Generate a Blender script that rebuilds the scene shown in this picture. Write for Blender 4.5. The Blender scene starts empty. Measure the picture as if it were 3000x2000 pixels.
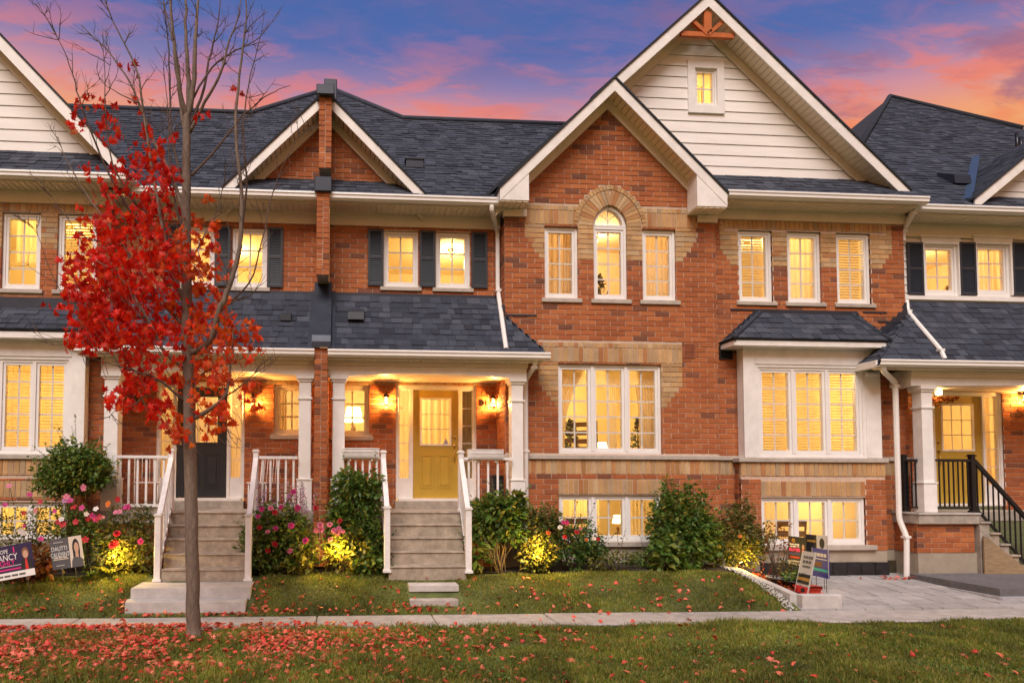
import bpy, math, random
import numpy as np
from mathutils import Vector, Matrix
random.seed(7); RNG = np.random.default_rng(11)
sc = bpy.context.scene
COL = sc.collection
rad = math.radians

# ------------------------------------------------------------------ camera
EYE = 1.60                                  # eye height above the ground at the houses
cam_d = bpy.data.cameras.new('camera')
cam_d.sensor_width = 36.0; cam_d.lens = 24.0
cam_d.shift_y = 313 / 3000; cam_d.shift_x = 360 / 3000
cam_d.clip_start = 0.1; cam_d.clip_end = 2000
cam = bpy.data.objects.new('camera', cam_d); COL.objects.link(cam)
cam.location = (0, 0, EYE)
YAW, PITCH, ROLL = rad(4.0), rad(2.5), rad(0.2)
cam_R = (Matrix.Rotation(-YAW, 3, 'Z') @ Matrix.Rotation(math.pi / 2 + PITCH, 3, 'X') @ Matrix.Rotation(ROLL, 3, 'Z'))
cam.rotation_euler = cam_R.to_euler()
sc.camera = cam
sc.render.resolution_x, sc.render.resolution_y = 1024, 682

# ------------------------------------------------------------------ world: dusk sky with lit clouds
wd = bpy.data.worlds.new('World'); sc.world = wd; wd.use_nodes = True
nt = wd.node_tree; nt.nodes.clear()
def N(t, **k):
    n = nt.nodes.new(t)
    for a, b in k.items(): setattr(n, a, b)
    return n
def L(a, b): nt.links.new(a, b)
def math_n(op, a, b=None, c=None, clamp=False):
    n = N('ShaderNodeMath', operation=op); n.use_clamp = clamp
    for i, v in enumerate((a, b, c)):
        if v is None: continue
        if isinstance(v, (int, float)): n.inputs[i].default_value = v
        else: L(v, n.inputs[i])
    return n.outputs[0]
def ramp_n(fac, stops, interp='LINEAR'):
    n = N('ShaderNodeValToRGB'); r = n.color_ramp; r.interpolation = interp
    while len(r.elements) > 1: r.elements.remove(r.elements[-1])
    r.elements[0].position = stops[0][0]; r.elements[0].color = (*stops[0][1], 1)
    for p, c in stops[1:]:
        e = r.elements.new(p); e.color = (*c, 1)
    L(fac, n.inputs[0]); return n
def mix_n(fac, a, b):
    n = N('ShaderNodeMix', data_type='RGBA')
    if isinstance(fac, (int, float)): n.inputs[0].default_value = fac
    else: L(fac, n.inputs[0])
    for s, v in ((n.inputs[6], a), (n.inputs[7], b)):
        if isinstance(v, tuple): s.default_value = (*v, 1)
        else: L(v, s)
    return n.outputs[2]
tc = N('ShaderNodeTexCoord')
sep = N('ShaderNodeSeparateXYZ'); L(tc.outputs['Generated'], sep.inputs[0])
dx, dy, dz = sep.outputs
# afterglow stands behind the houses: the warm band reaches highest there and sinks towards the right; more cloud bank on the right
glow = math_n('ADD', math_n('MULTIPLY', dx, 0.80), math_n('MULTIPLY', dy, 0.25))
elev = math_n('ADD', dz, math_n('MULTIPLY', math_n('MAXIMUM', math_n('SUBTRACT', dx, 0.10), 0.0), 0.11))
base = ramp_n(elev, [(0.0, (.62, .30, .18)), (.30, (.98, .44, .16)), (.42, (1.0, .52, .18)), (.452, (1.0, .42, .22)), (.482, (.70, .34, .42)), (.508, (.28, .25, .50)),
                     (.54, (.095, .175, .48)), (.66, (.055, .13, .40)), (1.0, (.04, .08, .25))])
zc = math_n('ADD', math_n('MAXIMUM', dz, 0.0), 0.12)
cmb = N('ShaderNodeCombineXYZ'); L(math_n('DIVIDE', dx, zc), cmb.inputs[0]); L(math_n('DIVIDE', dy, zc), cmb.inputs[1])
def cloud(loc, rot, scale, nscale, lo, hi, rough=.6, dist=.3, seed=0.):
    mp = N('ShaderNodeMapping'); L(cmb.outputs[0], mp.inputs[0]); mp.inputs['Rotation'].default_value = (0, 0, rad(rot)); mp.inputs['Scale'].default_value = scale; mp.inputs['Location'].default_value = loc
    n = N('ShaderNodeTexNoise'); n.inputs['Scale'].default_value = nscale; n.inputs['Detail'].default_value = 12; n.inputs['Roughness'].default_value = rough; n.inputs['Distortion'].default_value = dist
    L(mp.outputs[0], n.inputs['Vector']); return ramp_n(n.outputs[0], [(lo, (0, 0, 0)), (hi, (1, 1, 1))], 'EASE').outputs[0]
big = cloud((4.6, 0.9, 0), -14, (1.0, 1.9, 1), 1.3, .40, .56)
fine = cloud((3.1, 1.7, 0), -18, (1.0, 2.7, 1), 5.2, .43, .60, .60, .5)
cmask = math_n('MULTIPLY', math_n('MULTIPLY', big, math_n('MULTIPLY_ADD', fine, .85, .15)), ramp_n(elev, [(.475, (1, 1, 1)), (.56, (.22, .22, .22))]).outputs[0])
ccol = ramp_n(elev, [(.0, (.70, .34, .22)), (.38, (1.0, .40, .13)), (.45, (1.0, .29, .15)), (.50, (.92, .25, .22)), (.56, (.74, .24, .30)), (.66, (.42, .22, .36)), (1.0, (.20, .16, .30))]).outputs[0]
skyc = mix_n(math_n('MULTIPLY', cmask, .92), base.outputs[0], ccol)
dk = cloud((7.3, 4.0, 0), -8, (1.2, 3.0, 1), 2.6, .47, .62, .62, .4)
skyc = mix_n(math_n('MULTIPLY', dk, math_n('MULTIPLY_ADD', glow, 1.5, -.35, clamp=True)), skyc, (.36, .16, .27))
bg = N('ShaderNodeBackground'); L(skyc, bg.inputs[0]); bg.inputs[1].default_value = 0.70
L(bg.outputs[0], N('ShaderNodeOutputWorld').inputs[0])

# ------------------------------------------------------------------ soft skylight from the open side of the street
sun_d = bpy.data.lights.new('sun', 'SUN'); sun_d.energy = 3.1; sun_d.angle = rad(38); sun_d.color = (1.0, .90, .81)
sun = bpy.data.objects.new('sun', sun_d); COL.objects.link(sun)
sun.rotation_euler = (rad(40), 0, rad(-18))
sc.view_settings.view_transform = 'Standard'; sc.view_settings.look = 'None'
sc.view_settings.exposure = 0.32; sc.view_settings.gamma = 1.0
sc.view_settings.use_curve_mapping = False
sc.render.engine = 'CYCLES'
sc.cycles.use_denoising = True
sc.cycles.max_bounces = 7; sc.cycles.transparent_max_bounces = 16
sc.cycles.sample_clamp_indirect = 4.0
sc.cycles.caustics_reflective = False; sc.cycles.caustics_refractive = False

# ------------------------------------------------------------------ survey helper: sight line through a photo point to a vertical plane at distance Y
def at(px, py, Y):
    d = cam_R @ Vector(((px - 1140) / 2000, -(py - 1313) / 2000, -1.0))
    return Vector((0, 0, EYE)) + d * (Y / d.y)
def X(px, py, Y): return at(px, py, Y).x
def Z(px, py, Y): return at(px, py, Y).z
def at_ground(px, py, zf):
    """where the sight line meets height function zf(x, y)"""
    lo, hi = 4.0, 14.0
    for _ in range(40):
        m = (lo + hi) / 2; p = at(px, py, m)
        if p.z > zf(p.x, p.y): lo = m
        else: hi = m
    p = at(px, py, hi); return Vector((p.x, p.y, zf(p.x, p.y)))

# ------------------------------------------------------------------ materials
MATS = {}
def mat(name, col, rough=.6, var=.0, scale=8., bump=0., bscale=40., metal=0., spec=.5, stretch=(1, 1, 1), ramp=None, island=0., trans=0., emit=None, strength=0., detail=6.):
    """procedural surface: base colour broken up by noise and by a value per piece, fine relief from noise"""
    if name in MATS: return MATS[name]
    m = bpy.data.materials.new(name); m.use_nodes = True; t = m.node_tree
    b = t.nodes['Principled BSDF']; lk = t.links.new
    b.inputs['Roughness'].default_value = rough; b.inputs['Metallic'].default_value = metal
    b.inputs['Specular IOR Level'].default_value = spec
    geo = t.nodes.new('ShaderNodeNewGeometry'); tcd = t.nodes.new('ShaderNodeTexCoord')
    mpp = t.nodes.new('ShaderNodeMapping'); mpp.inputs['Scale'].default_value = stretch; lk(geo.outputs['Position'], mpp.inputs[0])
    rgb = t.nodes.new('ShaderNodeRGB'); rgb.outputs[0].default_value = (*col, 1); cur = rgb.outputs[0]
    if ramp or island:
        oi = t.nodes.new('ShaderNodeObjectInfo')
        ad = t.nodes.new('ShaderNodeMath'); ad.operation = 'ADD'; lk(geo.outputs['Random Per Island'], ad.inputs[0]); lk(oi.outputs['Random'], ad.inputs[1])
        fr = t.nodes.new('ShaderNodeMath'); fr.operation = 'FRACT'; lk(ad.outputs[0], fr.inputs[0])
        if ramp:
            cr = t.nodes.new('ShaderNodeValToRGB'); r = cr.color_ramp; r.interpolation = 'LINEAR'
            r.elements[0].position = ramp[0][0]; r.elements[0].color = (*ramp[0][1], 1)
            r.elements[1].position = ramp[-1][0]; r.elements[1].color = (*ramp[-1][1], 1)
            for p, c in ramp[1:-1]:
                e = r.elements.new(p); e.color = (*c, 1)
            lk(fr.outputs[0], cr.inputs[0]); cur = cr.outputs[0]
        if island:
            hs = t.nodes.new('ShaderNodeHueSaturation'); lk(cur, hs.inputs['Color'])
            mr = t.nodes.new('ShaderNodeMapRange'); mr.inputs[3].default_value = 1 - island; mr.inputs[4].default_value = 1 + island
            ml = t.nodes.new('ShaderNodeMath'); ml.operation = 'MULTIPLY'; ml.inputs[1].default_value = 7.31; lk(fr.outputs[0], ml.inputs[0])
            f2 = t.nodes.new('ShaderNodeMath'); f2.operation = 'FRACT'; lk(ml.outputs[0], f2.inputs[0])
            lk(f2.outputs[0], mr.inputs[0]); lk(mr.outputs[0], hs.inputs['Value']); cur = hs.outputs[0]
    if var:
        nz = t.nodes.new('ShaderNodeTexNoise'); nz.inputs['Scale'].default_value = scale; nz.inputs['Detail'].default_value = detail; nz.inputs['Roughness'].default_value = .65
        lk(mpp.outputs[0], nz.inputs['Vector'])
        mr = t.nodes.new('ShaderNodeMapRange'); mr.inputs[1].default_value = .3; mr.inputs[2].default_value = .7
        mr.inputs[3].default_value = 1 - var; mr.inputs[4].default_value = 1 + var; lk(nz.outputs[0], mr.inputs[0])
        nw = t.nodes.new('ShaderNodeTexNoise'); nw.inputs['Scale'].default_value = max(.6, scale * .09); nw.inputs['Detail'].default_value = 4; lk(mpp.outputs[0], nw.inputs['Vector'])
        mw = t.nodes.new('ShaderNodeMapRange'); mw.inputs[1].default_value = .3; mw.inputs[2].default_value = .7; mw.inputs[3].default_value = 1 - var * .7; mw.inputs[4].default_value = 1 + var * .5; lk(nw.outputs[0], mw.inputs[0])
        mm = t.nodes.new('ShaderNodeMath'); mm.operation = 'MULTIPLY'; lk(mr.outputs[0], mm.inputs[0]); lk(mw.outputs[0], mm.inputs[1])
        hs = t.nodes.new('ShaderNodeHueSaturation'); lk(cur, hs.inputs['Color']); lk(mm.outputs[0], hs.inputs['Value']); cur = hs.outputs[0]
        rr = t.nodes.new('ShaderNodeMapRange'); rr.inputs[3].default_value = max(.02, rough - .12); rr.inputs[4].default_value = min(1, rough + .12)
        lk(nz.outputs[0], rr.inputs[0]); lk(rr.outputs[0], b.inputs['Roughness'])
    lk(cur, b.inputs['Base Color'])
    if bump:
        nb = t.nodes.new('ShaderNodeTexNoise'); nb.inputs['Scale'].default_value = bscale; nb.inputs['Detail'].default_value = 5
        lk(mpp.outputs[0], nb.inputs['Vector'])
        bp = t.nodes.new('ShaderNodeBump'); bp.inputs['Strength'].default_value = bump; bp.inputs['Distance'].default_value = .01
        lk(nb.outputs[0], bp.inputs['Height']); lk(bp.outputs[0], b.inputs['Normal'])
    if trans:
        tr = t.nodes.new('ShaderNodeBsdfTranslucent'); lk(cur, tr.inputs[0])
        mx = t.nodes.new('ShaderNodeMixShader'); mx.inputs[0].default_value = trans
        lk(b.outputs[0], mx.inputs[1]); lk(tr.outputs[0], mx.inputs[2]); lk(mx.outputs[0], t.nodes['Material Output'].inputs[0])
    if emit:
        b.inputs['Emission Color'].default_value = (*emit, 1); b.inputs['Emission Strength'].default_value = strength
    MATS[name] = m; return m

BRICK = mat('red_brick', (.4, .1, .05), .85, .16, 26, .5, 90, ramp=[(0, (.17, .064, .036)), (.07, (.22, .074, .036)), (.13, (.33, .094, .030)), (.55, (.38, .112, .034)), (.85, (.43, .142, .046)), (1, (.35, .098, .030))], island=.08)
BUFF = mat('buff_brick', (0.530, 0.350, 0.160), .85, .22, 40, .6, 90, ramp=[(0, (0.424, 0.260, 0.120)), (.25, (0.530, 0.330, 0.152)), (.5, (0.477, 0.270, 0.112)), (.68, (0.403, 0.290, 0.176)), (.82, (0.530, 0.360, 0.192)), (.9, (0.382, 0.155, 0.056)), (1, (0.445, 0.240, 0.088))], island=.10)
MORTAR = mat('mortar', (.58, .43, .33), .95, .15, 12, .4, 120)
WHITE = mat('white_trim', (.80, .78, .76), .45, .09, 5, .03, 60)
VINYL = mat('white_vinyl', (.80, .78, .76), .35, .04, 4)
RAILW = mat('white_painted_rail', (.80, .78, .77), .4, .12, 6, .05, 50)
CREAM = mat('cream_soffit', (.78, .67, .50), .55, .06, 4)
CREAMW = mat('cream_frieze', (.74, .66, .54), .5, .06, 4)
SIDING = mat('ivory_siding', (.80, .77, .74), .6, .07, 2.5, .05, 30, stretch=(.4, 1, 3))
SHING = mat('slate_shingle', (.04, .05, .07), .9, .25, 60, .7, 160, ramp=[(0, (.020, .025, .040)), (.3, (.033, .041, .062)), (.65, (.043, .052, .075)), (1, (.064, .073, .098))], island=.10)
SHUND = mat('roof_underlay', (.022, .026, .036), .9, .2, 20)
METAL = mat('dark_blue_flashing', (.030, .038, .056), .42, .15, 5, .05, 20, metal=.3)
METALB = mat('blue_valley_metal', (.06, .10, .17), .45, .1, 6, metal=.4)
STONE = mat('limestone_sill', (.44, .39, .34), .8, .15, 9, .3, 60)
CONC = mat('concrete', (.34, .30, .255), .85, .30, 6, .4, 70)
CONCL = mat('pale_concrete', (.46, .435, .42), .85, .18, 6, .3, 70)
FOUND = mat('foundation_parging', (.36, .31, .245), .9, .15, 4, .4, 40)
WALK = mat('sidewalk_concrete', (.38, .345, .32), .9, .24, 7, .4, 120)
DOORY = mat('mustard_door', (.50, .325, .045), .4, .05, 5, .03, 60)
DOORK = mat('charcoal_door', (.022, .024, .030), .38, .1, 5)
SHUT = mat('slate_shutter', (.022, .028, .040), .5, .1, 10)
BLACK = mat('black_powder_coat', (.010, .010, .012), .35)
BRASS = mat('brass', (.55, .38, .14), .3, metal=1.)
BRONZE = mat('dark_bronze', (.05, .032, .02), .45, metal=.6)
SHADEM = mat('cedar_orange_beam', (.46, .115, .018), .6, .2, 12, .3, 60, stretch=(1, 1, .3))
ROOMW = mat('warm_room_wall', (.80, .68, .46), .9, .05, 2)
FURN = mat('room_furniture', (.22, .12, .05), .7, .2, 6)
CURT = mat('linen_curtain', (.72, .56, .34), .9, .06, 5, stretch=(6, 6, .5), trans=.45)
SHEER = mat('sheer_curtain', (.86, .75, .54), .9, .05, 5, stretch=(6, 6, .5), trans=.62)
BLIND = mat('blind_slat', (.74, .62, .42), .6, trans=.22)
BARK = mat('maple_bark', (.17, .125, .095), .95, .35, 30, 1., 60, stretch=(1, 1, .28))
TWIG = mat('twig_bark', (.10, .065, .05), .9, .2, 30)
SOIL = mat('garden_soil', (.035, .024, .016), .95, .3, 14, .8, 60)

def glass_mat():
    m = bpy.data.materials.new('window_glass'); m.use_nodes = True; t = m.node_tree; t.nodes.clear()
    o = t.nodes.new('ShaderNodeOutputMaterial'); tr = t.nodes.new('ShaderNodeBsdfTransparent'); gl = t.nodes.new('ShaderNodeBsdfGlossy')
    gl.inputs['Roughness'].default_value = .03; tr.inputs[0].default_value = (.97, .97, .96, 1)
    lw = t.nodes.new('ShaderNodeLayerWeight'); lw.inputs[0].default_value = .5
    pw_n = t.nodes.new('ShaderNodeMath'); pw_n.operation = 'POWER'; pw_n.inputs[1].default_value = 4.; t.links.new(lw.outputs['Facing'], pw_n.inputs[0])
    fr = t.nodes.new('ShaderNodeMath'); fr.operation = 'MULTIPLY_ADD'; fr.inputs[1].default_value = .9; fr.inputs[2].default_value = .035; t.links.new(pw_n.outputs[0], fr.inputs[0])
    mx = t.nodes.new('ShaderNodeMixShader'); t.links.new(fr.outputs[0], mx.inputs[0]); t.links.new(tr.outputs[0], mx.inputs[1]); t.links.new(gl.outputs[0], mx.inputs[2])
    t.links.new(mx.outputs[0], o.inputs[0]); return m
GLASS = glass_mat()
def glow_mat(name, col, s):
    return mat(name, col, .5, emit=col, strength=s)
LAMPG = glow_mat('lantern_glow', (1.0, .62, .22), 30.)
BULB = glow_mat('bulb_glow', (1.0, .72, .34), 6.)

# ------------------------------------------------------------------ mesh helpers
ORG = {}
class MB:
    """collects faces for ONE mesh object"""
    def __init__(s): s.v = []; s.f = []; s.sm = []
    def add(s, vs, fs, smooth=False):
        o = len(s.v); s.v += [tuple(p) for p in vs]; s.f += [tuple(i + o for i in f) for f in fs]; s.sm += [smooth] * len(fs)
    def box(s, x0, x1, y0, y1, z0, z1):
        s.add([(x0, y0, z0), (x1, y0, z0), (x1, y1, z0), (x0, y1, z0), (x0, y0, z1), (x1, y0, z1), (x1, y1, z1), (x0, y1, z1)],
              [(0, 3, 2, 1), (4, 5, 6, 7), (0, 1, 5, 4), (1, 2, 6, 5), (2, 3, 7, 6), (3, 0, 4, 7)])
    def bbox(s, x0, x1, y0, y1, z0, z1, b=.006):
        """box with chamfered upright and horizontal front edges"""
        P = [(x0 + b, z0), (x1 - b, z0), (x1, z0 + b), (x1, z1 - b), (x1 - b, z1), (x0 + b, z1), (x0, z1 - b), (x0, z0 + b)]
        Q = [(x0 + b, z0 + b), (x1 - b, z0 + b), (x1 - b, z0 + b), (x1 - b, z1 - b), (x1 - b, z1 - b), (x0 + b, z1 - b), (x0 + b, z1 - b), (x0 + b, z0 + b)]
        vs = [(x, y0, z) for x, z in Q] + [(x, y0 + b, z) for x, z in P] + [(x, y1, z) for x, z in P]
        fs = [(0, 1, 3, 5)] + [(i, 8 + i, 8 + (i + 1) % 8, (i + 1) % 8) for i in range(8)] + [(8 + i, 16 + i, 16 + (i + 1) % 8, 8 + (i + 1) % 8) for i in range(8)] + [tuple(range(16, 24))]
        fs = [tuple(dict.fromkeys(f)) for f in fs]
        s.add(vs, [f for f in fs if len(f) > 2])
    def prism_y(s, poly, y0, y1):
        """polygon in x,z extruded along y"""
        n = len(poly); vs = [(x, y0, z) for x, z in poly] + [(x, y1, z) for x, z in poly]
        s.add(vs, [tuple(range(n))[::-1], tuple(range(n, 2 * n))] + [(i, (i + 1) % n, n + (i + 1) % n, n + i) for i in range(n)])
    def prism_x(s, poly, x0, x1):
        """polygon in y,z extruded along x"""
        n = len(poly); vs = [(x0, y, z) for y, z in poly] + [(x1, y, z) for y, z in poly]
        s.add(vs, [tuple(range(n)), tuple(range(n, 2 * n))[::-1]] + [(i, n + i, n + (i + 1) % n, (i + 1) % n) for i in range(n)])
    def prism_z(s, poly, z0, z1):
        n = len(poly); vs = [(x, y, z0) for x, y in poly] + [(x, y, z1) for x, y in poly]
        s.add(vs, [tuple(range(n))[::-1], tuple(range(n, 2 * n))] + [(i, (i + 1) % n, n + (i + 1) % n, n + i) for i in range(n)])
    def tube(s, path, radii, n=8, cap=True, smooth=True):
        path = [Vector(p) for p in path]
        if isinstance(radii, (int, float)): radii = [radii] * len(path)
        t0 = (path[1] - path[0]).normalized()
        a = t0.orthogonal().normalized(); vs = []
        for i, p in enumerate(path):
            if i == 0: t = path[1] - path[0]
            elif i == len(path) - 1: t = path[-1] - path[-2]
            else: t = path[i + 1] - path[i - 1]
            t.normalize(); a = (a - t * a.dot(t)).normalized(); b = t.cross(a)
            for k in range(n):
                q = 2 * math.pi * k / n
                vs.append(p + (a * math.cos(q) + b * math.sin(q)) * radii[i])
        fs = [(i * n + k, i * n + (k + 1) % n, (i + 1) * n + (k + 1) % n, (i + 1) * n + k) for i in range(len(path) - 1) for k in range(n)]
        if cap: fs += [tuple(range(n))[::-1], tuple((len(path) - 1) * n + k for k in range(n))]
        s.add(vs, fs, smooth)
    def rbar(s, p, q, w, h):
        """square bar between two points"""
        p, q = Vector(p), Vector(q); t = (q - p).normalized()
        up = Vector((0, 0, 1)) if abs(t.z) < .9 else Vector((0, 1, 0))
        a = t.cross(up).normalized() * w / 2; b = a.cross(t).normalized() * h / 2
        vs = [p - a - b, p + a - b, p + a + b, p - a + b, q - a - b, q + a - b, q + a + b, q - a + b]
        s.add(vs, [(0, 1, 2, 3), (7, 6, 5, 4), (0, 4, 5, 1), (1, 5, 6, 2), (2, 6, 7, 3), (3, 7, 4, 0)])
    def lathe(s, c, prof, n=16, smooth=True):
        """(radius, height) profile about a vertical axis through c"""
        vs = [(c[0] + r * math.cos(2 * math.pi * k / n), c[1] + r * math.sin(2 * math.pi * k / n), c[2] + z) for r, z in prof for k in range(n)]
        fs = [(i * n + k, i * n + (k + 1) % n, (i + 1) * n + (k + 1) % n, (i + 1) * n + k) for i in range(len(prof) - 1) for k in range(n)]
        fs += [tuple(range(n))[::-1], tuple((len(prof) - 1) * n + k for k in range(n))]
        s.add(vs, fs, smooth)
    def build(s, name, m, parent=None, origin=None, kind=None):
        o0 = Vector(origin) if origin is not None else (ORG[parent.name] if parent else Vector((0, 0, 0)))
        me = bpy.data.meshes.new(name)
        me.from_pydata([(p[0] - o0.x, p[1] - o0.y, p[2] - o0.z) for p in s.v], [], s.f)
        me.polygons.foreach_set('use_smooth', s.sm); me.materials.append(m); me.update()
        ob = bpy.data.objects.new(name, me); COL.objects.link(ob)
        if parent: ob.parent = parent; ob.location = o0 - ORG[parent.name]
        else: ob.location = o0
        ORG[ob.name] = o0
        if kind: ob['kind'] = kind
        return ob
def one_box(name, m, parent, *d, b=0.):
    mb = MB(); mb.bbox(*d, b) if b else mb.box(*d)
    return mb.build(name, m, parent)
def thing(name, loc, label, cat, group=None):
    o = bpy.data.objects.new(name, None); COL.objects.link(o); o.location = loc; o.empty_display_size = .2
    ORG[o.name] = Vector(loc); o['label'] = label; o['category'] = cat
    if group: o['group'] = group
    return o
def tag(o, label, cat, group=None):
    o['label'] = label; o['category'] = cat
    if group: o['group'] = group
    return o
def inst(name, mesh, parent, loc, R=None, scale=None):
    """one more object that shares a mesh"""
    o = bpy.data.objects.new(name, mesh); COL.objects.link(o)
    if parent: o.parent = parent; o.location = Vector(loc) - ORG[parent.name]
    else: o.location = loc
    if R is not None: o.rotation_euler = R.to_euler() if isinstance(R, Matrix) else R
    if scale is not None: o.scale = (scale,) * 3 if isinstance(scale, (int, float)) else scale
    ORG[o.name] = Vector(loc); return o
def np_mesh(name, verts, faces, m, parent=None, kind=None, smooth=False, nper=None, att=None):
    """verts (n,3), faces (k,m) all with the same number of corners"""
    me = bpy.data.meshes.new(name); o0 = ORG[parent.name] if parent else Vector((0, 0, 0))
    v = (np.asarray(verts, dtype=np.float32) - np.array(o0, dtype=np.float32)); f = np.asarray(faces, dtype=np.int32)
    me.vertices.add(len(v)); me.vertices.foreach_set('co', v.ravel())
    me.loops.add(f.size); me.loops.foreach_set('vertex_index', f.ravel())
    me.polygons.add(len(f)); me.polygons.foreach_set('loop_start', np.arange(len(f), dtype=np.int32) * f.shape[1])
    try: me.polygons.foreach_set('loop_total', np.full(len(f), f.shape[1], dtype=np.int32))
    except Exception: pass
    if smooth: me.polygons.foreach_set('use_smooth', np.ones(len(f), dtype=bool))
    me.materials.append(m); me.update(calc_edges=True); me.validate()
    ob = bpy.data.objects.new(name, me); COL.objects.link(ob)
    if parent: ob.parent = parent
    ORG[ob.name] = o0
    if kind: ob['kind'] = kind
    return ob
def rot_mats(yaw, pitch, roll):
    cy, sy, cp, sp, cr, sr = np.cos(yaw), np.sin(yaw), np.cos(pitch), np.sin(pitch), np.cos(roll), np.sin(roll)
    z = np.zeros_like(yaw); o = np.ones_like(yaw)
    Rz = np.stack([np.stack([cy, -sy, z], -1), np.stack([sy, cy, z], -1), np.stack([z, z, o], -1)], -2)
    Rx = np.stack([np.stack([o, z, z], -1), np.stack([z, cp, -sp], -1), np.stack([z, sp, cp], -1)], -2)
    Ry = np.stack([np.stack([cr, z, sr], -1), np.stack([z, o, z], -1), np.stack([-sr, z, cr], -1)], -2)
    return Rz @ Rx @ Ry
def scatter(name, proto, faces, pos, R, S, m, parent=None, kind=None):
    """one mesh of many copies of a small leaf or petal shape"""
    proto = np.asarray(proto, float); k = len(proto); n = len(pos)
    v = np.einsum('nij,kj->nki', R, proto) * np.asarray(S)[:, None, None] + np.asarray(pos)[:, None, :]
    f = (np.asarray(faces)[None] + (np.arange(n) * k)[:, None, None]).reshape(-1, len(faces[0]))
    return np_mesh(name, v.reshape(-1, 3), f, m, parent, kind)
# ------------------------------------------------------------------ brickwork
BH, BL, J = .0780, .256, .0110            # brick height, length, joint
COURSE = BH + J
BRICKS = {}                                # house name -> list of pending bricks
def cut(ivs, xa, xb):
    out = []
    for a, b in ivs:
        if xb <= a or xa >= b: out.append((a, b)); continue
        if xa > a: out.append((a, xa))
        if xb < b: out.append((xb, b))
    return [(a, b) for a, b in out if b - a > .012]
class Face:
    """a wall face: u runs along it, n points out of it"""
    def __init__(s, kind, c): s.kind = kind; s.c = c
    def pt(s, u, d, z):
        if s.kind == 'front': return Vector((u, s.c + d, z))
        if s.kind == 'left': return Vector((s.c + d, u, z))       # faces -x
        return Vector((s.c - d, u, z))                            # faces +x
    def R(s): return {'front': 0., 'left': -math.pi / 2, 'right': math.pi / 2}[s.kind]
def brick_wall(house, face, z0, z1, span, holes=(), buff=(), name='wall', bands=()):
    """mortar bed as one part, bricks queued; span(z) gives (ua, ub); holes are openings (rects or functions of z), bands are filled with other bricks"""
    mb = MB(); rows = int(round((z1 - z0) / COURSE)); todo = []
    for r in range(rows):
        za = z0 + r * COURSE; zb = za + BH; zm = (za + zb) / 2
        ua, ub = span(zm)
        if ub - ua < .03: continue
        lo, hi = za - J / 2, zb + J / 2 + .0005
        brk = sorted({lo, hi} | {z for h in holes if not callable(h) for z in h[2:4] if lo < z < hi})
        for c, d in zip(brk, brk[1:]):
            ivs = [(ua, ub)]
            for h in holes:
                if callable(h):
                    q = h(zm)
                    if q: ivs = cut(ivs, *q)
                elif h[2] < (c + d) / 2 < h[3]: ivs = cut(ivs, h[0], h[1])
            for p, q in ivs: mb.add([face.pt(p, .010, c), face.pt(q, .010, c), face.pt(q, .010, d), face.pt(p, .010, d)], [(0, 1, 2, 3)])
        ivs = [(ua, ub)]; trims = []
        for h in list(holes) + list(bands):
            if callable(h):
                q = h(zm)
                if q: ivs = cut(ivs, *q)
                continue
            ov = min(zb, h[3]) - max(za, h[2])
            if ov <= 0: continue
            if ov > BH * .55: ivs = cut(ivs, h[0], h[1])
            else: trims.append(h)
        segs = []
        for p, q in ivs:
            parts = [(p, q, False)]
            for w in buff:
                if w[2] < zm < w[3]:
                    np_ = []
                    for (s, e, k) in parts:
                        l2, h2 = max(s, w[0]), min(e, w[1])
                        if h2 - l2 < .02: np_.append((s, e, k)); continue
                        if l2 - s > .02: np_.append((s, l2, k))
                        np_.append((l2, h2, True))
                        if e - h2 > .02: np_.append((h2, e, k))
                    parts = np_
            segs += parts
        fin = []
        for s, e, k in segs:
            cuts = sorted({s, e} | {x for h in trims for x in h[:2] if s + .02 < x < e - .02})
            for p, q in zip(cuts, cuts[1:]):
                c, d = za, zb
                for h in trims:
                    if h[0] < (p + q) / 2 < h[1]:
                        if h[2] > za: d = min(d, h[2] - .003)
                        else: c = max(c, h[3] + .003)
                if d - c > .02: fin.append((p, q, k, c, d))
        ph = (r % 2) * (BL + J) / 2
        for p, q, k, c, d in fin:
            u = math.floor((p - ph) / (BL + J)) * (BL + J) + ph
            while u < q:
                s, e = max(u, p), min(u + BL, q)
                if e - s > .022: todo.append((s + (.002 if s == p else 0), e - (.002 if e == q else 0), c, d, k))
                u += BL + J
    w = mb.build(name, MORTAR, house)
    for s, e, c, d, k in todo:
        if e - s > .02: BRICKS.setdefault(house.name, []).append((face, s, e, c, d, 'buff_brick' if k else 'brick', w))
    return w
def soldiers(house, face, wall, u0, u1, z0, z1, header=True, name='soldier_brick'):
    n = max(1, int(round((u1 - u0) / (BH + J)))); p = (u1 - u0) / n
    mb = MB(); mb.add([face.pt(u0, .011, z0 - .004), face.pt(u1, .011, z0 - .004), face.pt(u1, .011, z1 + .004), face.pt(u0, .011, z1 + .004)], [(0, 1, 2, 3)])
    mb.build('mortar_bed', MORTAR, wall)
    for i in range(n):
        BRICKS.setdefault(house.name, []).append((face, u0 + i * p + J / 2, u0 + (i + 1) * p - J / 2, z0 + J / 2, z1 - J / 2, name, wall))
BMESH = {}
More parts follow.
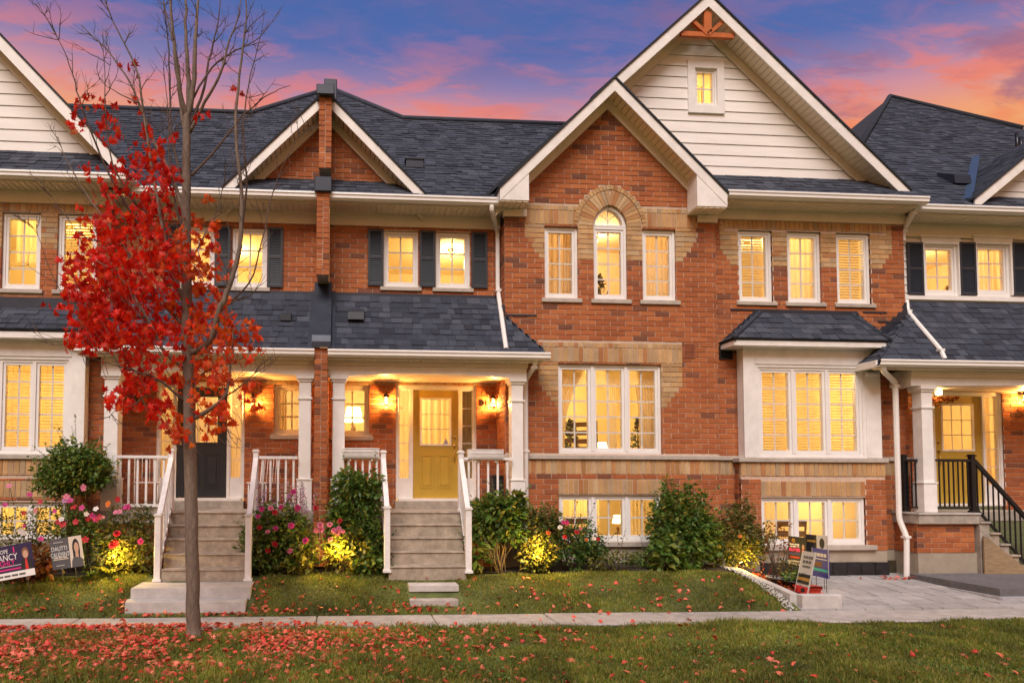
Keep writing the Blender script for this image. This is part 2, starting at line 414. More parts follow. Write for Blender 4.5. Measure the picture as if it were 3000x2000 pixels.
def brick_mesh(w, h, m, d=.085):
    k = (round(w, 3), round(h, 3), m.name)
    if k not in BMESH:
        mb = MB(); x, z = w / 2, h / 2; c = .003
        vs = [(-x + c, 0, -z + c), (x - c, 0, -z + c), (x - c, 0, z - c), (-x + c, 0, z - c), (-x, c, -z), (x, c, -z), (x, c, z), (-x, c, z), (-x, d, -z), (x, d, -z), (x, d, z), (-x, d, z)]
        fs = [(0, 1, 2, 3)] + [(i, 4 + i, 4 + (i + 1) % 4, (i + 1) % 4) for i in range(4)] + [(4 + i, 8 + i, 8 + (i + 1) % 4, 4 + (i + 1) % 4) for i in range(4)]
        me = bpy.data.meshes.new('brick'); me.from_pydata(vs, [], fs); me.materials.append(m); me.update(); BMESH[k] = (me, vs, fs)
    return BMESH[k]
def finish_bricks(house, limit=300):
    L_ = BRICKS.get(house.name, []); rest = {}; count = {}
    def key(b):
        p = b[0].pt((b[1] + b[2]) / 2, 0, (b[3] + b[4]) / 2)
        hid = 0
        return (p - Vector((0, 0, EYE))).length / max(.05, (b[2] - b[1])) ** .5 + hid
    for b in sorted(L_, key=key):
        face, s, e, za, zb, kind, wall = b
        m = BRICK if kind == 'brick' else BUFF
        c = face.pt((s + e) / 2, random.uniform(-.0025, .0025), (za + zb) / 2 + random.uniform(-.0012, .0012))
        n = count.get(kind, 0)
        if n < limit and e - s > .06:
            count[kind] = n + 1
            inst(kind, brick_mesh(e - s, zb - za, m)[0], wall, c, (random.uniform(-.006, .006), 0, face.R() + random.uniform(-.004, .004)))
        else: rest.setdefault((wall.name, m.name), (wall, m, []))[2].append((c, face.R(), e - s, zb - za))
    for wall, m, lst in rest.values():
        mb = MB()
        for c, r, w, h in lst:
            _, vs, fs = brick_mesh(w, h, m); Rm = Matrix.Rotation(r, 3, 'Z')
            mb.add([c + Rm @ Vector(v) for v in vs], fs)
        mb.build('brickwork', m, wall, kind='stuff')

# ------------------------------------------------------------------ shingled roof planes
SHM = {}; SHINGLES = {}
def shingle_geo(w, e, t):
    return ([(-w / 2, 0, t), (w / 2, 0, t), (w / 2, e + .05, .003), (-w / 2, e + .05, .003), (-w / 2, 0, 0), (w / 2, 0, 0), (w / 2, e, 0), (-w / 2, e, 0)],
            [(0, 1, 2, 3), (4, 5, 1, 0), (5, 6, 2, 1), (7, 4, 0, 3)])
def shingle_mesh(w, e, t):
    k = (round(w, 3), round(e, 3), round(t, 3))
    if k not in SHM:
        vs, fs = shingle_geo(w, e, t); me = bpy.data.meshes.new('shingle'); me.from_pydata(vs, [], fs); me.materials.append(SHING); me.update(); SHM[k] = me
    return SHM[k]
def roof_plane(house, roof, O, U, V, poly, exp=.143, widths=(.13, .16, .20, .25), t=.014):
    """poly in (u, v) on the plane through O; shingles queued as children of roof"""
    O, U, V = Vector(O), Vector(U).normalized(), Vector(V).normalized(); Nn = U.cross(V)
    vmin, vmax = min(p[1] for p in poly), max(p[1] for p in poly)
    r = 0; v = vmin
    while v < vmax - .02:
        vm = v + exp * .5; xs = []
        for i in range(len(poly)):
            (a, b), (c, d) = poly[i], poly[(i + 1) % len(poly)]
            if (b <= vm) != (d <= vm): xs.append(a + (vm - b) / (d - b) * (c - a))
        xs.sort()
        for a, b in zip(xs[::2], xs[1::2]):
            u = a - random.choice(widths) * random.random()
            while u < b:
                w = random.choice(widths); s, e = max(u, a), min(u + w, b)
                if e - s > .02:
                    full = e - s > w - .001
                    SHINGLES.setdefault(house.name, []).append((O + U * ((s + e) / 2) + V * v, U, V, Nn, e - s, min(exp, vmax - v), random.choice((t * .6, t, t * 1.35)), full, roof))
                u += w + .003
        v += exp; r += 1
def roof_sheet(house, pts, name='roof', thick=.05):
    pts = [Vector(p) for p in pts]; n = (pts[1] - pts[0]).cross(pts[2] - pts[0]).normalized()
    if n.z < 0: n = -n
    mb = MB(); k = len(pts); vs = pts + [p - n * thick for p in pts]
    mb.add(vs, [tuple(range(k)), tuple(range(k, 2 * k))[::-1]] + [(i, (i + 1) % k, k + (i + 1) % k, k + i) for i in range(k)])
    return mb.build(name, SHUND, house)
def finish_shingles(house, limit=300):
    L_ = SHINGLES.get(house.name, []); rest = {}; n = 0
    for c, U, V, Nn, w, e, t, full, roof in sorted(L_, key=lambda s: (s[0] - Vector((0, 0, EYE))).length):
        if n < limit and full:
            n += 1; Rm = Matrix((U, V, Nn)).transposed()
            inst('shingle', shingle_mesh(w - .003, e, t), roof, c, Rm)
        else: rest.setdefault(roof.name, (roof, []))[1].append((c, U, V, Nn, w, e, t))
    for roof, lst in rest.values():
        mb = MB()
        for c, U, V, Nn, w, e, t in lst:
            vs, fs = shingle_geo(w - .003, e, t)
            mb.add([c + U * x + V * y + Nn * z for x, y, z in vs], fs)
        mb.build('shingles', SHING, roof, kind='stuff')
def slope_roof(house, y0, z0, pitch, upts, name='roof', **k):
    """front slope: eave at y0, z0; upts are (x, y) plan points"""
    V = Vector((0, 1, pitch)).normalized(); s = math.sqrt(1 + pitch * pitch)
    r = roof_sheet(house, [(x, y, z0 + pitch * (y - y0) - .01) for x, y in upts], name)
    roof_plane(house, r, (0, y0, z0), (1, 0, 0), V, [(x, (y - y0) * s) for x, y in upts], **k)
    return r

# ------------------------------------------------------------------ trim
def gutter(house, x0, x1, yf, zt, name='gutter'):
    mb = MB(); P = [(yf + .125, zt), (yf + .118, zt), (yf + .118, zt - .09), (yf + .012, zt - .09), (yf + .012, zt - .006), (yf, zt), (yf - .004, zt - .03), (yf + .012, zt - .048), (yf + .03, zt - .08), (yf + .045, zt - .118), (yf + .125, zt - .118)]
    mb.prism_x(P, x0, x1); return mb.build(name, VINYL, house)
def soffit(house, x0, x1, y0, y1, z, name='soffit'):
    mb = MB(); n = max(1, int((x1 - x0) / .1)); w = (x1 - x0) / n
    for i in range(n): mb.box(x0 + i * w, x0 + i * w + w - .014, y0, y1, z, z + .012)
    mb.box(x0, x1, y0, y1, z + .018, z + .03)
    return mb.build(name, CREAM, house, kind='stuff')
def rake_board(house, xa, za, xb, zb, w, y0, y1, m=WHITE, name='rake_board'):
    """sloping board: top edge from a to b, w measured straight down"""
    mb = MB(); mb.prism_y([(xa, za - w), (xb, zb - w), (xb, zb), (xa, za)] if xa < xb else [(xb, zb - w), (xa, za - w), (xa, za), (xb, zb)], y0, y1)
    return mb.build(name, m, house)
def downspout(house, pts, r=.04, name='downspout'):
    mb = MB(); pts = [Vector(p) for p in pts]; path = [pts[0]]
    for a, b, c in zip(pts, pts[1:], pts[2:]):
        d1, d2 = (b - a), (c - b); k = min(.07, d1.length / 2.2, d2.length / 2.2)
        path += [b - d1.normalized() * k, b, b + d2.normalized() * k]
        path[-2] = (path[-3] + path[-1]) / 4 + b / 2
    path.append(pts[-1]); mb.tube(path, r, 8, smooth=False)
    for p in (.35, .75):
        i = int(p * (len(path) - 1)); a = path[i]
        mb.box(a.x - r - .008, a.x + r + .008, a.y - r - .006, a.y + r + .006, a.z - .02, a.z + .02)
    return mb.build(name, VINYL, house)

# ------------------------------------------------------------------ windows
def ring(mb, x0, x1, z0, z1, w, y0, y1, wb=None):
    wb = wb or w
    mb.box(x0, x1, y0, y1, z0, z0 + wb); mb.box(x0, x1, y0, y1, z1 - w, z1)
    mb.box(x0, x0 + w, y0, y1, z0 + wb, z1 - w); mb.box(x1 - w, x1, y0, y1, z0 + wb, z1 - w)
def window(house, x0, x1, z0, z1, Y, lites=1, cols=2, rows=4, fw=.045, sw=.042, m=VINYL, sill=None, name='window', mull=.055, rec=.05, seed=0):
    mb = MB(); y = Y + rec
    ring(mb, x0, x1, z0, z1, fw, y, y + .13)
    lw = (x1 - x0 - 2 * fw - (lites - 1) * mull) / lites; spans = []
    for i in range(lites):
        a = x0 + fw + i * (lw + mull); spans.append((a, a + lw))
        if i: mb.box(a - mull, a, y - .008, y + .122, z0 + fw, z1 - fw)
    w = mb.build(name, m, house)
    for a, b in spans:
        c, d = z0 + fw, z1 - fw
        s = MB(); ring(s, a + .002, b - .002, c + .002, d - .002, sw, y + .014, y + .09, sw + .012); s = s.build('sash', m, w)
        ga, gb, gc, gd = a + sw, b - sw, c + sw + .012, d - sw
        p = MB(); yy = y + .05; p.box(ga, gb, yy, yy + .004, gc, gd); p.build('pane', GLASS, w)
        g = MB(); t = .0135
        for k in range(1, cols): u = ga + (gb - ga) * k / cols; g.box(u - t, u + t, yy + .006, yy + .014, gc, gd)
        for k in range(1, rows): v = gc + (gd - gc) * k / rows; g.box(ga, gb, yy + .0065, yy + .0135, v - t, v + t)
        g.build('grille', m, w)
    if sill: one_box('window_sill', STONE, w, x0 - sill[0], x1 + sill[0], Y - .035, Y + rec + .02, z0 - sill[1], z0 - .002, b=.006)
    return w
def curtain(parent, x0, x1, z0, z1, y, m, folds=9, amp=.025, gather=0., name='curtain'):
    """hanging pleated cloth; gather > 0 pulls it aside towards x0 below its tie"""
    nu, nv = folds * 6 + 1, 9; vs = []; fs = []
    for j in range(nv):
        v = j / (nv - 1); z = z1 + (z0 - z1) * v
        pull = gather * math.sin(min(1, v / .65) * math.pi / 2) if gather else 0
        for i in range(nu):
            u = i / (nu - 1); xx = x0 + (x1 - x0) * u * (1 - pull)
            vs.append((xx, y + amp * math.sin(u * folds * 2 * math.pi + .4 * math.sin(3 * v)) * (.6 + .4 * v), z))
    fs = [(j * nu + i, j * nu + i + 1, (j + 1) * nu + i + 1, (j + 1) * nu + i) for j in range(nv - 1) for i in range(nu - 1)]
    mb = MB(); mb.add(vs, fs, True); return mb.build(name, m, parent)
def blind(parent, x0, x1, z0, z1, y, tilt=50, pitch=.050, name='blind'):
    mb = MB(); z = z1 - .02; c, s = math.cos(rad(tilt)) * .024, math.sin(rad(tilt)) * .024
    while z > z0:
        q = random.uniform(-.002, .002); c2 = c; s2 = s * random.uniform(.85, 1.1)
        mb.add([(x0, y - c2, z + s2 + q), (x1, y - c2, z + s2), (x1, y + c2, z - s2), (x0, y + c2, z - s2 + q)], [(0, 1, 2, 3)]); z -= pitch
    mb.box(x0, x1, y - .02, y + .02, z1, z1 + .04)
    for u in (.2, .8): mb.box(x0 + (x1 - x0) * u - .003, x0 + (x1 - x0) * u + .003, y - .026, y - .022, z0, z1)
    return mb.build(name, BLIND, parent, kind='stuff')
def room(house, x0, x1, y0, y1, z0, z1, watt=60., lamp=(.5, .5, .86), col=(1.0, .67, .265), wall=None, r=.09, wins=()):
    """a lit room behind the windows: inner faces, front wall pierced by the windows, and a hanging globe that lights it"""
    mb = MB()
    V = [(x0, y0, z0), (x1, y0, z0), (x1, y1, z0), (x0, y1, z0), (x0, y0, z1), (x1, y0, z1), (x1, y1, z1), (x0, y1, z1)]
    mb.add(V, [(0, 1, 2, 3), (7, 6, 5, 4), (1, 5, 6, 2), (2, 6, 7, 3), (3, 7, 4, 0)])
    brk = sorted({z0, z1} | {z for w in wins for z in w[2:4] if z0 < z < z1})
    for c, d in zip(brk, brk[1:]):
        ivs = [(x0, x1)]
        for w in wins:
            if w[2] < (c + d) / 2 < w[3]: ivs = cut(ivs, w[0] + .02, w[1] - .02)
        for p, q in ivs: mb.add([(p, y0, c), (q, y0, c), (q, y0, d), (p, y0, d)], [(0, 1, 2, 3)])
    o = mb.build('room', wall or ROOMW, house)
    lx, ly, lz = x0 + (x1 - x0) * lamp[0], y0 + (y1 - y0) * lamp[1], max(z0 + (z1 - z0) * lamp[2], z1 - .3)
    ld = bpy.data.lights.new('room_lamp', 'POINT'); ld.energy = watt * ROOM_GAIN * random.uniform(.85, 1.15); ld.color = (col[0], col[1] * random.uniform(.93, 1.05), col[2] * random.uniform(.8, 1.25)); ld.shadow_soft_size = r
    lo = bpy.data.objects.new('room_lamp', ld); COL.objects.link(lo); lo.parent = o; lo.location = Vector((lx, ly, lz)) - ORG[o.name]
    rod = MB(); rod.tube([(lx, ly, lz + r), (lx, ly, z1)], .008, 6); rod.lathe((lx, ly, z1 - .03), [(.06, 0), (.06, .03)]); rod.build('lamp_rod', BRASS, o)
    return o
ROOM_GAIN = .88
def shutter(house, x0, x1, z0, z1, Y, m=SHUT, name='shutter'):
    mb = MB(); ring(mb, x0, x1, z0, z1, .042, Y - .03, Y, .05); zm = (z0 + z1) / 2
    mb.box(x0 + .042, x1 - .042, Y - .029, Y, zm - .025, zm + .025)
    mb.box(x0 + .03, x1 - .03, Y - .008, Y - .001, z0 + .03, z1 - .03)
    s = mb.build(name, m, house)
    for a, b in ((z0 + .05, zm - .025), (zm + .025, z1 - .042)):
        n = max(3, int((b - a) / .034)); h = (b - a) / n
        for k in range(n):
            q = MB(); z = a + k * h; xa, xb = x0 + .043, x1 - .043
            q.add([(xa, Y - .026, z), (xb, Y - .026, z), (xb, Y - .022, z + .005), (xa, Y - .022, z + .005), (xa, Y - .010, z + h), (xb, Y - .010, z + h)], [(0, 1, 2, 3), (3, 2, 5, 4)])
            q.build('louvre', m, s)
    return s
def column(house, xc, yc, z0, z1, w=.2, base=.5, neck=.36, name='porch_column'):
    """square boxed column with plinth, neck ring and stepped capital"""
    h = w / 2; mb = MB()
    mb.bbox(xc - h, xc + h, yc - h, yc + h, z0 + base, z1 - .10, .008)
    c = mb.build(name, WHITE, house)
    q = MB(); q.bbox(xc - h - .022, xc + h + .022, yc - h - .022, yc + h + .022, z0, z0 + base, .006)
    q.box(xc - h - .034, xc + h + .034, yc - h - .034, yc + h + .034, z0 + base, z0 + base + .022); q.build('plinth', WHITE, c)
    q = MB(); q.box(xc - h - .018, xc + h + .018, yc - h - .018, yc + h + .018, z1 - neck - .03, z1 - neck); q.build('neck_ring', WHITE, c)
    q = MB(); q.box(xc - h - .02, xc + h + .02, yc - h - .02, yc + h + .02, z1 - .10, z1 - .06); q.box(xc - h - .045, xc + h + .045, yc - h - .045, yc + h + .045, z1 - .06, z1 - .001)
    q.build('capital', WHITE, c); return c
def entry(house, x0, x1, dx0, dx1, z0, z1, dz, Y, m, knob_right=True, name='front_door', knobs=BRASS):
    """door set: frame with sidelights, slab with nine lites and two raised panels"""
    y = Y + .03; fr = MB(); w = .05
    fr.box(x0, x1, y, y + .12, z1 - .07, z1); fr.box(x0, x0 + w, y, y + .12, z0, z1 - .07); fr.box(x1 - w, x1, y, y + .12, z0, z1 - .07)
    fr.box(dx0 - .055, dx0 - .004, y + .002, y + .118, z0, z1 - .07); fr.box(dx1 + .004, dx1 + .055, y + .002, y + .118, z0, z1 - .07)
    fr.box(x0 + w, x1 - w, y - .05, y + .1, z0 - .03, z0 + .015)
    d = fr.build('door_frame', WHITE, house)
    for a, b in ((x0 + w, dx0 - .055), (dx1 + .055, x1 - w)):
        if b - a < .05: continue
        sl = MB(); ring(sl, a, b, z0 + .36, z1 - .07, .018, y + .02, y + .08); sl.box(a, b, y + .02, y + .08, z0 + .015, z0 + .36)
        sl = sl.build('sidelight', WHITE, d)
        p = MB(); p.box(a + .018, b - .018, y + .05, y + .054, z0 + .378, z1 - .088); p.build('pane', GLASS, d)
        g = MB(); n = 5; hh = (z1 - .088 - z0 - .378) / n
        for k in range(1, n): g.box(a + .018, b - .018, y + .055, y + .062, z0 + .378 + k * hh - .008, z0 + .378 + k * hh + .008)
        g.build('grille', WHITE, d)
    # slab
    s = MB(); yd = y + .035; H = z0 + dz; W = dx1 - dx0
    ga, gb, gc, gd = dx0 + W * .155, dx1 - W * .155, z0 + dz * .49, z0 + dz * .93
    s.box(dx0, dx1, yd, yd + .045, gd, H); s.box(dx0, dx1, yd, yd + .045, z0 + .02, gc); s.box(dx0, ga, yd, yd + .045, gc, gd); s.box(gb, dx1, yd, yd + .045, gc, gd)
    slab = s.build(name, m, house)
    q = MB(); ring(q, ga, gb, gc, gd, .03, yd - .012, yd + .03); q.build('glazing_bead', WHITE if m is DOORY else m, slab)
    q = MB(); q.box(ga + .03, gb - .03, yd + .01, yd + .014, gc + .03, gd - .03); q.build('pane', GLASS, slab)
    q = MB()
    for k in (1, 2):
        u = ga + .03 + (gb - ga - .06) * k / 3; q.box(u - .007, u + .007, yd + .015, yd + .023, gc + .03, gd - .03)
        v = gc + .03 + (gd - gc - .06) * k / 3; q.box(ga + .03, gb - .03, yd + .0155, yd + .0225, v - .007, v + .007)
    q.build('grille', WHITE, slab)
    for a, b in ((dx0 + W * .15, dx0 + W * .45), (dx1 - W * .45, dx1 - W * .15)):
        q = MB(); pz0, pz1 = z0 + dz * .10, z0 + dz * .40
        ring(q, a, b, pz0, pz1, .014, yd - .010, yd + .004); q.bbox(a + .045, b - .045, yd - .012, yd + .004, pz0 + .045, pz1 - .045, .01); q.build('panel', m, slab)
    kx = dx1 - .07 if knob_right else dx0 + .07
    for hz, rr in ((.49, .030), (.57, .024)):
        q = MB(); zz = z0 + dz * hz; q.tube([(kx, yd, zz), (kx, yd - .03, zz), (kx, yd - .045, zz), (kx, yd - .055, zz)], [rr * .6, rr * .45, rr, rr * .7], 10); q.build('door_knob', knobs, slab)
    if m is DOORY:
        q = MB(); q.tube([(kx, yd - .02, z0 + dz * .455), (kx, yd - .05, z0 + dz * .43), (kx, yd - .05, z0 + dz * .37), (kx, yd - .02, z0 + dz * .345)], .010, 8); q.build('door_pull', knobs, slab)
    return slab
LANTERN_W = 55.
def lantern(loc, label, lit=True, s=1., group='wall lanterns beside the front doors'):
    x, y, z = loc; t = thing('wall_lantern', (x, y, z), label, 'wall light', group)
    q = MB(); q.bbox(x - .035 * s, x + .035 * s, y - .002, y + .014, z - .07 * s, z + .10 * s, .004)
    q.tube([(x, y, z + .06 * s), (x, y - .05 * s, z + .15 * s), (x, y - .09 * s, z + .15 * s), (x, y - .10 * s, z + .13 * s)], .008 * s, 6); q.build('back_plate', BRONZE, t)
    c = (x, y - .10 * s, z)
    q = MB(); q.lathe((c[0], c[1], z), [(.078 * s, .055 * s), (.066 * s, .068 * s), (.030 * s, .105 * s), (.012 * s, .118 * s), (.016 * s, .128 * s), (.004 * s, .145 * s)], 8, False); q.build('cap', BRONZE, t)
    q = MB(); q.lathe((c[0], c[1], z), [(.038 * s, -.078 * s), (.062 * s, .054 * s)], 6, False)
    q.build('glass_shade', GLASS, t)
    if lit:
        q = MB(); q.lathe((c[0], c[1], z), [(.006 * s, -.012 * s), (.020 * s, .002 * s), (.022 * s, .016 * s), (.016 * s, .034 * s), (.010 * s, .048 * s)], 10); q.build('bulb', LAMPG, t)
        l = bpy.data.lights.new('lantern_bulb', 'POINT'); l.energy = LANTERN_W; l.color = (1., .45, .10); l.shadow_soft_size = .026
        o = bpy.data.objects.new('lantern_bulb', l); COL.objects.link(o); o.parent = t; o.location = Vector((c[0], c[1], z - .042 * s)) - ORG[t.name]
    q = MB(); q.lathe((c[0], c[1], z), [(.006 * s, -.11 * s), (.02 * s, -.10 * s), (.042 * s, -.088 * s), (.042 * s, -.079 * s)], 8, False)
    for k in range(6):
        a = k * math.pi / 3; q.tube([(c[0] + .040 * s * math.cos(a), c[1] + .040 * s * math.sin(a), z - .079 * s), (c[0] + .0645 * s * math.cos(a), c[1] + .0645 * s * math.sin(a), z + .056 * s)], .0045 * s, 4)
    q.build('cage', BRONZE, t); return t
# ------------------------------------------------------------------ shared levels of the terrace
YD, YU, YG, YC, YX = 12.2, 11.86, 11.5, 11.62, 11.40   # door wall, upper wall, brick gable, side bay wall, boxed window front
EAVE_Y, PIT = 11.36, .92; EAVE_Z = Z(1250, 571, EAVE_Y - .06)           # main roofs
def on_slope(px, py, y0=EAVE_Y, z0=EAVE_Z, p=PIT):
    a, b = at(px, py, 10.), at(px, py, 20.); d = b - a
    t = (z0 + p * (a.y - y0) - a.z) / (d.z - p * d.y); return a + d * t
def gable_trim(house, xa, za, xl, xr, slope, yf, yw, w=.21, teeth=True):
    """rake boards, soffit strips and frieze of a gable; (xa, za) top of the rake at the peak"""
    for s, xe in ((-1, xl), (1, xr)):
        if xe is None: continue
        ze = za - slope * abs(xe - xa)
        rake_board(house, xa, za, xe, ze, w, yf, yf + .03)
        rake_board(house, xa, za + .045, xe + s * .02, ze + .045 - slope * .02, .04, yf - .025, yw + .4, SHUND, 'roof_edge')
        n = max(1, int(abs(xe - xa) / .075)); mb = MB()
        for i in range(n):
            u0 = xa + (xe - xa) * i / n; u1 = xa + (xe - xa) * (i + .88) / n
            f = lambda u: za - slope * abs(u - xa) - w + .04
            a, b = (u0, u1) if u0 < u1 else (u1, u0)
            mb.prism_y([(a, f(a) - .012), (b, f(b) - .012), (b, f(b)), (a, f(a))], yf + .03, yw - .04)
        mb.build('rake_soffit', CREAM, house, kind='stuff')
        rake_board(house, xa, za - w + .05, xe, ze - w + .05, .19, yw - .04, yw - .004, CREAMW, 'frieze_board')
def gable_roof(house, xa, za, xl, xr, slope, y0, y1, shingle=(False, False)):
    s = math.sqrt(1 + slope * slope)
    for k, (sg, xe) in enumerate(((-1, xl), (1, xr))):
        if xe is None: continue
        w = abs(xe - xa); ze = za - slope * w
        r = roof_sheet(house, [(xa, y0, za), (xe, y0, ze), (xe, y1, ze), (xa, y1, za)], 'gable_roof')
        if shingle[k]:
            roof_plane(house, r, (xe, y0 if sg < 0 else y0, ze + .012), (0, -sg * -1 if sg < 0 else 1, 0), (-sg, 0, slope), [(0, 0), ((y1 - y0) * (-1 if sg < 0 else 1), 0), ((y1 - y0) * (-1 if sg < 0 else 1), w * s), (0, w * s)])
def rect(px0, px1, py0, py1, Y):
    """photo rectangle measured on the plane at Y: x0, x1, z0, z1"""
    pm = (py0 + py1) / 2; xm = (px0 + px1) / 2
    return X(px0, pm, Y), X(px1, pm, Y), Z(xm, py1, Y), Z(xm, py0, Y)
def grow(r, d): return (r[0] - d, r[1] + d, r[2] - d, r[3] + d)
FB = Face('front', YG)
SILL_Z1 = Z(1850, 1333, YG); SILL_Z0 = Z(1850, 1346, YG); BAND_Z0 = Z(1850, 1389, YG)
BRICK_Z0 = SILL_Z0 - .0 - 0                                   # filled below

# ================================================================== HOUSE B: middle townhouse
B = thing('townhouse', (.8, 12.2, 0), 'red brick townhouse with arched gable window and yellow door in the middle of the row', 'house', 'terrace of brick townhouses')
XL, XR = X(1479, 800, YG), X(2099, 900, YG)
FW_X = X(945, 800, 11.3)                                        # party line between left and middle house
g_ax = X(1808, 232, YG - .35); g_az = Z(1808, 232, YG - .35)
g_xl = X(1464, 552, YG - .35); g_xr = X(2130, 570, YG - .35)
g_hw = (g_xr - g_xl) / 2; g_ax = (g_xl + g_xr) / 2 + .02
g_ez = (Z(1464, 552, YG - .35) + Z(2130, 568, YG - .35)) / 2; g_sl = (g_az - g_ez) / g_hw
wl = rect(1596, 1694, 666, 875, YG); wr = rect(1883, 1981, 670, 879, YG)
wl = (wl[0], wl[1], (wl[2] + wr[2]) / 2, (wl[3] + wr[3]) / 2); wr = (wr[0], wr[1], wl[2], wl[3])
wm = rect(1740, 1838, 662, 877, YG); wm = (wm[0], wm[1], wl[2], wm[3])
liv = rect(1636, 1939, 1067, 1329, YG)
bas = rect(1638, 1941, 1449, 1586, YG)
z_b0 = bas[2] - .075
GZ = lambda n: z_b0 + n * COURSE
# arch: two arcs meeting in a slight point
arch_c = (wm[0] + wm[1]) / 2; arch_a = (wm[1] - wm[0]) / 2; arch_z = wm[3]; arch_e = .085
def arch_half(r_extra, z):
    R = arch_a + arch_e + r_extra; dzz = z - arch_z
    if dzz < 0: return arch_a + r_extra
    q = R * R - dzz * dzz
    return max(0., math.sqrt(q) - arch_e) if q > 0 else 0.
def arch_hole(extra):
    def f(z):
        if z < wm[2] or z < wm[2]: return None
        if z < arch_z: return (wm[0], wm[1])
        h = arch_half(extra, z); return (arch_c - h, arch_c + h) if h > .01 else None
    return f
sol_z0, sol_z1 = Z(1640, 658, YG), Z(1640, 616, YG); hd_z1 = sol_z1 + COURSE
sx0, sx1 = X(1537, 640, YG), X(2040, 640, YG); c0 = X(1552, 640, YG)
lv_s0, lv_s1 = Z(1790, 1062, YG), Z(1790, 1019, YG); lv_h1 = lv_s1 + COURSE
lx0, lx1 = X(1577, 1040, YG), X(1999, 1040, YG)
bs_s0, bs_s1 = Z(1790, 1447, YG), Z(1790, 1403, YG)
def span_bay(z):
    e = (g_az - .16 - z) / g_sl
    return (max(XL, g_ax - e), min(XR, g_ax + e))
step = .062
buffs = [(sx0, c0 + .0, sol_z0, hd_z1)]
for i in range(7):
    o = 0 if i < 3 else (i - 2) * step
    zt = sol_z0 - i * COURSE
    buffs += [(sx0 + o, wl[0], zt - COURSE, zt), (wr[1], sx1 - o, zt - COURSE, zt), (wl[1], wm[0], zt - COURSE, zt), (wm[1], wr[0], zt - COURSE, zt)]
for i in range(9):
    o = 0 if i < 5 else (i - 4) * .07
    zt = lv_s0 - i * COURSE
    buffs += [(lx0 + o, liv[0], zt - COURSE, zt), (liv[1], lx1 - o, zt - COURSE, zt)]
holes = [wl, wr, liv, bas, arch_hole(.02)]
bands = [arch_hole(.275 + .085), (sx0, arch_c, sol_z0, hd_z1 ), (arch_c, sx1, sol_z0, hd_z1), (lx0, lx1, lv_s0, lv_h1), (XL, XR, BAND_Z0, SILL_Z1), (bas[0], bas[1], bs_s0, bs_s1), (bas[0] - .02, bas[1] + .02, bas[2] - .09, bas[2] + .01)]
wallB = brick_wall(B, FB, z_b0, g_az, span_bay, holes, buffs, bands=bands)
# fill of the coloured bands
soldiers(B, FB, wallB, c0, arch_c - arch_half(.275, arch_z + .12) - .02, sol_z0, sol_z1)
soldiers(B, FB, wallB, arch_c + arch_half(.275, arch_z + .12) + .02, sx1, sol_z0, sol_z1)
soldiers(B, FB, wallB, sx0, arch_c - arch_half(.36, arch_z + .3) + .02, sol_z1, hd_z1, name='header_brick')
soldiers(B, FB, wallB, arch_c + arch_half(.36, arch_z + .3) - .02, sx1, sol_z1, hd_z1, name='header_brick')
soldiers(B, FB, wallB, sx0, c0, sol_z0 + .0, sol_z1, name='soldier_brick')
soldiers(B, FB, wallB, lx0, lx1, lv_s0, lv_s1); soldiers(B, FB, wallB, lx0, lx1, lv_s1, lv_h1, name='header_brick')
soldiers(B, FB, wallB, XL, XR, BAND_Z0, SILL_Z0); soldiers(B, FB, wallB, bas[0], bas[1], bs_s0, bs_s1)
# arch ring: each voussoir its own wedge, two rings
bed = MB(); ringpts = []
def arc_pts(side, R, t): return (arch_c + side * (R * math.cos(t) - arch_e), arch_z + R * math.sin(t))
for r0, r1, nn, dp in ((.0, .262, 11, .0), (.270, .352, 14, .004)):
    for side in (-1, 1):
        Ra, Rb = arch_a + arch_e + r0, arch_a + arch_e + r1
        tm = math.acos(arch_e / ((Ra + Rb) / 2)) ; t0 = 0 if r0 < .1 else .10
        for k in range(nn):
            ta, tb = t0 + (tm - t0) * (k + .05) / nn, t0 + (tm - t0) * (k + .95) / nn
            P = [arc_pts(side, Ra + .004, ta), arc_pts(side, Rb, ta), arc_pts(side, Rb, tb), arc_pts(side, Ra + .004, tb)]
            if side < 0: P = P[::-1]
            mb = MB(); mb.prism_y(P, YG - .004 - dp + random.uniform(-.002, .002), YG + .08); mb.build('voussoir', BUFF, wallB)
            Q = [arc_pts(side, Ra - .0, ta - .02), arc_pts(side, Rb + .006, ta - .02), arc_pts(side, Rb + .006, tb + .02), arc_pts(side, Ra, tb + .02)]
            bed.add([(x, YG + .012 + dp * .2, z) for x, z in Q], [(0, 1, 2, 3)])
bed.build('mortar_bed', MORTAR, wallB)
# stone course, left return wall of the bay, foundation
one_box('stone_course', STONE, wallB, XL - .04, XR + .003, YG - .04, YG + .1, SILL_Z0, SILL_Z1, b=.008)
brick_wall(B, Face('left', XL), z_b0 + COURSE * 8, 6.1, lambda z: (YG + .10, YD - .005), name='side_wall')
brick_wall(B, Face('right', XR), z_b0, 6.3, lambda z: (YG + .10, YC + .1), name='side_wall')
one_box('foundation', FOUND, B, XL + .02, XR - .005, YG + .012, YG + .3, -.5, z_b0 - .004)
# windows of the bay
window(B, *wl, YG, rows=4, sill=(.06, .075)); window(B, *wr, YG, rows=4, sill=(.06, .075))
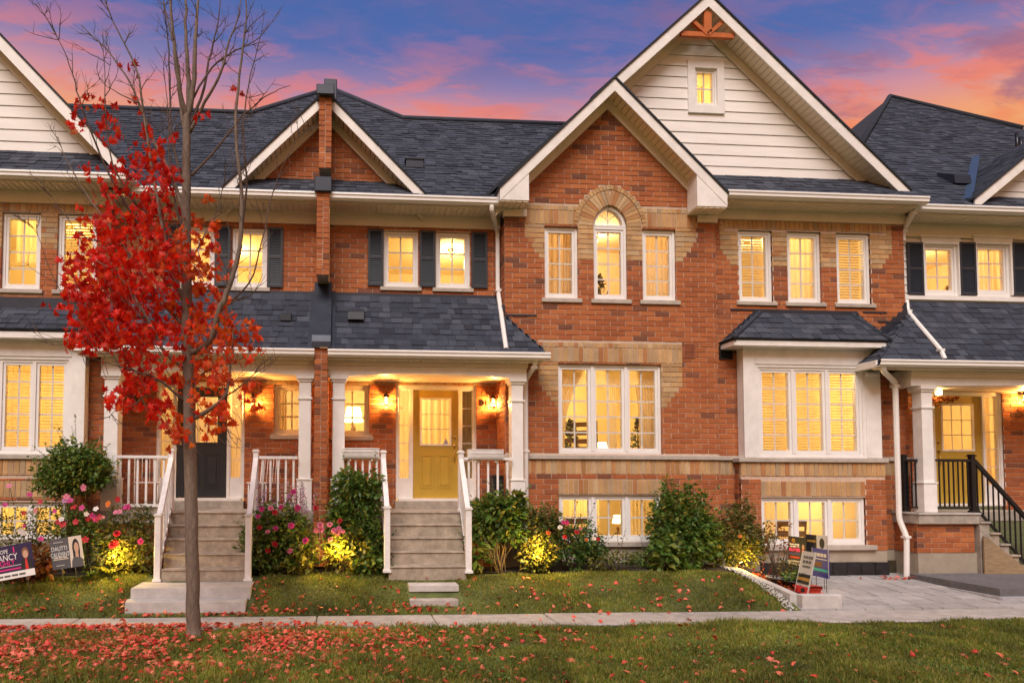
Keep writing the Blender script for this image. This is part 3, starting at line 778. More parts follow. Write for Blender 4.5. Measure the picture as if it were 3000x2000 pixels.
# arched middle window
aw = window(B, wm[0], wm[1], wm[2], wm[3] - .0, YG, rows=4, sill=(.06, .075), name='arched_window')
ya = YG + .05; mb = MB()
for side in (-1, 1):
    Rr = arch_a + arch_e; tm = math.acos(arch_e / Rr); n = 12
    for k in range(n):
        ta, tb = tm * k / n, tm * (k + 1) / n
        P = [arc_pts(side, Rr - .05, ta), arc_pts(side, Rr - .002, ta), arc_pts(side, Rr - .002, tb), arc_pts(side, Rr - .05, tb)]
        mb.prism_y(P[::side], ya, ya + .12)
mb.box(wm[0], wm[1], ya - .004, ya + .12, arch_z, arch_z + .035)
mb.build('arch_frame', VINYL, aw)
mb = MB(); pts = [arc_pts(1, arch_a + arch_e - .045, t * .1) for t in range(0, 14) if t * .1 < 1.33]; pts = pts + [(2 * arch_c - x, z) for x, z in pts[::-1]]
mb.prism_y([(x, z) for x, z in pts], ya + .05, ya + .054); mb.build('pane', GLASS, aw)
mb = MB(); mb.box(arch_c - .008, arch_c + .008, ya + .056, ya + .064, arch_z + .03, arch_z + arch_a + .03)
for s in (-1, 1):
    P = [(arch_c + s * (.19 - .19 * math.cos(t)) * .95, arch_z + .03 + .2 * math.sin(t)) for t in [k * .26 for k in range(6)]]
    mb.tube([(x, ya + .06, z) for x, z in P], .008, 4, smooth=False)
mb.build('grille', VINYL, aw)
window(B, *liv, YG, lites=3, rows=5)
window(B, *bas, YG, lites=3, rows=2); one_box('basement_sill', STONE, B, bas[0] - .02, bas[1] + .03, YG - .05, YG + .06, bas[2] - .085, bas[2] - .003, b=.006)
r_ = rect(2002, 2037, 1007, 1048, YG); mb = MB(); ring(mb, *r_, .02, YG - .012, YG + .02)
for k in range(5): z = r_[2] + .03 + k * (r_[3] - r_[2] - .05) / 5; mb.box(r_[0] + .02, r_[1] - .02, YG - .014 + .002 * (k % 2), YG + .01, z, z + .018)
mb.build('wall_vent', mat('brick_vent', (.30, .10, .05), .7, .1, 20), B)
# gable trim of the bay
gable_trim(B, g_ax, g_az, g_xl, g_xr, g_sl, YG - .36, YG)
gable_roof(B, g_ax, g_az + .02, g_xl, g_xr, g_sl, YG - .3, 13.6)
for s, pxa, pxb in ((-1, 1464, 1550), (1, 2043, 2130)):
    xe = g_xl if s < 0 else g_xr; xi = X(1550, 530, YG - .36) if s < 0 else X(2043, 540, YG - .36); zb = g_ez - .21
    zi = g_az - g_sl * abs(xi - g_ax) - .1
    mb = MB(); mb.prism_y([(xe, zb), (xi, zb), (xi, zi), (xe, g_ez - .03)][::-s], YG - .352, YG - .01); mb.build('eave_return', WHITE, B)
    xb0, xb1 = (XL - .03, X(1541, 580, YG)) if s < 0 else (X(2041, 590, YG), XR + .02)
    one_box('frieze_block', CREAMW, B, xb0, xb1, YG - .05, YG + .05, zb - .155, zb - .03)
    soffit(B, min(xe, xi), max(xe, xi), YG - .34, YG, zb - .025)
# recessed door wall, lower and upper
FD = Face('front', YD)
PF_Z = Z(1280, 1497, 11.05)                                    # porch floor
dr = rect(1160, 1396, 1129, 1466, YD); dslab = (X(1211, 1300, YD), X(1344, 1300, YD))
pw = rect(982, 1082, 1128, 1277, YD)
uw1 = rect(1124, 1225, 677, 841, YU); uw2 = rect(1277, 1377, 681, 843, YU); FU = Face('front', YU)
uw2 = (uw2[0], uw2[1], uw1[2], uw1[3])
UP0 = Z(1200, 862, YU)
nrow = 27
sB0, sB1 = dr[3] + .004, dr[3] + .262
wd1 = brick_wall(B, FD, PF_Z, PF_Z + nrow * COURSE + .2, lambda z: (FW_X + .1, XL), [(dr[0], dr[1], dr[2] - .2, dr[3]), pw], bands=[(FW_X + .1, XL, sB0, sB1), (pw[0] - .05, pw[1] + .05, pw[2] - .08, pw[2] + .01)], name='door_wall')
soldiers(B, FD, wd1, FW_X + .1, XL, sB0, sB1)
wu1 = brick_wall(B, FU, UP0, EAVE_Z - .1, lambda z: (FW_X + .1, XL), [uw1, uw2], bands=[(uw1[0] - .05, uw1[1] + .05, uw1[2] - .07, uw1[2] + .01), (uw2[0] - .05, uw2[1] + .05, uw2[2] - .07, uw2[2] + .01)], name='upper_wall')
for w_ in (uw1, uw2): window(B, *w_, YU, rows=3, sill=(.06, .07), rec=.035)
window(B, *pw, YD, rows=3, sill=(.07, .075), m=CREAMW)
for a, b in ((1077, 1124), (1228, 1276), (1380, 1428)): r_ = rect(a, b, 678, 839, YU); shutter(B, r_[0] + .004, r_[1] - .004, uw1[2] + .01, uw1[3] + .015, YU - .004)
entry(B, dr[0], dr[1], dslab[0], dslab[1], PF_Z + .16, dr[3], dr[3] - PF_Z - .16 - .08, YD, DOORY)
one_box('door_step', CONC, B, dr[0] - .03, dr[1] + .03, YD - .22, YD + .03, PF_Z - .02, PF_Z + .135, b=.01)
# eave of the upper wall
gz = EAVE_Z
gutter(B, FW_X + .105, g_xl + .12, EAVE_Y - .06, gz); soffit(B, FW_X + .105, XL + .0, EAVE_Y + .06, YU, gz - .15)
one_box('frieze_board', CREAMW, B, FW_X + .105, XL, YU - .03, YU + .02, gz - .36, gz - .15)
mb = MB(); mb.add([(g_xl + .12, EAVE_Y - .06, gz), (g_xl + .12, EAVE_Y - .06, gz - .118), (g_xl + .24, YG - .35, g_ez - .19), (g_xl + .24, YG - .35, g_ez - .05), (g_xl + .5, EAVE_Y, gz), (g_xl + .5, EAVE_Y, gz - .118), (g_xl + .5, YG - .3, g_ez - .19), (g_xl + .5, YG - .3, g_ez - .05)], [(0, 1, 2, 3), (1, 5, 6, 2), (0, 3, 7, 4)])
mb.build('gutter_return', VINYL, B)
dsx = XL - .055; downspout(B, [(X(1441, 588, 11.35), 11.36, gz - .12), (X(1441, 597, 11.35), 11.36, gz - .2), (dsx, YU - .06, gz - .40), (dsx, YU - .06, Z(1460, 860, YU) + .1), (dsx + .01, YU - .1, Z(1460, 875, YU)), (X(1484, 1025, 10.95), 10.98, Z(1484, 1025, 10.95) + .02)], name='downspout')
# main roof of B with the raised peak at the party line
RX = g_ax + .6; rp, pk = on_slope(1180, 350), on_slope(945, 262); re = on_slope(1500, 362)
slope_roof(B, EAVE_Y, EAVE_Z, PIT, [(FW_X + .02, EAVE_Y), (XL, EAVE_Y), (g_ax, EAVE_Y + (g_az - EAVE_Z) / PIT), (RX, EAVE_Y + (g_az - EAVE_Z) / PIT + .2), (RX, re.y), (rp.x, rp.y), (FW_X + .02, pk.y)], t=.016, name='main_roof')
cap = MB(); cap.tube([(RX, re.y, EAVE_Z + PIT * (re.y - EAVE_Y) + .03), (rp.x, rp.y, rp.z + .03), (FW_X, pk.y, pk.z + .03)], .06, 6); cap.build('ridge_cap', SHING, B)
v = on_slope(1213, 486); mb = MB(); mb.box(v.x - .16, v.x + .16, v.y - .12, v.y + .2, v.z - .08, v.z + .07); mb.box(v.x - .18, v.x + .18, v.y - .14, v.y + .22, v.z + .07, v.z + .09); mb.build('roof_vent', METAL, B)
# porch roof
PE_Y, PE_Z = 10.92, Z(1250, 1029, 10.9); PP = (Z(1200, 868, YU) - PE_Z) / (YU - PE_Y)
pr_x1 = X(1604, 1032, 10.92); hx = X(1483, 930, YG)
pr = slope_roof(B, PE_Y, PE_Z, PP, [(FW_X + .10, PE_Y), (pr_x1, PE_Y), (hx, YG), (XL - .01, YG), (XL - .01, YU), (FW_X + .10, YU)], name='porch_roof')
hz = PE_Z + PP * (YG - PE_Y)
hr = roof_sheet(B, [(pr_x1, PE_Y, PE_Z - .01), (pr_x1, YG, PE_Z - .01), (hx, YG, hz - .01)], 'porch_hip')
hv = Vector((hx - pr_x1, 0, hz - PE_Z)); hl = hv.length
roof_plane(B, hr, (pr_x1, PE_Y, PE_Z), (0, 1, 0), hv, [(0, 0), (YG - PE_Y, 0), (YG - PE_Y, hl)])
gutter(B, FW_X + .105, pr_x1 + .03, PE_Y - .09, PE_Z + .005, name='porch_gutter')
one_box('flashing', METAL, B, FW_X + .11, XL - .012, YU - .012, YU + .002, Z(1200, 876, YU) - .03, UP0 + .006)
# stepped flashing on the bay where the porch roof dies into it
fl = MB()
for k in range(8):
    za = hz + .22 - k * COURSE; xb = pr_x1 + (za - PE_Z - .10) / (hz - PE_Z) * (hx - pr_x1)
    fl.add([(XL + .003, YG - .004 - .0004 * k, za - COURSE - .02), (xb + .06, YG - .004 - .0004 * k, za - COURSE - .02), (xb, YG - .004 - .0004 * k, za), (XL + .003, YG - .004 - .0004 * k, za)], [(0, 1, 2, 3)])
fl.build('step_flashing', METAL, B)
r_ = rect(1480, 1572, 921, 926, YG); one_box('drip_strip', METAL, B, r_[0], r_[1], YG - .012, YG + .01, r_[2], r_[3])
v = on_slope(1042, 925, PE_Y, PE_Z, PP); mb = MB(); mb.prism_x([(v.y - .18, v.z - .10), (v.y - .16, v.z + .03), (v.y - .10, v.z + .07), (v.y + .22, v.z + .19), (v.y + .22, v.z)], v.x - .135, v.x + .135); mb.build('roof_vent', SHUT, B)
# porch beam, ceiling, columns
bz0, bz1 = Z(1250, 1104, 11.15), Z(1250, 1053, 11.15); bzm = Z(1250, 1075, 11.15)
soffit(B, FW_X + .105, pr_x1 - .05, PE_Y + .03, 11.13, PE_Z - .135)
bx0, bx1 = FW_X + .105, X(1543, 1080, 11.13)
def beam(house, x0, x1, xa, xb, zb0, zbm, zb1, y0=11.13, y1=11.37, rise=.055):
    one_box('beam_upper_board', CREAMW, house, x0, x1 + .02, y0 - .02, y1, zbm, zb1)
    mb = MB(); n = 16; P = [(x0, zb0), (xa, zb0)]
    P += [(xa + (xb - xa) * k / n, zb0 + rise * math.sin(math.pi * k / n)) for k in range(n + 1)] + [(x1, zb0), (x1, zbm - .006), (x0, zbm - .006)]
    vs = [(x, y0, z) for x, z in P] + [(x, y1, z) for x, z in P]; k = len(P)
    # strips so that the arched face stays clean
    for i in range(k - 3):
        (xa_, za_), (xb_, zb_) = P[i], P[i + 1]
        if xb_ - xa_ < .001: continue
        mb.prism_y([(xa_, za_), (xb_, zb_), (xb_, zbm - .004), (xa_, zbm - .004)], y0, y1)
    return mb.build('arched_beam', WHITE, house)
colL, colR = X(992, 1250, 11.25), X(1512, 1250, 11.25)
beam(B, bx0, bx1, colL + .13, colR - .13, bz0, bzm, bz1)
one_box('porch_ceiling', CREAM, B, bx0, XL - .003, 11.38, YD - .02, bz0 + .06, bz0 + .08)
column(B, colL, 11.25, PF_Z, bz0, .20); column(B, colR, 11.25, PF_Z, bz0, .20)
one_box('porch_slab', CONC, B, FW_X + .105, XL + .02, 11.05, YD - .23, PF_Z - .2, PF_Z, b=.012)
brick_wall(B, Face('front', 11.12), PF_Z - .2 - 11 * COURSE, PF_Z - .2, lambda z: (FW_X + .105, XL), name='porch_base')
one_box('porch_base_corner', FOUND, B, XL - .1, XL + .2, 11.06, YG - .005, -.5, PF_Z - .2)
downspout(B, [(X(1568, 1065, 10.98), 10.98, PE_Z - .11), (X(1568, 1080, 10.98), 11.0, PE_Z - .2), (X(1541, 1108, 11.4), 11.42, PE_Z - .36), (X(1541, 1300, 11.42), 11.42, 2.), (X(1541, 1300, 11.42), 11.42, .4)])
# corbelled party pier on the upper wall, in the small gable and at the porch
pw_ = .105
def pier(house, z0, z1, y0, y1, name, xo=0.):
    w = one_box(name, MORTAR, house, FW_X + xo - pw_ + .008, FW_X + xo + pw_ - .008, y0 + .010, y1, z0, z1)
    f = Face('front', y0); n = int(round((z1 - z0) / COURSE)); h = (z1 - z0) / n
    for k in range(n):
        for s in (-1, 1):
            a, b = (-pw_, -.004) if s < 0 else (.004, pw_)
            BRICKS.setdefault(house.name, []).append((Face('front', y0 + random.uniform(-.006, .006)), FW_X + xo + a, FW_X + xo + b, z0 + k * h + .005, z0 + (k + 1) * h - .006, 'brick', w))
    return w
pz0, pz1 = Z(945, 805, 11.28), Z(945, 560, 11.28)
pier(B, pz0, pz1, 11.28, YU, 'party_pier')
dg_y = 11.80                                                    # small brick gable over the party line
az_ = Z(945, 270, 11.42); exl, exr = X(652, 562, 11.42), X(1246, 558, 11.42); dsl = (az_ - Z(945, 560, 11.42)) / ((exr - exl) / 2); dax = (exl + exr) / 2
pier(B, Z(945, 492, 11.28), Z(945, 277, 11.28), 11.28, dg_y, 'party_pier', dax - FW_X)
dgz0 = Z(945, 548, dg_y)
brick_wall(B, Face('front', dg_y), dgz0, az_ + .1, lambda z: (dax - (az_ - .2 - z) / dsl, dax + (az_ - .2 - z) / dsl), name='small_gable_wall')
gable_trim(B, dax, az_, exl, exr, dsl, 11.42, dg_y, w=.19)
gable_roof(B, dax, az_ + .02, exl, exr, dsl, 11.5, 14.0)
mb = MB(); mb.prism_x([(EAVE_Y + .1, gz + .02), (EAVE_Y + .12, gz + .09), (dg_y - .02, dgz0 - .01), (dg_y - .004, dgz0 + .03), (dg_y, dgz0 - .2)], exl + .25, exr - .25); mb.build('apron_flashing', METAL, B)
mb = MB(); mb.bbox(dax - .15, dax + .15, 11.18, 11.5, Z(945, 277, 11.2), Z(945, 247, 11.2), .012); mb.bbox(dax - .03, dax + .19, 11.51, 12.6, Z(945, 277, 11.2), Z(960, 229, 11.5), .012); mb.build('parapet_cap', METAL, B)
one_box('pier_flashing', METAL, B, FW_X - .145, FW_X + .145, 11.22, 11.5, Z(945, 560, 11.25) - .01, Z(945, 518, 11.25), b=.012)
# parapet between the two porch roofs and the pier under it
zf = lambda y: PE_Z + PP * (y - PE_Y)
mb = MB(); mb.prism_x([(10.86, zf(10.92) + .03), (10.86, zf(10.86) + .20), (10.91, zf(10.91) + .25), (YU, zf(YU) + .22), (YU, zf(YU) - .05)], FW_X - .15, FW_X + .15); mb.build('roof_parapet', METAL, B)
mb = MB()
for s in (-1, 1): mb.prism_x([(10.9, zf(10.9) + .01), (10.9, zf(10.9) + .05), (YU, zf(YU) + .06), (YU, zf(YU) + .01)], FW_X + s * .15 - (.065 if s < 0 else -.002), FW_X + s * .15 + (.065 if s > 0 else -.002))
mb.build('parapet_flashing', METAL, B)
pier(B, .2, zf(10.92) + .03, 10.90, YD, 'porch_pier')
for sd, xw in (('left', FW_X - .1), ('right', FW_X + .1)):
    brick_wall(B, Face(sd, xw), PF_Z, 3.5, lambda z: (11.06, YD - .01), name='porch_party_wall')
# rooms of B
curt_y = YG + .30
r1 = room(B, XL + .1, XR - .1, YG + .176, YG + 3., wl[2] - .9, arch_z + .55, 95., (.62, .55, .80), wins=[wl, wr, (wm[0], wm[1], wm[2], arch_z + .34)])
curtain(r1, wl[0] - .1, wl[1] + .05, wl[2] - .3, wl[3] + .1, YG + .6, SHEER, 7); curtain(r1, wr[0] - .1, wr[1] + .12, wr[2] - .3, wr[3] + .1, curt_y, SHEER, 9)
curtain(r1, wl[1] - .16, wl[1] + .08, wl[2] - .3, wl[3] + .1, curt_y, CURT, 4)
r2 = room(B, XL + .1, XR - .1, YG + .176, YG + 3.6, liv[2] - .34, liv[3] + .3, 110., (.45, .55, .78), wins=[liv])
lw3 = (liv[1] - liv[0]) / 3
curtain(r2, liv[0] - .1, liv[0] + lw3 * .95, liv[2] - .3, liv[3], curt_y, CURT, 8, gather=.55); curtain(r2, liv[1] + .05, liv[1] - lw3 * .62, liv[2] - .3, liv[3], curt_y, CURT, 7, gather=.25)
curtain(r2, liv[0] + lw3 * 1.95, liv[0] + lw3 * 1.45, liv[2] - .3, liv[3], curt_y + .1, SHEER, 6, gather=.5)
for k in range(3): curtain(r2, liv[0] + lw3 * k + .05, liv[0] + lw3 * (k + 1) - .05, liv[3] - .32, liv[3], YG + .22, SHEER, 2, .004, name='roller_shade')
r3 = room(B, XL + .1, XR - .1, YG + .176, YG + 3.2, bas[2] - 1.0, bas[3] + .3, 75., (.5, .6, .8), wins=[bas])
curtain(r3, bas[0] + lw3 * .95, bas[0] + lw3 * 1.9, bas[2] + .1, bas[3] + .05, YG + 1.2, SHEER, 8); curtain(r3, bas[1] - .5, bas[1], bas[2] - .2, bas[3] + .05, curt_y + .3, SHEER, 7)
r4 = room(B, FW_X + .15, XL - .1, YU + .16, YU + 3., uw1[2] - .8, uw1[3] + .14, 90., (.80, .4, .62), wins=[uw1, uw2])
r5 = room(B, FW_X + .15, XL - .1, YD + .145, YD + 3.4, PF_Z + .1, dr[3] + .3, 85., (.40, .5, .80), wins=[pw, (dr[0], dr[1], PF_Z, dr[3])])
curtain(r5, dr[0] + .02, dslab[0] - .02, PF_Z + .3, dr[3], YD + .20, SHEER, 3, .01)
curtain(r5, dslab[1] + .06, dr[1] - .05, PF_Z + .3, dr[3], YD + .20, mat('olive_curtain', (.30, .22, .09), .9, .08, 6), 3, .008); curtain(r5, dslab[0] + .05, dslab[1] - .05, PF_Z + .9, dr[3], YD + .9, SHEER, 6, .02)
def side_table_lamp(parent, x, y, z0, s=1.):
    q = MB(); q.lathe((x, y, z0), [(.09 * s, 0), (.09 * s, .02 * s), (.02 * s, .05 * s), (.05 * s, .16 * s), (.05 * s, .22 * s), (.012 * s, .30 * s), (.012 * s, .36 * s)], 12); q.build('lamp_foot', FURN, parent)
    q = MB(); q.lathe((x, y, z0), [(.19 * s, .34 * s), (.18 * s, .36 * s), (.13 * s, .62 * s)], 18); q.build('lamp_shade', BULB, parent)
def dining_chair(parent, x, y, z0, a=0., s=1.):
    q = MB(); c, sn = math.cos(a), math.sin(a); P = lambda u, v, w: (x + (u * c - v * sn) * s, y + (u * sn + v * c) * s, z0 + w * s)
    for u in (-.2, .2):
        for v in (-.2, .2): q.tube([P(u, v, 0), P(u, v, .45)], .02, 6)
        q.tube([P(u, .2, .45), P(u * 1.05, .28, 1.0)], .02, 6)
    q.rbar(P(-.23, 0, .46), P(.23, 0, .46), .46 * s, .05 * s)
    for w in (.62, .78, .94): q.rbar(P(-.21, .2 + (w - .45) * .14, w), P(.21, .2 + (w - .45) * .14, w), .02 * s, .09 * s)
    q.build('dining_chair', FURN, parent)
def house_plant(parent, x, y, z0, s=1., seed=1):
    rg = np.random.default_rng(seed); n = 160; th = rg.uniform(0, 6.28, n); h = rg.uniform(.28, 1.25, n); rr = (1.3 - h) * .42 * rg.uniform(.3, 1, n)
    pos = np.stack([x + rr * np.cos(th) * s, y + rr * np.sin(th) * s, z0 + h * s], -1)
    q = MB(); q.lathe((x, y, z0), [(.11 * s, 0), (.15 * s, .26 * s), (.13 * s, .26 * s)], 14); q.tube([(x, y, z0 + .2 * s), (x, y, z0 + 1.2 * s)], .012, 6); q.build('plant_pot', FURN, parent)
    scatter('plant_leaves', [(-.5, 0, 0), (0, .5, .1), (.5, 0, 0), (0, -.5, .1)], [(0, 1, 2, 3)], pos, rot_mats(th, rg.uniform(-.8, .8, n), rg.uniform(-.8, .8, n)), rg.uniform(.06, .13, n) * s, mat('house_plant_leaf', (.10, .12, .03), .6, island=.3), parent, 'stuff')
house_plant(r1, (wm[0] + wm[1]) / 2 + .12, YG + .8, wm[2] - .25, .75, 3); house_plant(r1, wl[0] + .28, YG + 1.2, wl[2] - .35, .5, 5); dining_chair(r1, wm[0] + .05, YG + 1.4, wm[2] - .75)
dining_chair(r2, liv[0] + lw3 * 1.15, YG + 1.0, liv[2] - .33, .5); dining_chair(r2, liv[0] + lw3 * 1.75, YG + 1.5, liv[2] - .33, 2.6); house_plant(r2, liv[0] + lw3 * .75, YG + .75, liv[2] - .33, .8, 7); house_plant(r2, liv[1] - .16, YG + .62, liv[2] - .3, .8, 9)
side_table_lamp(r2, liv[0] + lw3 * 2.35, YG + 1.8, liv[2] - .2, .8)
dining_chair(r3, bas[0] + lw3 * 1.3, YG + .8, bas[2] - .75, .3, 1.1); side_table_lamp(r3, bas[1] - .3, YG + 1.2, bas[2] + .05, .55); dining_chair(r3, bas[0] + .3, YG + 1.6, bas[2] - .6, 2.)
side_table_lamp(r5, pw[1] - .27, YD + .8, pw[2] - .02, 1.)
# ================================================================== HOUSE C: right townhouse
C = thing('townhouse', (7.2, 12.2, 0), 'townhouse with boxed white bay window under tall ivory siding gable, black porch railing', 'house', 'terrace of brick townhouses')
CX0, CX1 = XR + .002, X(2653, 900, YC)
FC = Face('front', YC)
cw = [rect(2165, 2264, 678, 886, YC), rect(2308, 2407, 679, 887, YC), rect(2452, 2552, 680, 888, YC)]
cz0, cz1 = sum(w[2] for w in cw) / 3, sum(w[3] for w in cw) / 3
cw = [(w[0], w[1], cz0, cz1) for w in cw]
cs0, cs1 = Z(2360, 676, YC), Z(2360, 632, YC); ch1 = cs1 + COURSE
qx0, qx1 = X(2107, 650, YC), X(2611, 650, YC); qc0, qc1 = X(2121, 650, YC), X(2597, 650, YC)
buffs = []
for i in range(7):
    o = 0 if i < 4 else (i - 3) * step; zt = cs0 - i * COURSE
    buffs += [(qx0 + o, cw[0][0], zt - COURSE, zt), (cw[2][1], qx1 - o, zt - COURSE, zt), (cw[0][1], cw[1][0], zt - COURSE, zt), (cw[1][1], cw[2][0], zt - COURSE, zt)]
buffs += [(qx0, qc0, cs0, ch1), (qc1, qx1, cs0, ch1)]
bxr = rect(2180, 2577, 1015, 1340, YX)                          # boxed window front
sil = [(w[0] - .05, w[1] + .05, w[2] - .07, w[2] + .01) for w in cw]
bb = rect(2174, 2598, 1390, 1600, YX)
c_b0 = Z(2400, 1612, YX)
wallC = brick_wall(C, FC, c_b0, 6.35, lambda z: (CX0, CX1), cw + [(bxr[0] + .05, bxr[1] - .05, c_b0 - .1, bxr[3])], buffs, bands=sil + [(qc0, qc1, cs0, ch1), (CX0, CX1, BAND_Z0, SILL_Z1)])
soldiers(C, FC, wallC, qc0, qc1, cs0, cs1); soldiers(C, FC, wallC, qc0, qc1, cs1, ch1, name='header_brick')
soldiers(C, FC, wallC, CX0, bb[0] - .005, BAND_Z0, SILL_Z0); soldiers(C, FC, wallC, bb[1] + .005, CX1, BAND_Z0, SILL_Z0)
one_box('stone_course', STONE, wallC, CX0 + .005, CX1 + .03, YC - .04, YC + .1, SILL_Z0, SILL_Z1, b=.008)
for w_ in cw: window(C, *w_, YC, rows=4, sill=(.06, .07))
brick_wall(C, Face('right', CX1), c_b0, 6.3, lambda z: (YC + .1, YD), name='side_wall')
# base under the boxed window
FX = Face('front', YX); cb = rect(2232, 2538, 1456, 1596, YX)
cbs0, cbs1 = Z(2385, 1453, YX), Z(2385, 1409, YX)
xs0, xs1 = Z(2385, 1395, YX), Z(2385, 1354, YX)
wx = brick_wall(C, FX, c_b0, xs0, lambda z: (bb[0], bb[1]), [cb], bands=[(cb[0], cb[1], cbs0, cbs1), (cb[0] - .03, cb[1] + .06, cb[2] - .08, cb[2] + .01)], name='bay_base_wall')
soldiers(C, FX, wx, cb[0], cb[1], cbs0, cbs1); soldiers(C, FX, wx, bb[0], bb[1], xs0, xs1)
one_box('mortar_bed', MORTAR, wx, bb[0] + .003, bb[1] - .003, YX + .013, YX + .06, max(xs0 - .12, cbs1 + .01), xs0 + .012)
brick_wall(C, Face('left', bb[0]), c_b0, xs1, lambda z: (YX + .10, YC), name='bay_base_side'); brick_wall(C, Face('right', bb[1]), c_b0, xs1, lambda z: (YX + .10, YC), name='bay_base_side')
one_box('stone_course', STONE, wx, bb[0] - .05, bb[1] + .04, YX - .04, YC - .045, xs1, xs1 + .075, b=.008)
window(C, *cb, YX, lites=3, rows=2); one_box('basement_sill', STONE, C, cb[0] - .03, cb[1] + .16, YX - .05, YX + .06, cb[2] - .085, cb[2] - .003, b=.006)
one_box('foundation', FOUND, C, bb[0] + .01, bb[1] - .005, YX + .012, YX + .2, -.5, c_b0 - .004)
one_box('foundation', FOUND, C, CX0, CX1 - .005, YC + .012, YC + .3, -.5, c_b0 - .004)
tz0, tz1 = Z(2400, 1706, YX), Z(2400, 1646, YX); tx = X(2228, 1670, YX)
TILE = mat('black_slate_tile', (.018, .018, .021), .35, .5, 9, .2, 30)
n = 9
for k in range(n):
    a, b = tx + (bb[1] - tx) * k / n, tx + (bb[1] - tx) * (k + 1) / n
    one_box('skirting_tile', TILE, C, a + .004, b - .004, YX - .03 + random.uniform(-.004, .004), YX + .011, tz0 - .1, tz1 + random.uniform(-.006, .006), b=.005)
one_box('skirting_tile', mat('mossy_tile', (.05, .04, .02), .7, .6, 18), C, bb[1] + .01, CX1 - .07, YC - .02, YC + .01, tz0 - .1, tz1, b=.005)
# the boxed window
bw = rect(2223, 2527, 1077, 1336, YX); hz0 = bw[2] - .02; bx_z1 = Z(2380, 1015, YX)
mb = MB(); ring(mb, bxr[0], bxr[1], xs1 + .078, bx_z1, .0, YX, YX + .1) if False else None
mb.box(bxr[0], bw[0], YX, YC - .02, xs1 + .078, bx_z1); mb.box(bw[1], bxr[1], YX, YC - .02, xs1 + .078, bx_z1); mb.box(bw[0], bw[1], YX, YC - .02, bw[3], bx_z1); mb.box(bw[0], bw[1], YX, YX + .3, xs1 + .078, bw[2])
box = mb.build('boxed_bay', WHITE, C)
for d in ((bxr[0] - .012, bw[0] - .06, YX - .016, YX - .001, xs1 + .08, bx_z1 - .01), (bw[1] + .06, bxr[1] + .012, YX - .016, YX - .001, xs1 + .08, bx_z1 - .01), (bw[0] - .058, bw[1] + .058, YX - .016, YX - .001, bw[3] + .05, bx_z1 - .01)): one_box('trim_board', WHITE, box, *d, b=.003)
window(C, *bw, YX - .03, lites=3, rows=5)
fz0, fz1 = Z(2380, 1016, 11.2), Z(2380, 997, 11.2); fx0, fx1 = X(2149, 1005, 11.2), X(2600, 1008, 11.2)
one_box('bay_fascia', WHITE, C, fx0, fx1, 11.18, YC - .02, fz0, fz1, b=.006)
rt = Z(2360, 921, YC); tx0, tx1 = X(2226, 921, YC), X(2496, 924, YC)
bp = (rt - fz1) / (YC - 11.15)
br = slope_roof(C, 11.15, fz1 + .012, bp, [(fx0 - .02, 11.15), (fx1 + .02, 11.15), (tx1, YC), (tx0, YC)], name='bay_roof')
for s, xe, xt in ((-1, fx0 - .02, tx0), (1, fx1 + .02, tx1)):
    hr = roof_sheet(C, [(xe, 11.15, fz1), (xe, YC, fz1), (xt, YC, rt)], 'bay_hip'); hv = Vector((xt - xe, 0, rt - fz1)); hl = hv.length
    roof_plane(C, hr, (xe, 11.15, fz1 + .012), (0, 1, 0) if s > 0 else (0, -1, 0), hv, [(0, 0), ((YC - 11.15) * s, 0), ((YC - 11.15) * s, hl)])
    cp = MB(); cp.tube([(xe, 11.15, fz1 + .02), (xt, YC, rt + .02)], .045, 6); cp.build('hip_cap', SHING, C)
one_box('flashing', METAL, C, tx0 - .1, tx1 + .1, YC - .012, YC + .0, rt - .03, rt + .075)
for s, xt in ((-1, tx0), (1, tx1)):
    fl = MB()
    for k in range(6):
        za = rt + .065 - k * COURSE; xo = xt + s * (.10 + k * .098)
        fl.add([(xt - s * .1, YC - .006 - .0004 * k, za - COURSE - .01), (xo + s * .075, YC - .006 - .0004 * k, za - COURSE - .01), (xo, YC - .006 - .0004 * k, za), (xt - s * .1, YC - .006 - .0004 * k, za)], [(0, 1, 2, 3)])
    fl.build('step_flashing', METAL, C)
for a, b, yy in ((2140, 2290, 908), (2528, 2597, 915), (2572, 2655, 943)): r_ = rect(a, b, yy - 2.5, yy + 2.5, YC); one_box('drip_strip', METAL, C, r_[0], r_[1], YC - .014, YC + .01, r_[2], r_[3])
r_ = rect(2106, 2144, 1013, 1053, YC); mb = MB(); ring(mb, *r_, .018, YC - .03, YC + .02)
for k in range(5): z = r_[2] + .025 + k * (r_[3] - r_[2] - .04) / 5; mb.prism_x([(YC - .028, z), (YC - .006, z + .028), (YC - .002, z + .024), (YC - .024, z - .004)], r_[0] + .018, r_[1] - .018)
mb.box(r_[0] + .01, r_[1] - .01, YC - .004, YC + .01, r_[2] + .01, r_[3] - .01); mb.build('wall_vent', BLACK, C)
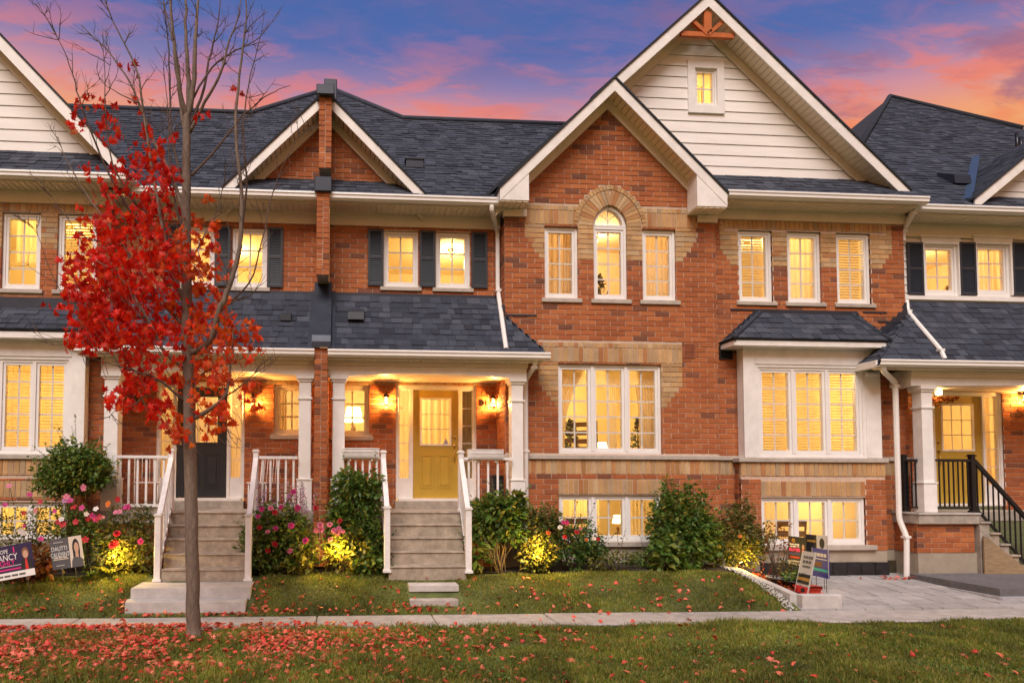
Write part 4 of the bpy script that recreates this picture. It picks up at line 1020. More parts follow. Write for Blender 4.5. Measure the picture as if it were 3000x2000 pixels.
# eave of the bay wall and tall siding gable above it
CE_Y, CE_Z = 11.18, Z(2420, 570, 11.2); cgx1 = X(2714, 590, 11.2)
gutter(C, g_xr + .005, cgx1, CE_Y - .06, CE_Z); soffit(C, g_xr - .1, cgx1 - .1, CE_Y + .06, YC, CE_Z - .15)
one_box('frieze_board', CREAMW, C, XR + .03, CX1 + .03, YC - .035, YC + .02, CE_Z - .33, CE_Z - .15)
mb = MB(); mb.box(cgx1 - .12, cgx1 - .002, CE_Y + .065, 11.7, CE_Z - .118, CE_Z - .002); mb.build('gutter_return', VINYL, C)
soffit(C, CX1, cgx1 - .12, YC, YU, CE_Z - .15); one_box('frieze_board', CREAMW, C, CX1 + .003, CX1 + .035, YC + .02, YU, CE_Z - .33, CE_Z - .15)
sg_y = 11.78; s_ax, s_az = X(2074, -14, 11.4), Z(2074, -14, 11.4); s_xr = X(2664, 560, 11.4); s_ez = Z(2664, 560, 11.4); s_sl = (s_az - s_ez) / (s_xr - s_ax)
sb = Z(2360, 524, sg_y)
CP = (sb - CE_Z) / (sg_y - CE_Y)
slope_roof(C, CE_Y, CE_Z + .005, CP, [(g_xr - .4, CE_Y), (cgx1 - .03, CE_Y), (s_xr - .15, sg_y + .1), (g_xr - .4, sg_y + .1)], name='skirt_roof')
attic = rect(2035, 2099, 202, 312, sg_y)
def siding_wall(house, y, z0, z1, span, holes=(), ph=.2, name='siding_wall', m=SIDING, gap=.0):
    mb = MB(); n = int((z1 - z0) / ph) + 1; planks = []
    for k in range(n):
        za, zb = z0 + k * ph, min(z0 + (k + 1) * ph, z1)
        a, b = span((za + zb) / 2)
        if b - a < .05: continue
        ivs = [(a, b)]
        for h in holes:
            if h[2] < (za + zb) / 2 < h[3]: ivs = cut(ivs, h[0], h[1])
        for s, e in ivs: mb.add([(s, y + .03, za), (e, y + .03, za), (e, y + .03, zb), (s, y + .03, zb)], [(0, 1, 2, 3)]); planks.append((s, e, za, zb))
    w = mb.build(name, mat('siding_joint', (.25, .23, .21), .9), house)
    for s, e, za, zb in planks:
        q = MB(); q.prism_x([(y, za), (y + .014, zb - .008), (y + .03, zb - .008), (y + .03, za)], s, e); q.build('siding_plank', m, w)
    return w
ac = grow(attic, .135); ac = (ac[0], ac[1], ac[2], ac[3])
siding_wall(C, sg_y, sb - .02, s_az, lambda z: (max(1.6, s_ax - (s_az - .16 - z) / s_sl), s_ax + (s_az - .16 - z) / s_sl), [ac], .205)
mb = MB(); ring(mb, ac[0], ac[1], ac[2], ac[3], .135, sg_y - .03, sg_y + .03); mb.build('window_casing', WHITE, C)
window(C, *attic, sg_y - .04, rows=2, fw=.03, sw=.03)
gable_trim(C, s_ax, s_az, X(1815, 235, 11.4) - .5, s_xr, s_sl, 11.38, sg_y, w=.22)
gable_roof(C, s_ax, s_az + .02, 2.2, s_xr, s_sl, 11.45, 16.0)
# cedar truss in the peak
tz = Z(2080, 103, 11.44); thw = (s_az - .25 - tz) / s_sl; tr = None
for a, b, w in (((s_ax - thw, 11.46, tz), (s_ax + thw, 11.46, tz), .085), ((s_ax - .035, 11.44, tz + .043), (s_ax - .035, 11.44, s_az - .27), .055), ((s_ax + .035, 11.445, tz + .043), (s_ax + .035, 11.445, s_az - .3), .06), ((s_ax, 11.45, tz), (s_ax - thw * .60, 11.45, tz + thw * .52), .065), ((s_ax, 11.45, tz), (s_ax + thw * .60, 11.45, tz + thw * .52), .065)):
    mb = MB(); mb.rbar(a, b, .07, w); o_ = mb.build('truss_beam' if tr else 'gable_truss', SHADEM, tr or C); tr = tr or o_
tr['label'] = 'orange cedar truss in the gable peak'
# right recess: porch and upper wall in siding
DX1 = 15.0
siding_wall(C, YU, Z(2820, 884, YU), 6.6, lambda z: (CX1, DX1), [rect(2700, 2808, 712, 868, YU), rect(2853, 2964, 712, 868, YU)], .15)
one_box('sill_band', WHITE, C, CX1 + .002, DX1, YU - .03, YU + .02, Z(2820, 881, YU), Z(2820, 868, YU))
for a, b in ((2706, 2805), (2859, 2958)):
    r_ = rect(a, b, 716, 864, YU); window(C, *r_, YU - .03, rows=3)
    mb = MB(); mb.box(r_[0] - .05, r_[1] + .05, YU - .035, YU + .01, r_[3], r_[3] + .12); mb.box(r_[0] - .09, r_[1] + .09, YU - .06, YU + .01, r_[3] + .12, r_[3] + .15); mb.box(r_[0] - .05, r_[0], YU - .033, YU + .03, r_[2], r_[3]); mb.box(r_[1], r_[1] + .05, YU - .033, YU + .03, r_[2], r_[3]); mb.build('head_casing', WHITE, C)
for a, b in ((2655, 2703), (2807, 2857), (2962, 3012)): r_ = rect(a, b, 711, 866, YU); shutter(C, r_[0] + .006, r_[1] - .004, r_[2], r_[3], YU - .006)
DE_Z = Z(2850, 601, EAVE_Y - .06)
gutter(C, cgx1 - .1, DX1, EAVE_Y - .06, DE_Z); soffit(C, CX1 + .04, DX1, EAVE_Y + .06, YU, DE_Z - .15); one_box('frieze_board', CREAMW, C, CX1 + .04, DX1, YU - .03, YU + .03, DE_Z - .40, DE_Z - .15)
def on_d(px, py): return on_slope(px, py, EAVE_Y, DE_Z, PIT)
dp, dr2 = on_d(2607, 286), on_d(2995, 380); dl = on_d(2495, 395)
slope_roof(C, EAVE_Y, DE_Z, PIT, [(s_xr - 1.9, EAVE_Y + 1.9), (s_xr - .05, EAVE_Y), (dr2.x + 1., EAVE_Y), (dr2.x + 1., dr2.y - .3), (dr2.x, dr2.y), (dp.x, dp.y), (dl.x - .9, dl.y - 1.2)], t=.016, name='main_roof')
cp = MB(); cp.tube([(dl.x - .9, dl.y - 1.2, DE_Z + PIT * (dl.y - 1.2 - EAVE_Y) + .03), dp + Vector((0, 0, .03)), dr2 + Vector((0, 0, .03))], .07, 6); cp.build('ridge_cap', SHING, C)
hp = roof_sheet(C, [dp, (dl.x - .9, dl.y - 1.2, DE_Z + PIT * (dl.y - 1.2 - EAVE_Y)), (dl.x - 1.2, dl.y + 3, DE_Z + PIT * (dl.y - 1.2 - EAVE_Y))], 'hip_end')
v = on_d(2795, 532); mb = MB(); mb.prism_x([(v.y - .2, v.z - .12), (v.y - .18, v.z + .06), (v.y + .2, v.z + .26), (v.y + .2, v.z)], v.x - .17, v.x + .17); mb.build('roof_vent', SHUT, C)
# right-hand dormer
d_ax, d_az = X(3105, 375, 11.45), Z(3105, 375, 11.45); d_xl = X(2852, 590, 11.45); d_sl = (d_az - Z(2852, 585, 11.45)) / (d_ax - d_xl)
gable_trim(C, d_ax, d_az, d_xl, 2 * d_ax - d_xl, d_sl, 11.42, 11.75, w=.2)
siding_wall(C, 11.75, Z(2950, 592, 11.75), d_az, lambda z: (d_ax - (d_az - .16 - z) / d_sl, d_ax + (d_az - .16 - z) / d_sl), (), .205, 'dormer_wall')
gable_roof(C, d_ax, d_az + .02, d_xl, 2 * d_ax - d_xl, d_sl, 11.5, 14.2, (True, False))
mb = MB(); a_, b_ = on_d(2838, 588), on_d(2862, 466); mb.rbar(a_ + Vector((-.03, -.02, .03)), b_ + Vector((-.03, 0, .05)), .14, .02); mb.build('valley_flashing', METALB, C)
v = on_d(2914, 456); mb = MB()
for o in (0, .09): mb.tube([(v.x + o, v.y - .5, v.z - .25), (v.x + o, v.y - .5, v.z + .25 - o)], .032, 8)
mb.build('vent_pipe', BLACK, C)
# right porch
DPZ = Z(2750, 1501, 11.05)
dd = rect(2728, 2942, 1148, 1470, YD); ds = (X(2746, 1300, YD), X(2885, 1300, YD))
sD0, sD1 = dd[3] + .004, dd[3] + .262
wdd = brick_wall(C, FD, DPZ, DPZ + 28 * COURSE, lambda z: (CX1 + .003, DX1), [(dd[0], dd[1], DPZ - .1, dd[3])], bands=[(CX1 + .003, DX1, sD0, sD1)], name='door_wall')
soldiers(C, FD, wdd, CX1 + .003, DX1 - 1.2, sD0, sD1)
entry(C, dd[0], dd[1], ds[0], ds[1], DPZ + .10, dd[3], dd[3] - DPZ - .10 - .08, YD, DOORY, knob_right=False)
dgx0 = X(2574, 1060, 10.92); dgz = Z(2800, 1058, 10.92)
DPP = (Z(2800, 886, YU) - dgz) / (YU - 10.92)
xh = CX1; yh = min(YC - .03, 10.92 + (CX1 - dgx0) * .9)
slope_roof(C, 10.92, dgz, DPP, [(dgx0, 10.92), (DX1, 10.92), (DX1, YU), (CX1 + .02, YU), (CX1 + .02, yh)], name='porch_roof')
zh = dgz + DPP * (yh - 10.92)
if xh > dgx0 + .05:
    hr = roof_sheet(C, [(dgx0, 10.92, dgz - .01), (dgx0, YC - .02, dgz - .01), (xh, YC - .02, zh), (xh, yh, zh)], 'porch_hip'); hv = Vector((xh - dgx0, 0, zh - dgz)); hl = hv.length
    roof_plane(C, hr, (dgx0, 10.92, dgz), (0, -1, 0), hv, [(0, 0), (-(YC - .02 - 10.92), 0), (-(YC - .02 - 10.92), hl), (-(yh - 10.92), hl)])
    fl = MB()
    for k in range(8):
        za = zh + .28 - k * COURSE; xo = CX1 - .02 - max(0, (zh + .20 - za) * (xh - dgx0) / (zh - dgz))
        fl.add([(xo - .06, YC - .008 - .0004 * k, za - COURSE - .01), (CX1 + .02, YC - .008 - .0004 * k, za - COURSE - .01), (CX1 + .02, YC - .008 - .0004 * k, za), (xo, YC - .008 - .0004 * k, za)], [(0, 1, 2, 3)])
    fl.build('step_flashing', METAL, C)
gutter(C, dgx0 - .03, DX1, 10.83, dgz + .005, name='porch_gutter')
mb = MB(); mb.box(dgx0 - .03, dgx0 + .09, 10.96, YC - .05, dgz - .113, dgz + .003); mb.build('gutter_return', VINYL, C)
downspout(C, [(X(2657, 880, 11.75), 11.76, Z(2657, 880, 11.75)), (X(2659, 912, 11.7), 11.70, Z(2659, 912, 11.7)), (X(2756, 1030, 11.02), 11.02, Z(2756, 1030, 11.02) + .03), (X(2763, 1052, 10.98), 10.95, Z(2763, 1052, 10.98))], .038)
downspout(C, [(cgx1 - .07, 11.4, CE_Z - .1), (cgx1 - .07, 11.4, CE_Z - .2), (CX1 + .06, 11.7, CE_Z - .42), (CX1 + .06, 11.7, CE_Z - .6)], .04)
ez0, ez1, ezm = Z(2800, 1131, 11.15), Z(2800, 1084, 11.15), Z(2800, 1107, 11.15)
soffit(C, dgx0 + .05, DX1, 10.95, 11.13, dgz - .135)
colD = X(2704, 1250, 11.25)
beam(C, colD - .30, DX1, colD + .14, DX1, ez0, ezm, ez1, rise=.03)
one_box('side_beam', WHITE, C, colD - .30, colD - .08, 11.38, YC - .02, ez0, ez1)
one_box('porch_ceiling', CREAM, C, colD - .3, DX1, 11.38, YD - .02, ez0 + .06, ez0 + .08)
column(C, colD, 11.25, DPZ, ez0, .2)
px0, px1 = X(2700, 1520, 11.05), X(2868, 1520, 11.05)
one_box('porch_slab', CONC, C, px0 - .04, px1 + .02, 11.05, YD - .01, DPZ - .2, DPZ, b=.012)
one_box('porch_slab', CONC, C, px1 + .02, DX1, 11.89, YD - .01, DPZ - .2, DPZ, b=.012)
mb = MB(); mb.box(px0 - .055, px1 + .03, 11.03, YC, DPZ - .032, DPZ - .003); mb.build('slab_nosing', CONCL, C)
pb0 = Z(2780, 1618, 11.12)
brick_wall(C, Face('front', 11.12), pb0, pb0 + 6 * COURSE, lambda z: (px0 - .02, px1 - .02), name='porch_base'); brick_wall(C, Face('left', px0 - .02), pb0, pb0 + 6 * COURSE, lambda z: (11.22, YC), name='porch_base_side')
one_box('porch_foundation', FOUND, C, px0 - .01, px1 + .02, 11.13, 11.8, -.5, pb0 - .004)
downspout(C, [(X(2585, 1080, 10.95), 10.93, dgz - .1), (X(2586, 1090, 10.97), 10.96, dgz - .18), (X(2622, 1112, 11.28), 11.28, dgz - .32), (X(2626, 1250, 11.28), 11.28, 2.3), (X(2634, 1530, 11.28), 11.28, .92), (X(2656, 1580, 11.2), 11.20, .62), (X(2656, 1610, 11.2), 11.20, .4), (X(2656, 1700, 11.2), 11.20, -.1)], .045)
# rooms of C
r1 = room(C, CX0 + .1, CX1 - .1, YC + .176, YC + 3., cz0 - .9, cz1 + .35, 95., (.45, .5, .7), wins=cw)
blind(r1, cw[0][0] + .04, cw[0][1] - .04, cz0, cz1, YC + .24, 40); curtain(r1, cw[1][0] - .1, cw[1][1] + .1, cz0 - .2, cz1 + .1, YC + .34, SHEER, 8); blind(r1, cw[2][0] + .04, cw[2][1] - .04, cz0, cz1, YC + .24, 22)
r2 = room(C, CX0 + .1, CX1 - .1, YC + .05, YC + 3.2, bw[2] - .3, bw[3] + .3, 130., (.52, .35, .72), wins=[grow(bw, .05)])
l3 = (bw[1] - bw[0]) / 3
for k, tl in ((0, 30), (1, 24), (2, 20)): blind(r2, bw[0] + l3 * k + .04, bw[0] + l3 * (k + 1) - .04, bw[2] + .02, bw[3] - .02, YX + .20, tl)
r3 = room(C, bb[0] + .1, bb[1] - .1, YX + .176, YX + 3., cb[2] - 1., cb[3] + .3, 75., (.55, .6, .8), wins=[cb])
curtain(r3, cb[0], cb[0] + l3 * .95, cb[2] - .2, cb[3], YX + .5, SHEER, 6); dining_chair(r3, cb[0] + l3 * 1.6, YX + .9, cb[2] - .75, 2.9, 1.15); dining_chair(r3, cb[1] - .2, YX + 1.2, cb[2] - .6, 1.); house_plant(r3, cb[0] + l3 * 1.7, YX + 1.4, cb[2] - .4, .7, 13)
r4 = room(C, attic[0] - .22, attic[1] + .22, sg_y + .12, sg_y + 1.6, attic[2] - .4, attic[3] + .12, 24., (.4, .6, .75), wins=[attic])
curtain(r4, attic[0] + .07, attic[0] + .3, attic[2] - .1, attic[3] - .1, sg_y + .35, SHEER, 3); curtain(r4, attic[0] + .33, attic[1] - .06, attic[2] - .1, attic[3] - .1, sg_y + .38, SHEER, 2)
r5 = room(C, CX1 + .1, DX1 - 1.5, YU + .13, YU + 3., Z(2820, 868, YU) - .7, Z(2820, 712, YU) + .4, 90., (.5, .5, .62), wins=[rect(2706, 2805, 716, 864, YU), rect(2859, 2958, 716, 864, YU)])
curtain(r5, X(2920, 800, YU), X(2975, 800, YU), 4.8, 6.5, YU + .35, SHEER, 4); house_plant(r5, X(2885, 800, YU), YU + .8, Z(2820, 868, YU) - .25, .55, 21); curtain(r5, X(2700, 800, YU), X(2790, 800, YU), 4.8, 6.5, YU + .7, SHEER, 6)
r6 = room(C, CX1 + .1, DX1 - 1., YD + .145, YD + 3., DPZ + .05, dd[3] + .3, 95., (.45, .5, .7), wins=[dd])
curtain(r6, ds[0] + .02, ds[1] - .1, DPZ + .4, dd[3], YD + .8, SHEER, 7, .03); curtain(r6, ds[1] + .06, dd[1] - .05, DPZ + .4, dd[3], YD + .22, CURT, 3, .012)

# ================================================================== HOUSE A: left townhouse
A = thing('townhouse', (-5.5, 12.2, 0), 'townhouse behind the red maple with black front door and boxed window', 'house', 'terrace of brick townhouses')
AX1 = X(318, 1000, YC); AX0 = AX1 - 4.2
FA = Face('front', YC)
aw1, aw2 = rect(4, 118, 623, 846, YC), rect(167, 283, 626, 852, YC); az0, az1 = (aw1[2] + aw2[2]) / 2, (aw1[3] + aw2[3]) / 2
aw3 = (aw1[0] - (aw2[0] - aw1[0]), aw1[1] - (aw2[0] - aw1[0]), az0, az1)
aws = [aw3, (aw1[0], aw1[1], az0, az1), (aw2[0], aw2[1], az0, az1)]
as0, as1 = az1 + .01, az1 + .265; ah1 = as1 + COURSE
aq1 = AX1 - .22; aq0 = AX0 + .3
a_b0 = Z(150, 1600, YX) + .12
buffs = []
for i in range(7):
    o = 0 if i < 4 else (i - 3) * step; zt = as0 - i * COURSE
    buffs += [(aws[2][1], aq1 - o, zt - COURSE, zt), (aws[0][1], aws[1][0], zt - COURSE, zt), (aws[1][1], aws[2][0], zt - COURSE, zt)]
abx1 = X(246, 1200, YX); abx0 = abx1 - 2.42
sil = [(w[0] - .05, w[1] + .05, w[2] - .07, w[2] + .01) for w in aws]
aSZ1, aSZ0, aBZ0 = Z(150, 1331, YX), Z(150, 1345, YX), Z(150, 1392, YX)
a_top = Z(150, 992, YX)
wallA = brick_wall(A, FA, a_b0, 6.6, lambda z: (AX0, AX1), aws + [(abx0 + .05, abx1 - .05, a_b0 - .1, a_top)], buffs, bands=sil + [(aq0, aq1, as0, ah1)])
soldiers(A, FA, wallA, aq0, aq1, as0, as1); soldiers(A, FA, wallA, aq0, aq1, as1, ah1, name='header_brick')
for w_ in aws: window(A, *w_, YC, rows=4, sill=(.06, .07))
brick_wall(A, Face('right', AX1), a_b0, 6.5, lambda z: (YC + .1, YD - .005), name='side_wall')
ab = rect(-125, 192, 1470, 1585, YX)
wax = brick_wall(A, FX, a_b0, aBZ0, lambda z: (abx0, abx1), [ab], bands=[(ab[0], ab[1], Z(100, 1457, YX), Z(100, 1408, YX))], name='bay_base_wall')
soldiers(A, FX, wax, ab[0], ab[1], Z(100, 1457, YX), Z(100, 1408, YX)); soldiers(A, FX, wax, abx0, abx1, aBZ0, aSZ0)
one_box('mortar_bed', MORTAR, wax, abx0 + .003, abx1 - .003, YX + .013, YX + .06, aBZ0 - .05, aBZ0 + .012)
one_box('stone_course', STONE, wax, abx0 - .04, abx1 + .05, YX - .04, YC - .005, aSZ0, aSZ1, b=.008)
brick_wall(A, Face('right', abx1), a_b0, aSZ0, lambda z: (YX + .10, YC), name='bay_base_side')
window(A, *ab, YX, lites=3, rows=2)
one_box('foundation', FOUND, A, abx0, abx1 - .005, YX + .012, YX + .2, -.5, a_b0 - .004); one_box('foundation', FOUND, A, AX0, AX1 - .005, YC + .012, YC + .3, -.5, a_b0 - .004)
abw = rect(-105, 199, 1052, 1326, YX)
mb = MB(); mb.box(abx0, abw[0], YX, YC - .02, aSZ1 + .003, a_top); mb.box(abw[1], abx1, YX, YC - .02, aSZ1 + .003, a_top); mb.box(abw[0], abw[1], YX, YC - .02, abw[3], a_top); mb.box(abw[0], abw[1], YX, YX + .3, aSZ1 + .003, abw[2])
box = mb.build('boxed_bay', WHITE, A)
for d in ((abw[1] + .05, abx1 + .012, YX - .016, YX - .001, aSZ1 + .005, a_top - .01), (abw[0] - .04, abw[1] + .048, YX - .016, YX - .001, abw[3] + .05, a_top - .01)): one_box('trim_board', WHITE, box, *d, b=.003)
window(A, *abw, YX - .03, lites=3, rows=5)
afz0, afz1 = Z(150, 992, 11.2), Z(150, 968, 11.2); afx1 = abx1 + .2; afx0 = abx0 - .2
one_box('bay_fascia', WHITE, A, afx0, afx1, 11.18, YC - .02, afz0, afz1, b=.006)
art = Z(150, 906, YC); abp = (art - afz1) / (YC - 11.15)
slope_roof(A, 11.15, afz1 + .012, abp, [(afx0, 11.15), (afx1, 11.15), (afx1 - .3, YC), (afx0 + .3, YC)], name='bay_roof')
one_box('flashing', METAL, A, afx0 + .4, afx1 - .25, YC - .012, YC, art - .03, Z(150, 873, YC))
hr = roof_sheet(A, [(afx1, 11.15, afz1), (afx1, YC, afz1), (afx1 - .3, YC, art)], 'bay_hip')
# eave and siding gable
AE_Z = Z(150, 503, 11.18); agx1 = X(396, 520, 11.2)
gutter(A, AX0, agx1, 11.14, AE_Z); soffit(A, AX0, agx1 - .05, 11.26, YC, AE_Z - .15); one_box('frieze_board', CREAMW, A, AX0, AX1 + .03, YC - .035, YC + .02, AE_Z - .36, AE_Z - .15)
mb = MB(); mb.box(agx1 - .12, agx1 - .002, 11.27, 11.6, AE_Z - .118, AE_Z - .002); mb.build('gutter_return', VINYL, A)
ax1_, az1_ = X(366, 488, 11.4), Z(366, 488, 11.4); ax0_, az0_ = X(0, 104, 11.4), Z(0, 104, 11.4); a_sl = (az0_ - az1_) / (ax1_ - ax0_)
a_ax = ax1_ - 3.6; a_az = az1_ + 3.6 * a_sl; asb = Z(150, 448, sg_y); ACP = (asb - AE_Z) / (sg_y - 11.2)
slope_roof(A, 11.2, AE_Z + .005, ACP, [(AX0, 11.2), (agx1 - .03, 11.2), (ax1_ - .1, sg_y + .1), (AX0, sg_y + .1)], name='skirt_roof')
siding_wall(A, sg_y, asb - .02, a_az, lambda z: (max(AX0, a_ax - (a_az - .16 - z) / a_sl), a_ax + (a_az - .16 - z) / a_sl), (), .205)
gable_trim(A, a_ax, a_az, None, ax1_, a_sl, 11.38, sg_y, w=.24)
gable_roof(A, a_ax, a_az + .02, None, ax1_, a_sl, 11.45, 16.)
# recess: door wall below, two shuttered windows above
ad = rect(457, 716, 1120, 1462, YD); ads = (X(516, 1300, YD), X(663, 1300, YD)); apw = rect(803, 905, 1127, 1274, YD)
au1, au2 = rect(528, 628, 664, 838, YU), rect(680, 782, 668, 842, YU); au1 = (au1[0], au1[1], au2[2], au2[3])
AP_Z = PF_Z
sA0, sA1 = apw[3] + .004, apw[3] + .262
wad = brick_wall(A, FD, AP_Z, AP_Z + 29 * COURSE, lambda z: (AX1 - .1, FW_X - .1), [(ad[0], ad[1], AP_Z - .1, ad[3]), apw], bands=[(apw[0] - .05, apw[1] + .05, apw[2] - .08, apw[2] + .01), (ad[1], FW_X - .1, sA0, sA1)], name='door_wall')
soldiers(A, FD, wad, ad[1], FW_X - .1, sA0, sA1)
wau = brick_wall(A, FU, UP0, EAVE_Z - .1, lambda z: (AX1 - .1, FW_X - .1), [au1, au2], bands=[(au1[0] - .05, au1[1] + .05, au1[2] - .07, au1[2] + .01), (au2[0] - .05, au2[1] + .05, au2[2] - .07, au2[2] + .01)], name='upper_wall')
for w_ in (au1, au2): window(A, *w_, YU, rows=3, sill=(.06, .07), rec=.035)
window(A, *apw, YD, rows=3, sill=(.07, .075), m=CREAMW)
for a, b in ((480, 527), (629, 677), (783, 830)): r_ = rect(a, b, 666, 838, YU); shutter(A, r_[0] + .004, r_[1] - .004, au1[2] + .01, au1[3] + .015, YU - .004)
entry(A, ad[0], ad[1], ads[0], ads[1], AP_Z + .16, ad[3], ad[3] - AP_Z - .16 - .08, YD, DOORK, knob_right=False)
one_box('door_step', CONC, A, ad[0] - .03, ad[1] + .03, YD - .22, YD + .03, AP_Z - .02, AP_Z + .135, b=.01)
gutter(A, agx1 - .1, FW_X - .105, EAVE_Y - .06, gz); soffit(A, AX1, FW_X - .105, EAVE_Y + .06, YU, gz - .15); one_box('frieze_board', CREAMW, A, AX1, FW_X - .105, YU - .03, YU + .02, gz - .36, gz - .15)
ra, rb = on_slope(735, 335), on_slope(240, 318)
slope_roof(A, EAVE_Y, EAVE_Z, PIT, [(AX1 - 2.4, EAVE_Y + 2.), (AX1 - .05, EAVE_Y), (FW_X - .02, EAVE_Y), (FW_X - .02, pk.y), (ra.x, ra.y), (rb.x, rb.y), (AX1 - 2.4, rb.y)], t=.016, name='main_roof')
cp = MB(); cp.tube([(AX1 - 2.4, rb.y, rb.z + .03), ra + Vector((0, 0, .03)), (FW_X, pk.y, pk.z + .03)], .06, 6); cp.build('ridge_cap', SHING, A)
slope_roof(A, PE_Y, PE_Z, PP, [(AX1 - .25, PE_Y), (FW_X - .10, PE_Y), (FW_X - .10, YU), (AX1 + .01, YU), (AX1 + .01, YC - .03), (AX1 - .25, YC - .03)], name='porch_roof')
gutter(A, AX1 - .3, FW_X - .105, PE_Y - .09, PE_Z + .005, name='porch_gutter'); one_box('flashing', METAL, A, AX1 + .01, FW_X - .11, YU - .012, YU + .002, Z(1200, 876, YU) - .03, UP0 + .006)
v = on_slope(838, 932, PE_Y, PE_Z, PP); mb = MB(); mb.prism_x([(v.y - .1, v.z - .06), (v.y - .1, v.z + .04), (v.y + .12, v.z + .12), (v.y + .12, v.z)], v.x - .09, v.x + .09); mb.build('roof_vent', SHUT, A)
soffit(A, AX1 - .25, FW_X - .105, PE_Y + .03, 11.13, PE_Z - .135)
acL, acR = X(331, 1250, 11.25), X(894, 1250, 11.25)
beam(A, acL - .16, FW_X - .105, acL + .13, acR - .13, bz0, bzm, bz1)
one_box('porch_ceiling', CREAM, A, acL - .1, FW_X - .105, 11.38, YD - .02, bz0 + .06, bz0 + .08)
column(A, acL, 11.25, AP_Z, bz0, .22); column(A, acR, 11.25, AP_Z, bz0, .20)
one_box('porch_slab', CONC, A, AX1 + .01, FW_X - .105, 11.05, YD - .23, AP_Z - .2, AP_Z, b=.012)
brick_wall(A, Face('front', 11.12), AP_Z - .2 - 11 * COURSE, AP_Z - .2, lambda z: (acL - .1, FW_X - .105), name='porch_base')
r1 = room(A, AX0 + .1, AX1 - .1, YC + .176, YC + 3., az0 - .9, az1 + .35, 95., (.7, .5, .72), wins=aws)
curtain(r1, aws[1][0], aws[1][1], az0 + .6, az1 + .1, YC + .5, SHEER, 6); blind(r1, aws[2][0] + .04, aws[2][1] - .04, az0, az1, YC + .24, 32); side_table_lamp(r1, aws[1][0] + .35, YC + 1.1, az0 - .1, .7)
r2 = room(A, AX0 + .1, AX1 - .1, YC + .05, YC + 3.2, abw[2] - .3, abw[3] + .3, 130., (.6, .35, .72), wins=[grow(abw, .05)])
l3 = (abw[1] - abw[0]) / 3
for k, tl in ((1, 26), (2, 22)): blind(r2, abw[0] + l3 * k + .04, abw[0] + l3 * (k + 1) - .04, abw[2] + .02, abw[3] - .02, YX + .20, tl)
r3 = room(A, abx0 + .1, abx1 - .1, YX + .176, YX + 3., ab[2] - 1., ab[3] + .3, 75., (.6, .6, .8), wins=[ab]); curtain(r3, ab[0] + l3, ab[1], ab[2] - .2, ab[3], YX + .5, SHEER, 9)
r4 = room(A, AX1 + .1, FW_X - .15, YU + .16, YU + 3., au1[2] - .8, au1[3] + .14, 90., (.5, .5, .7), wins=[au1, au2]); curtain(r4, au1[0], au1[1], au1[2] - .2, au1[3], YU + .4, SHEER, 7)
r5 = room(A, AX1 + .1, FW_X - .15, YD + .145, YD + 3.2, AP_Z + .05, ad[3] + .3, 85., (.55, .5, .8), wins=[(ad[0], ad[1], AP_Z, ad[3]), apw])
for a, b in ((ad[0] + .02, ads[0] - .02), (ads[1] + .02, ad[1] - .02)): curtain(r5, a, b, AP_Z + .3, ad[3], YD + .20, SHEER, 3, .01)
curtain(r5, ads[0] + .08, ads[1] - .08, AP_Z + .8, ad[3], YD + .4, SHEER, 6, .02); curtain(r5, apw[0] + .02, apw[0] + .2, apw[2] - .1, apw[3], YD + .3, CURT, 4)
for h in (A, B, C): finish_bricks(h); finish_shingles(h)
# ================================================================== ground, walk, lawns, patio
def sm(t): t = np.clip(t, 0, 1); return t * t * (3 - 2 * t)
CURB_X = X(2349, 1760, 9.1)
SW0, SW1, SWZ = 8.32, 9.02, -.19
def wob(x, y): return .012 * np.sin(1.7 * x + .6 * y) + .010 * np.sin(3.1 * y - 1.3 * x + 1.) + .006 * np.sin(6.3 * x + 4.1 * y)
def lawn_z(x, y): return -.215 + .37 * (1 - (1 - np.clip((y - 9.0) / 1.5, 0, 1)) ** 2) + wob(x, y) * np.clip((y - 9.0) * 2, 0, 1)
def verge_z(x, y): return SWZ - .005 - .03 * (SW0 - y) + .035 * sm((SW0 - y) / .5) * 1. - .02 + wob(x, y)
def patio_z(x, y): return SWZ + .012 + .105 * (y - SW1) / 2.1
GRASSB = mat('grass_earth', (.09, .105, .028), .95, .4, 5, .6, 40)
GRASS = mat('grass_blade', (.08, .1, .02), .6, .52, 2.6, ramp=[(0, (.085, .15, .014)), (.4, (.165, .210, .022)), (.65, (.24, .245, .034)), (.85, (.30, .26, .055)), (1, (.42, .31, .12))], island=.2, trans=.4)
mb = MB(); mb.add([(-300, -80, -.42), (300, -80, -.42), (300, 400, -.42), (-300, 400, -.42)], [(0, 1, 2, 3)])
o = mb.build('ground', GRASSB); o['kind'] = 'structure'
def sheet(name, x0, x1, y0, y1, zf, m, nx, ny):
    xs, ys = np.linspace(x0, x1, nx), np.linspace(y0, y1, ny); gx, gy = np.meshgrid(xs, ys)
    v = np.stack([gx, gy, zf(gx, gy)], -1).reshape(-1, 3); i = np.arange(nx * ny).reshape(ny, nx)
    f = np.stack([i[:-1, :-1], i[:-1, 1:], i[1:, 1:], i[1:, :-1]], -1).reshape(-1, 4)
    o = np_mesh(name, v, f, m, smooth=True); o['kind'] = 'structure'; return o
sheet('boulevard_lawn', -14, 20, 1., SW0 + .02, verge_z, GRASSB, 90, 30)
sheet('front_lawn', -14, CURB_X - .05, SW1 - .02, 11.3, lawn_z, GRASSB, 90, 26)
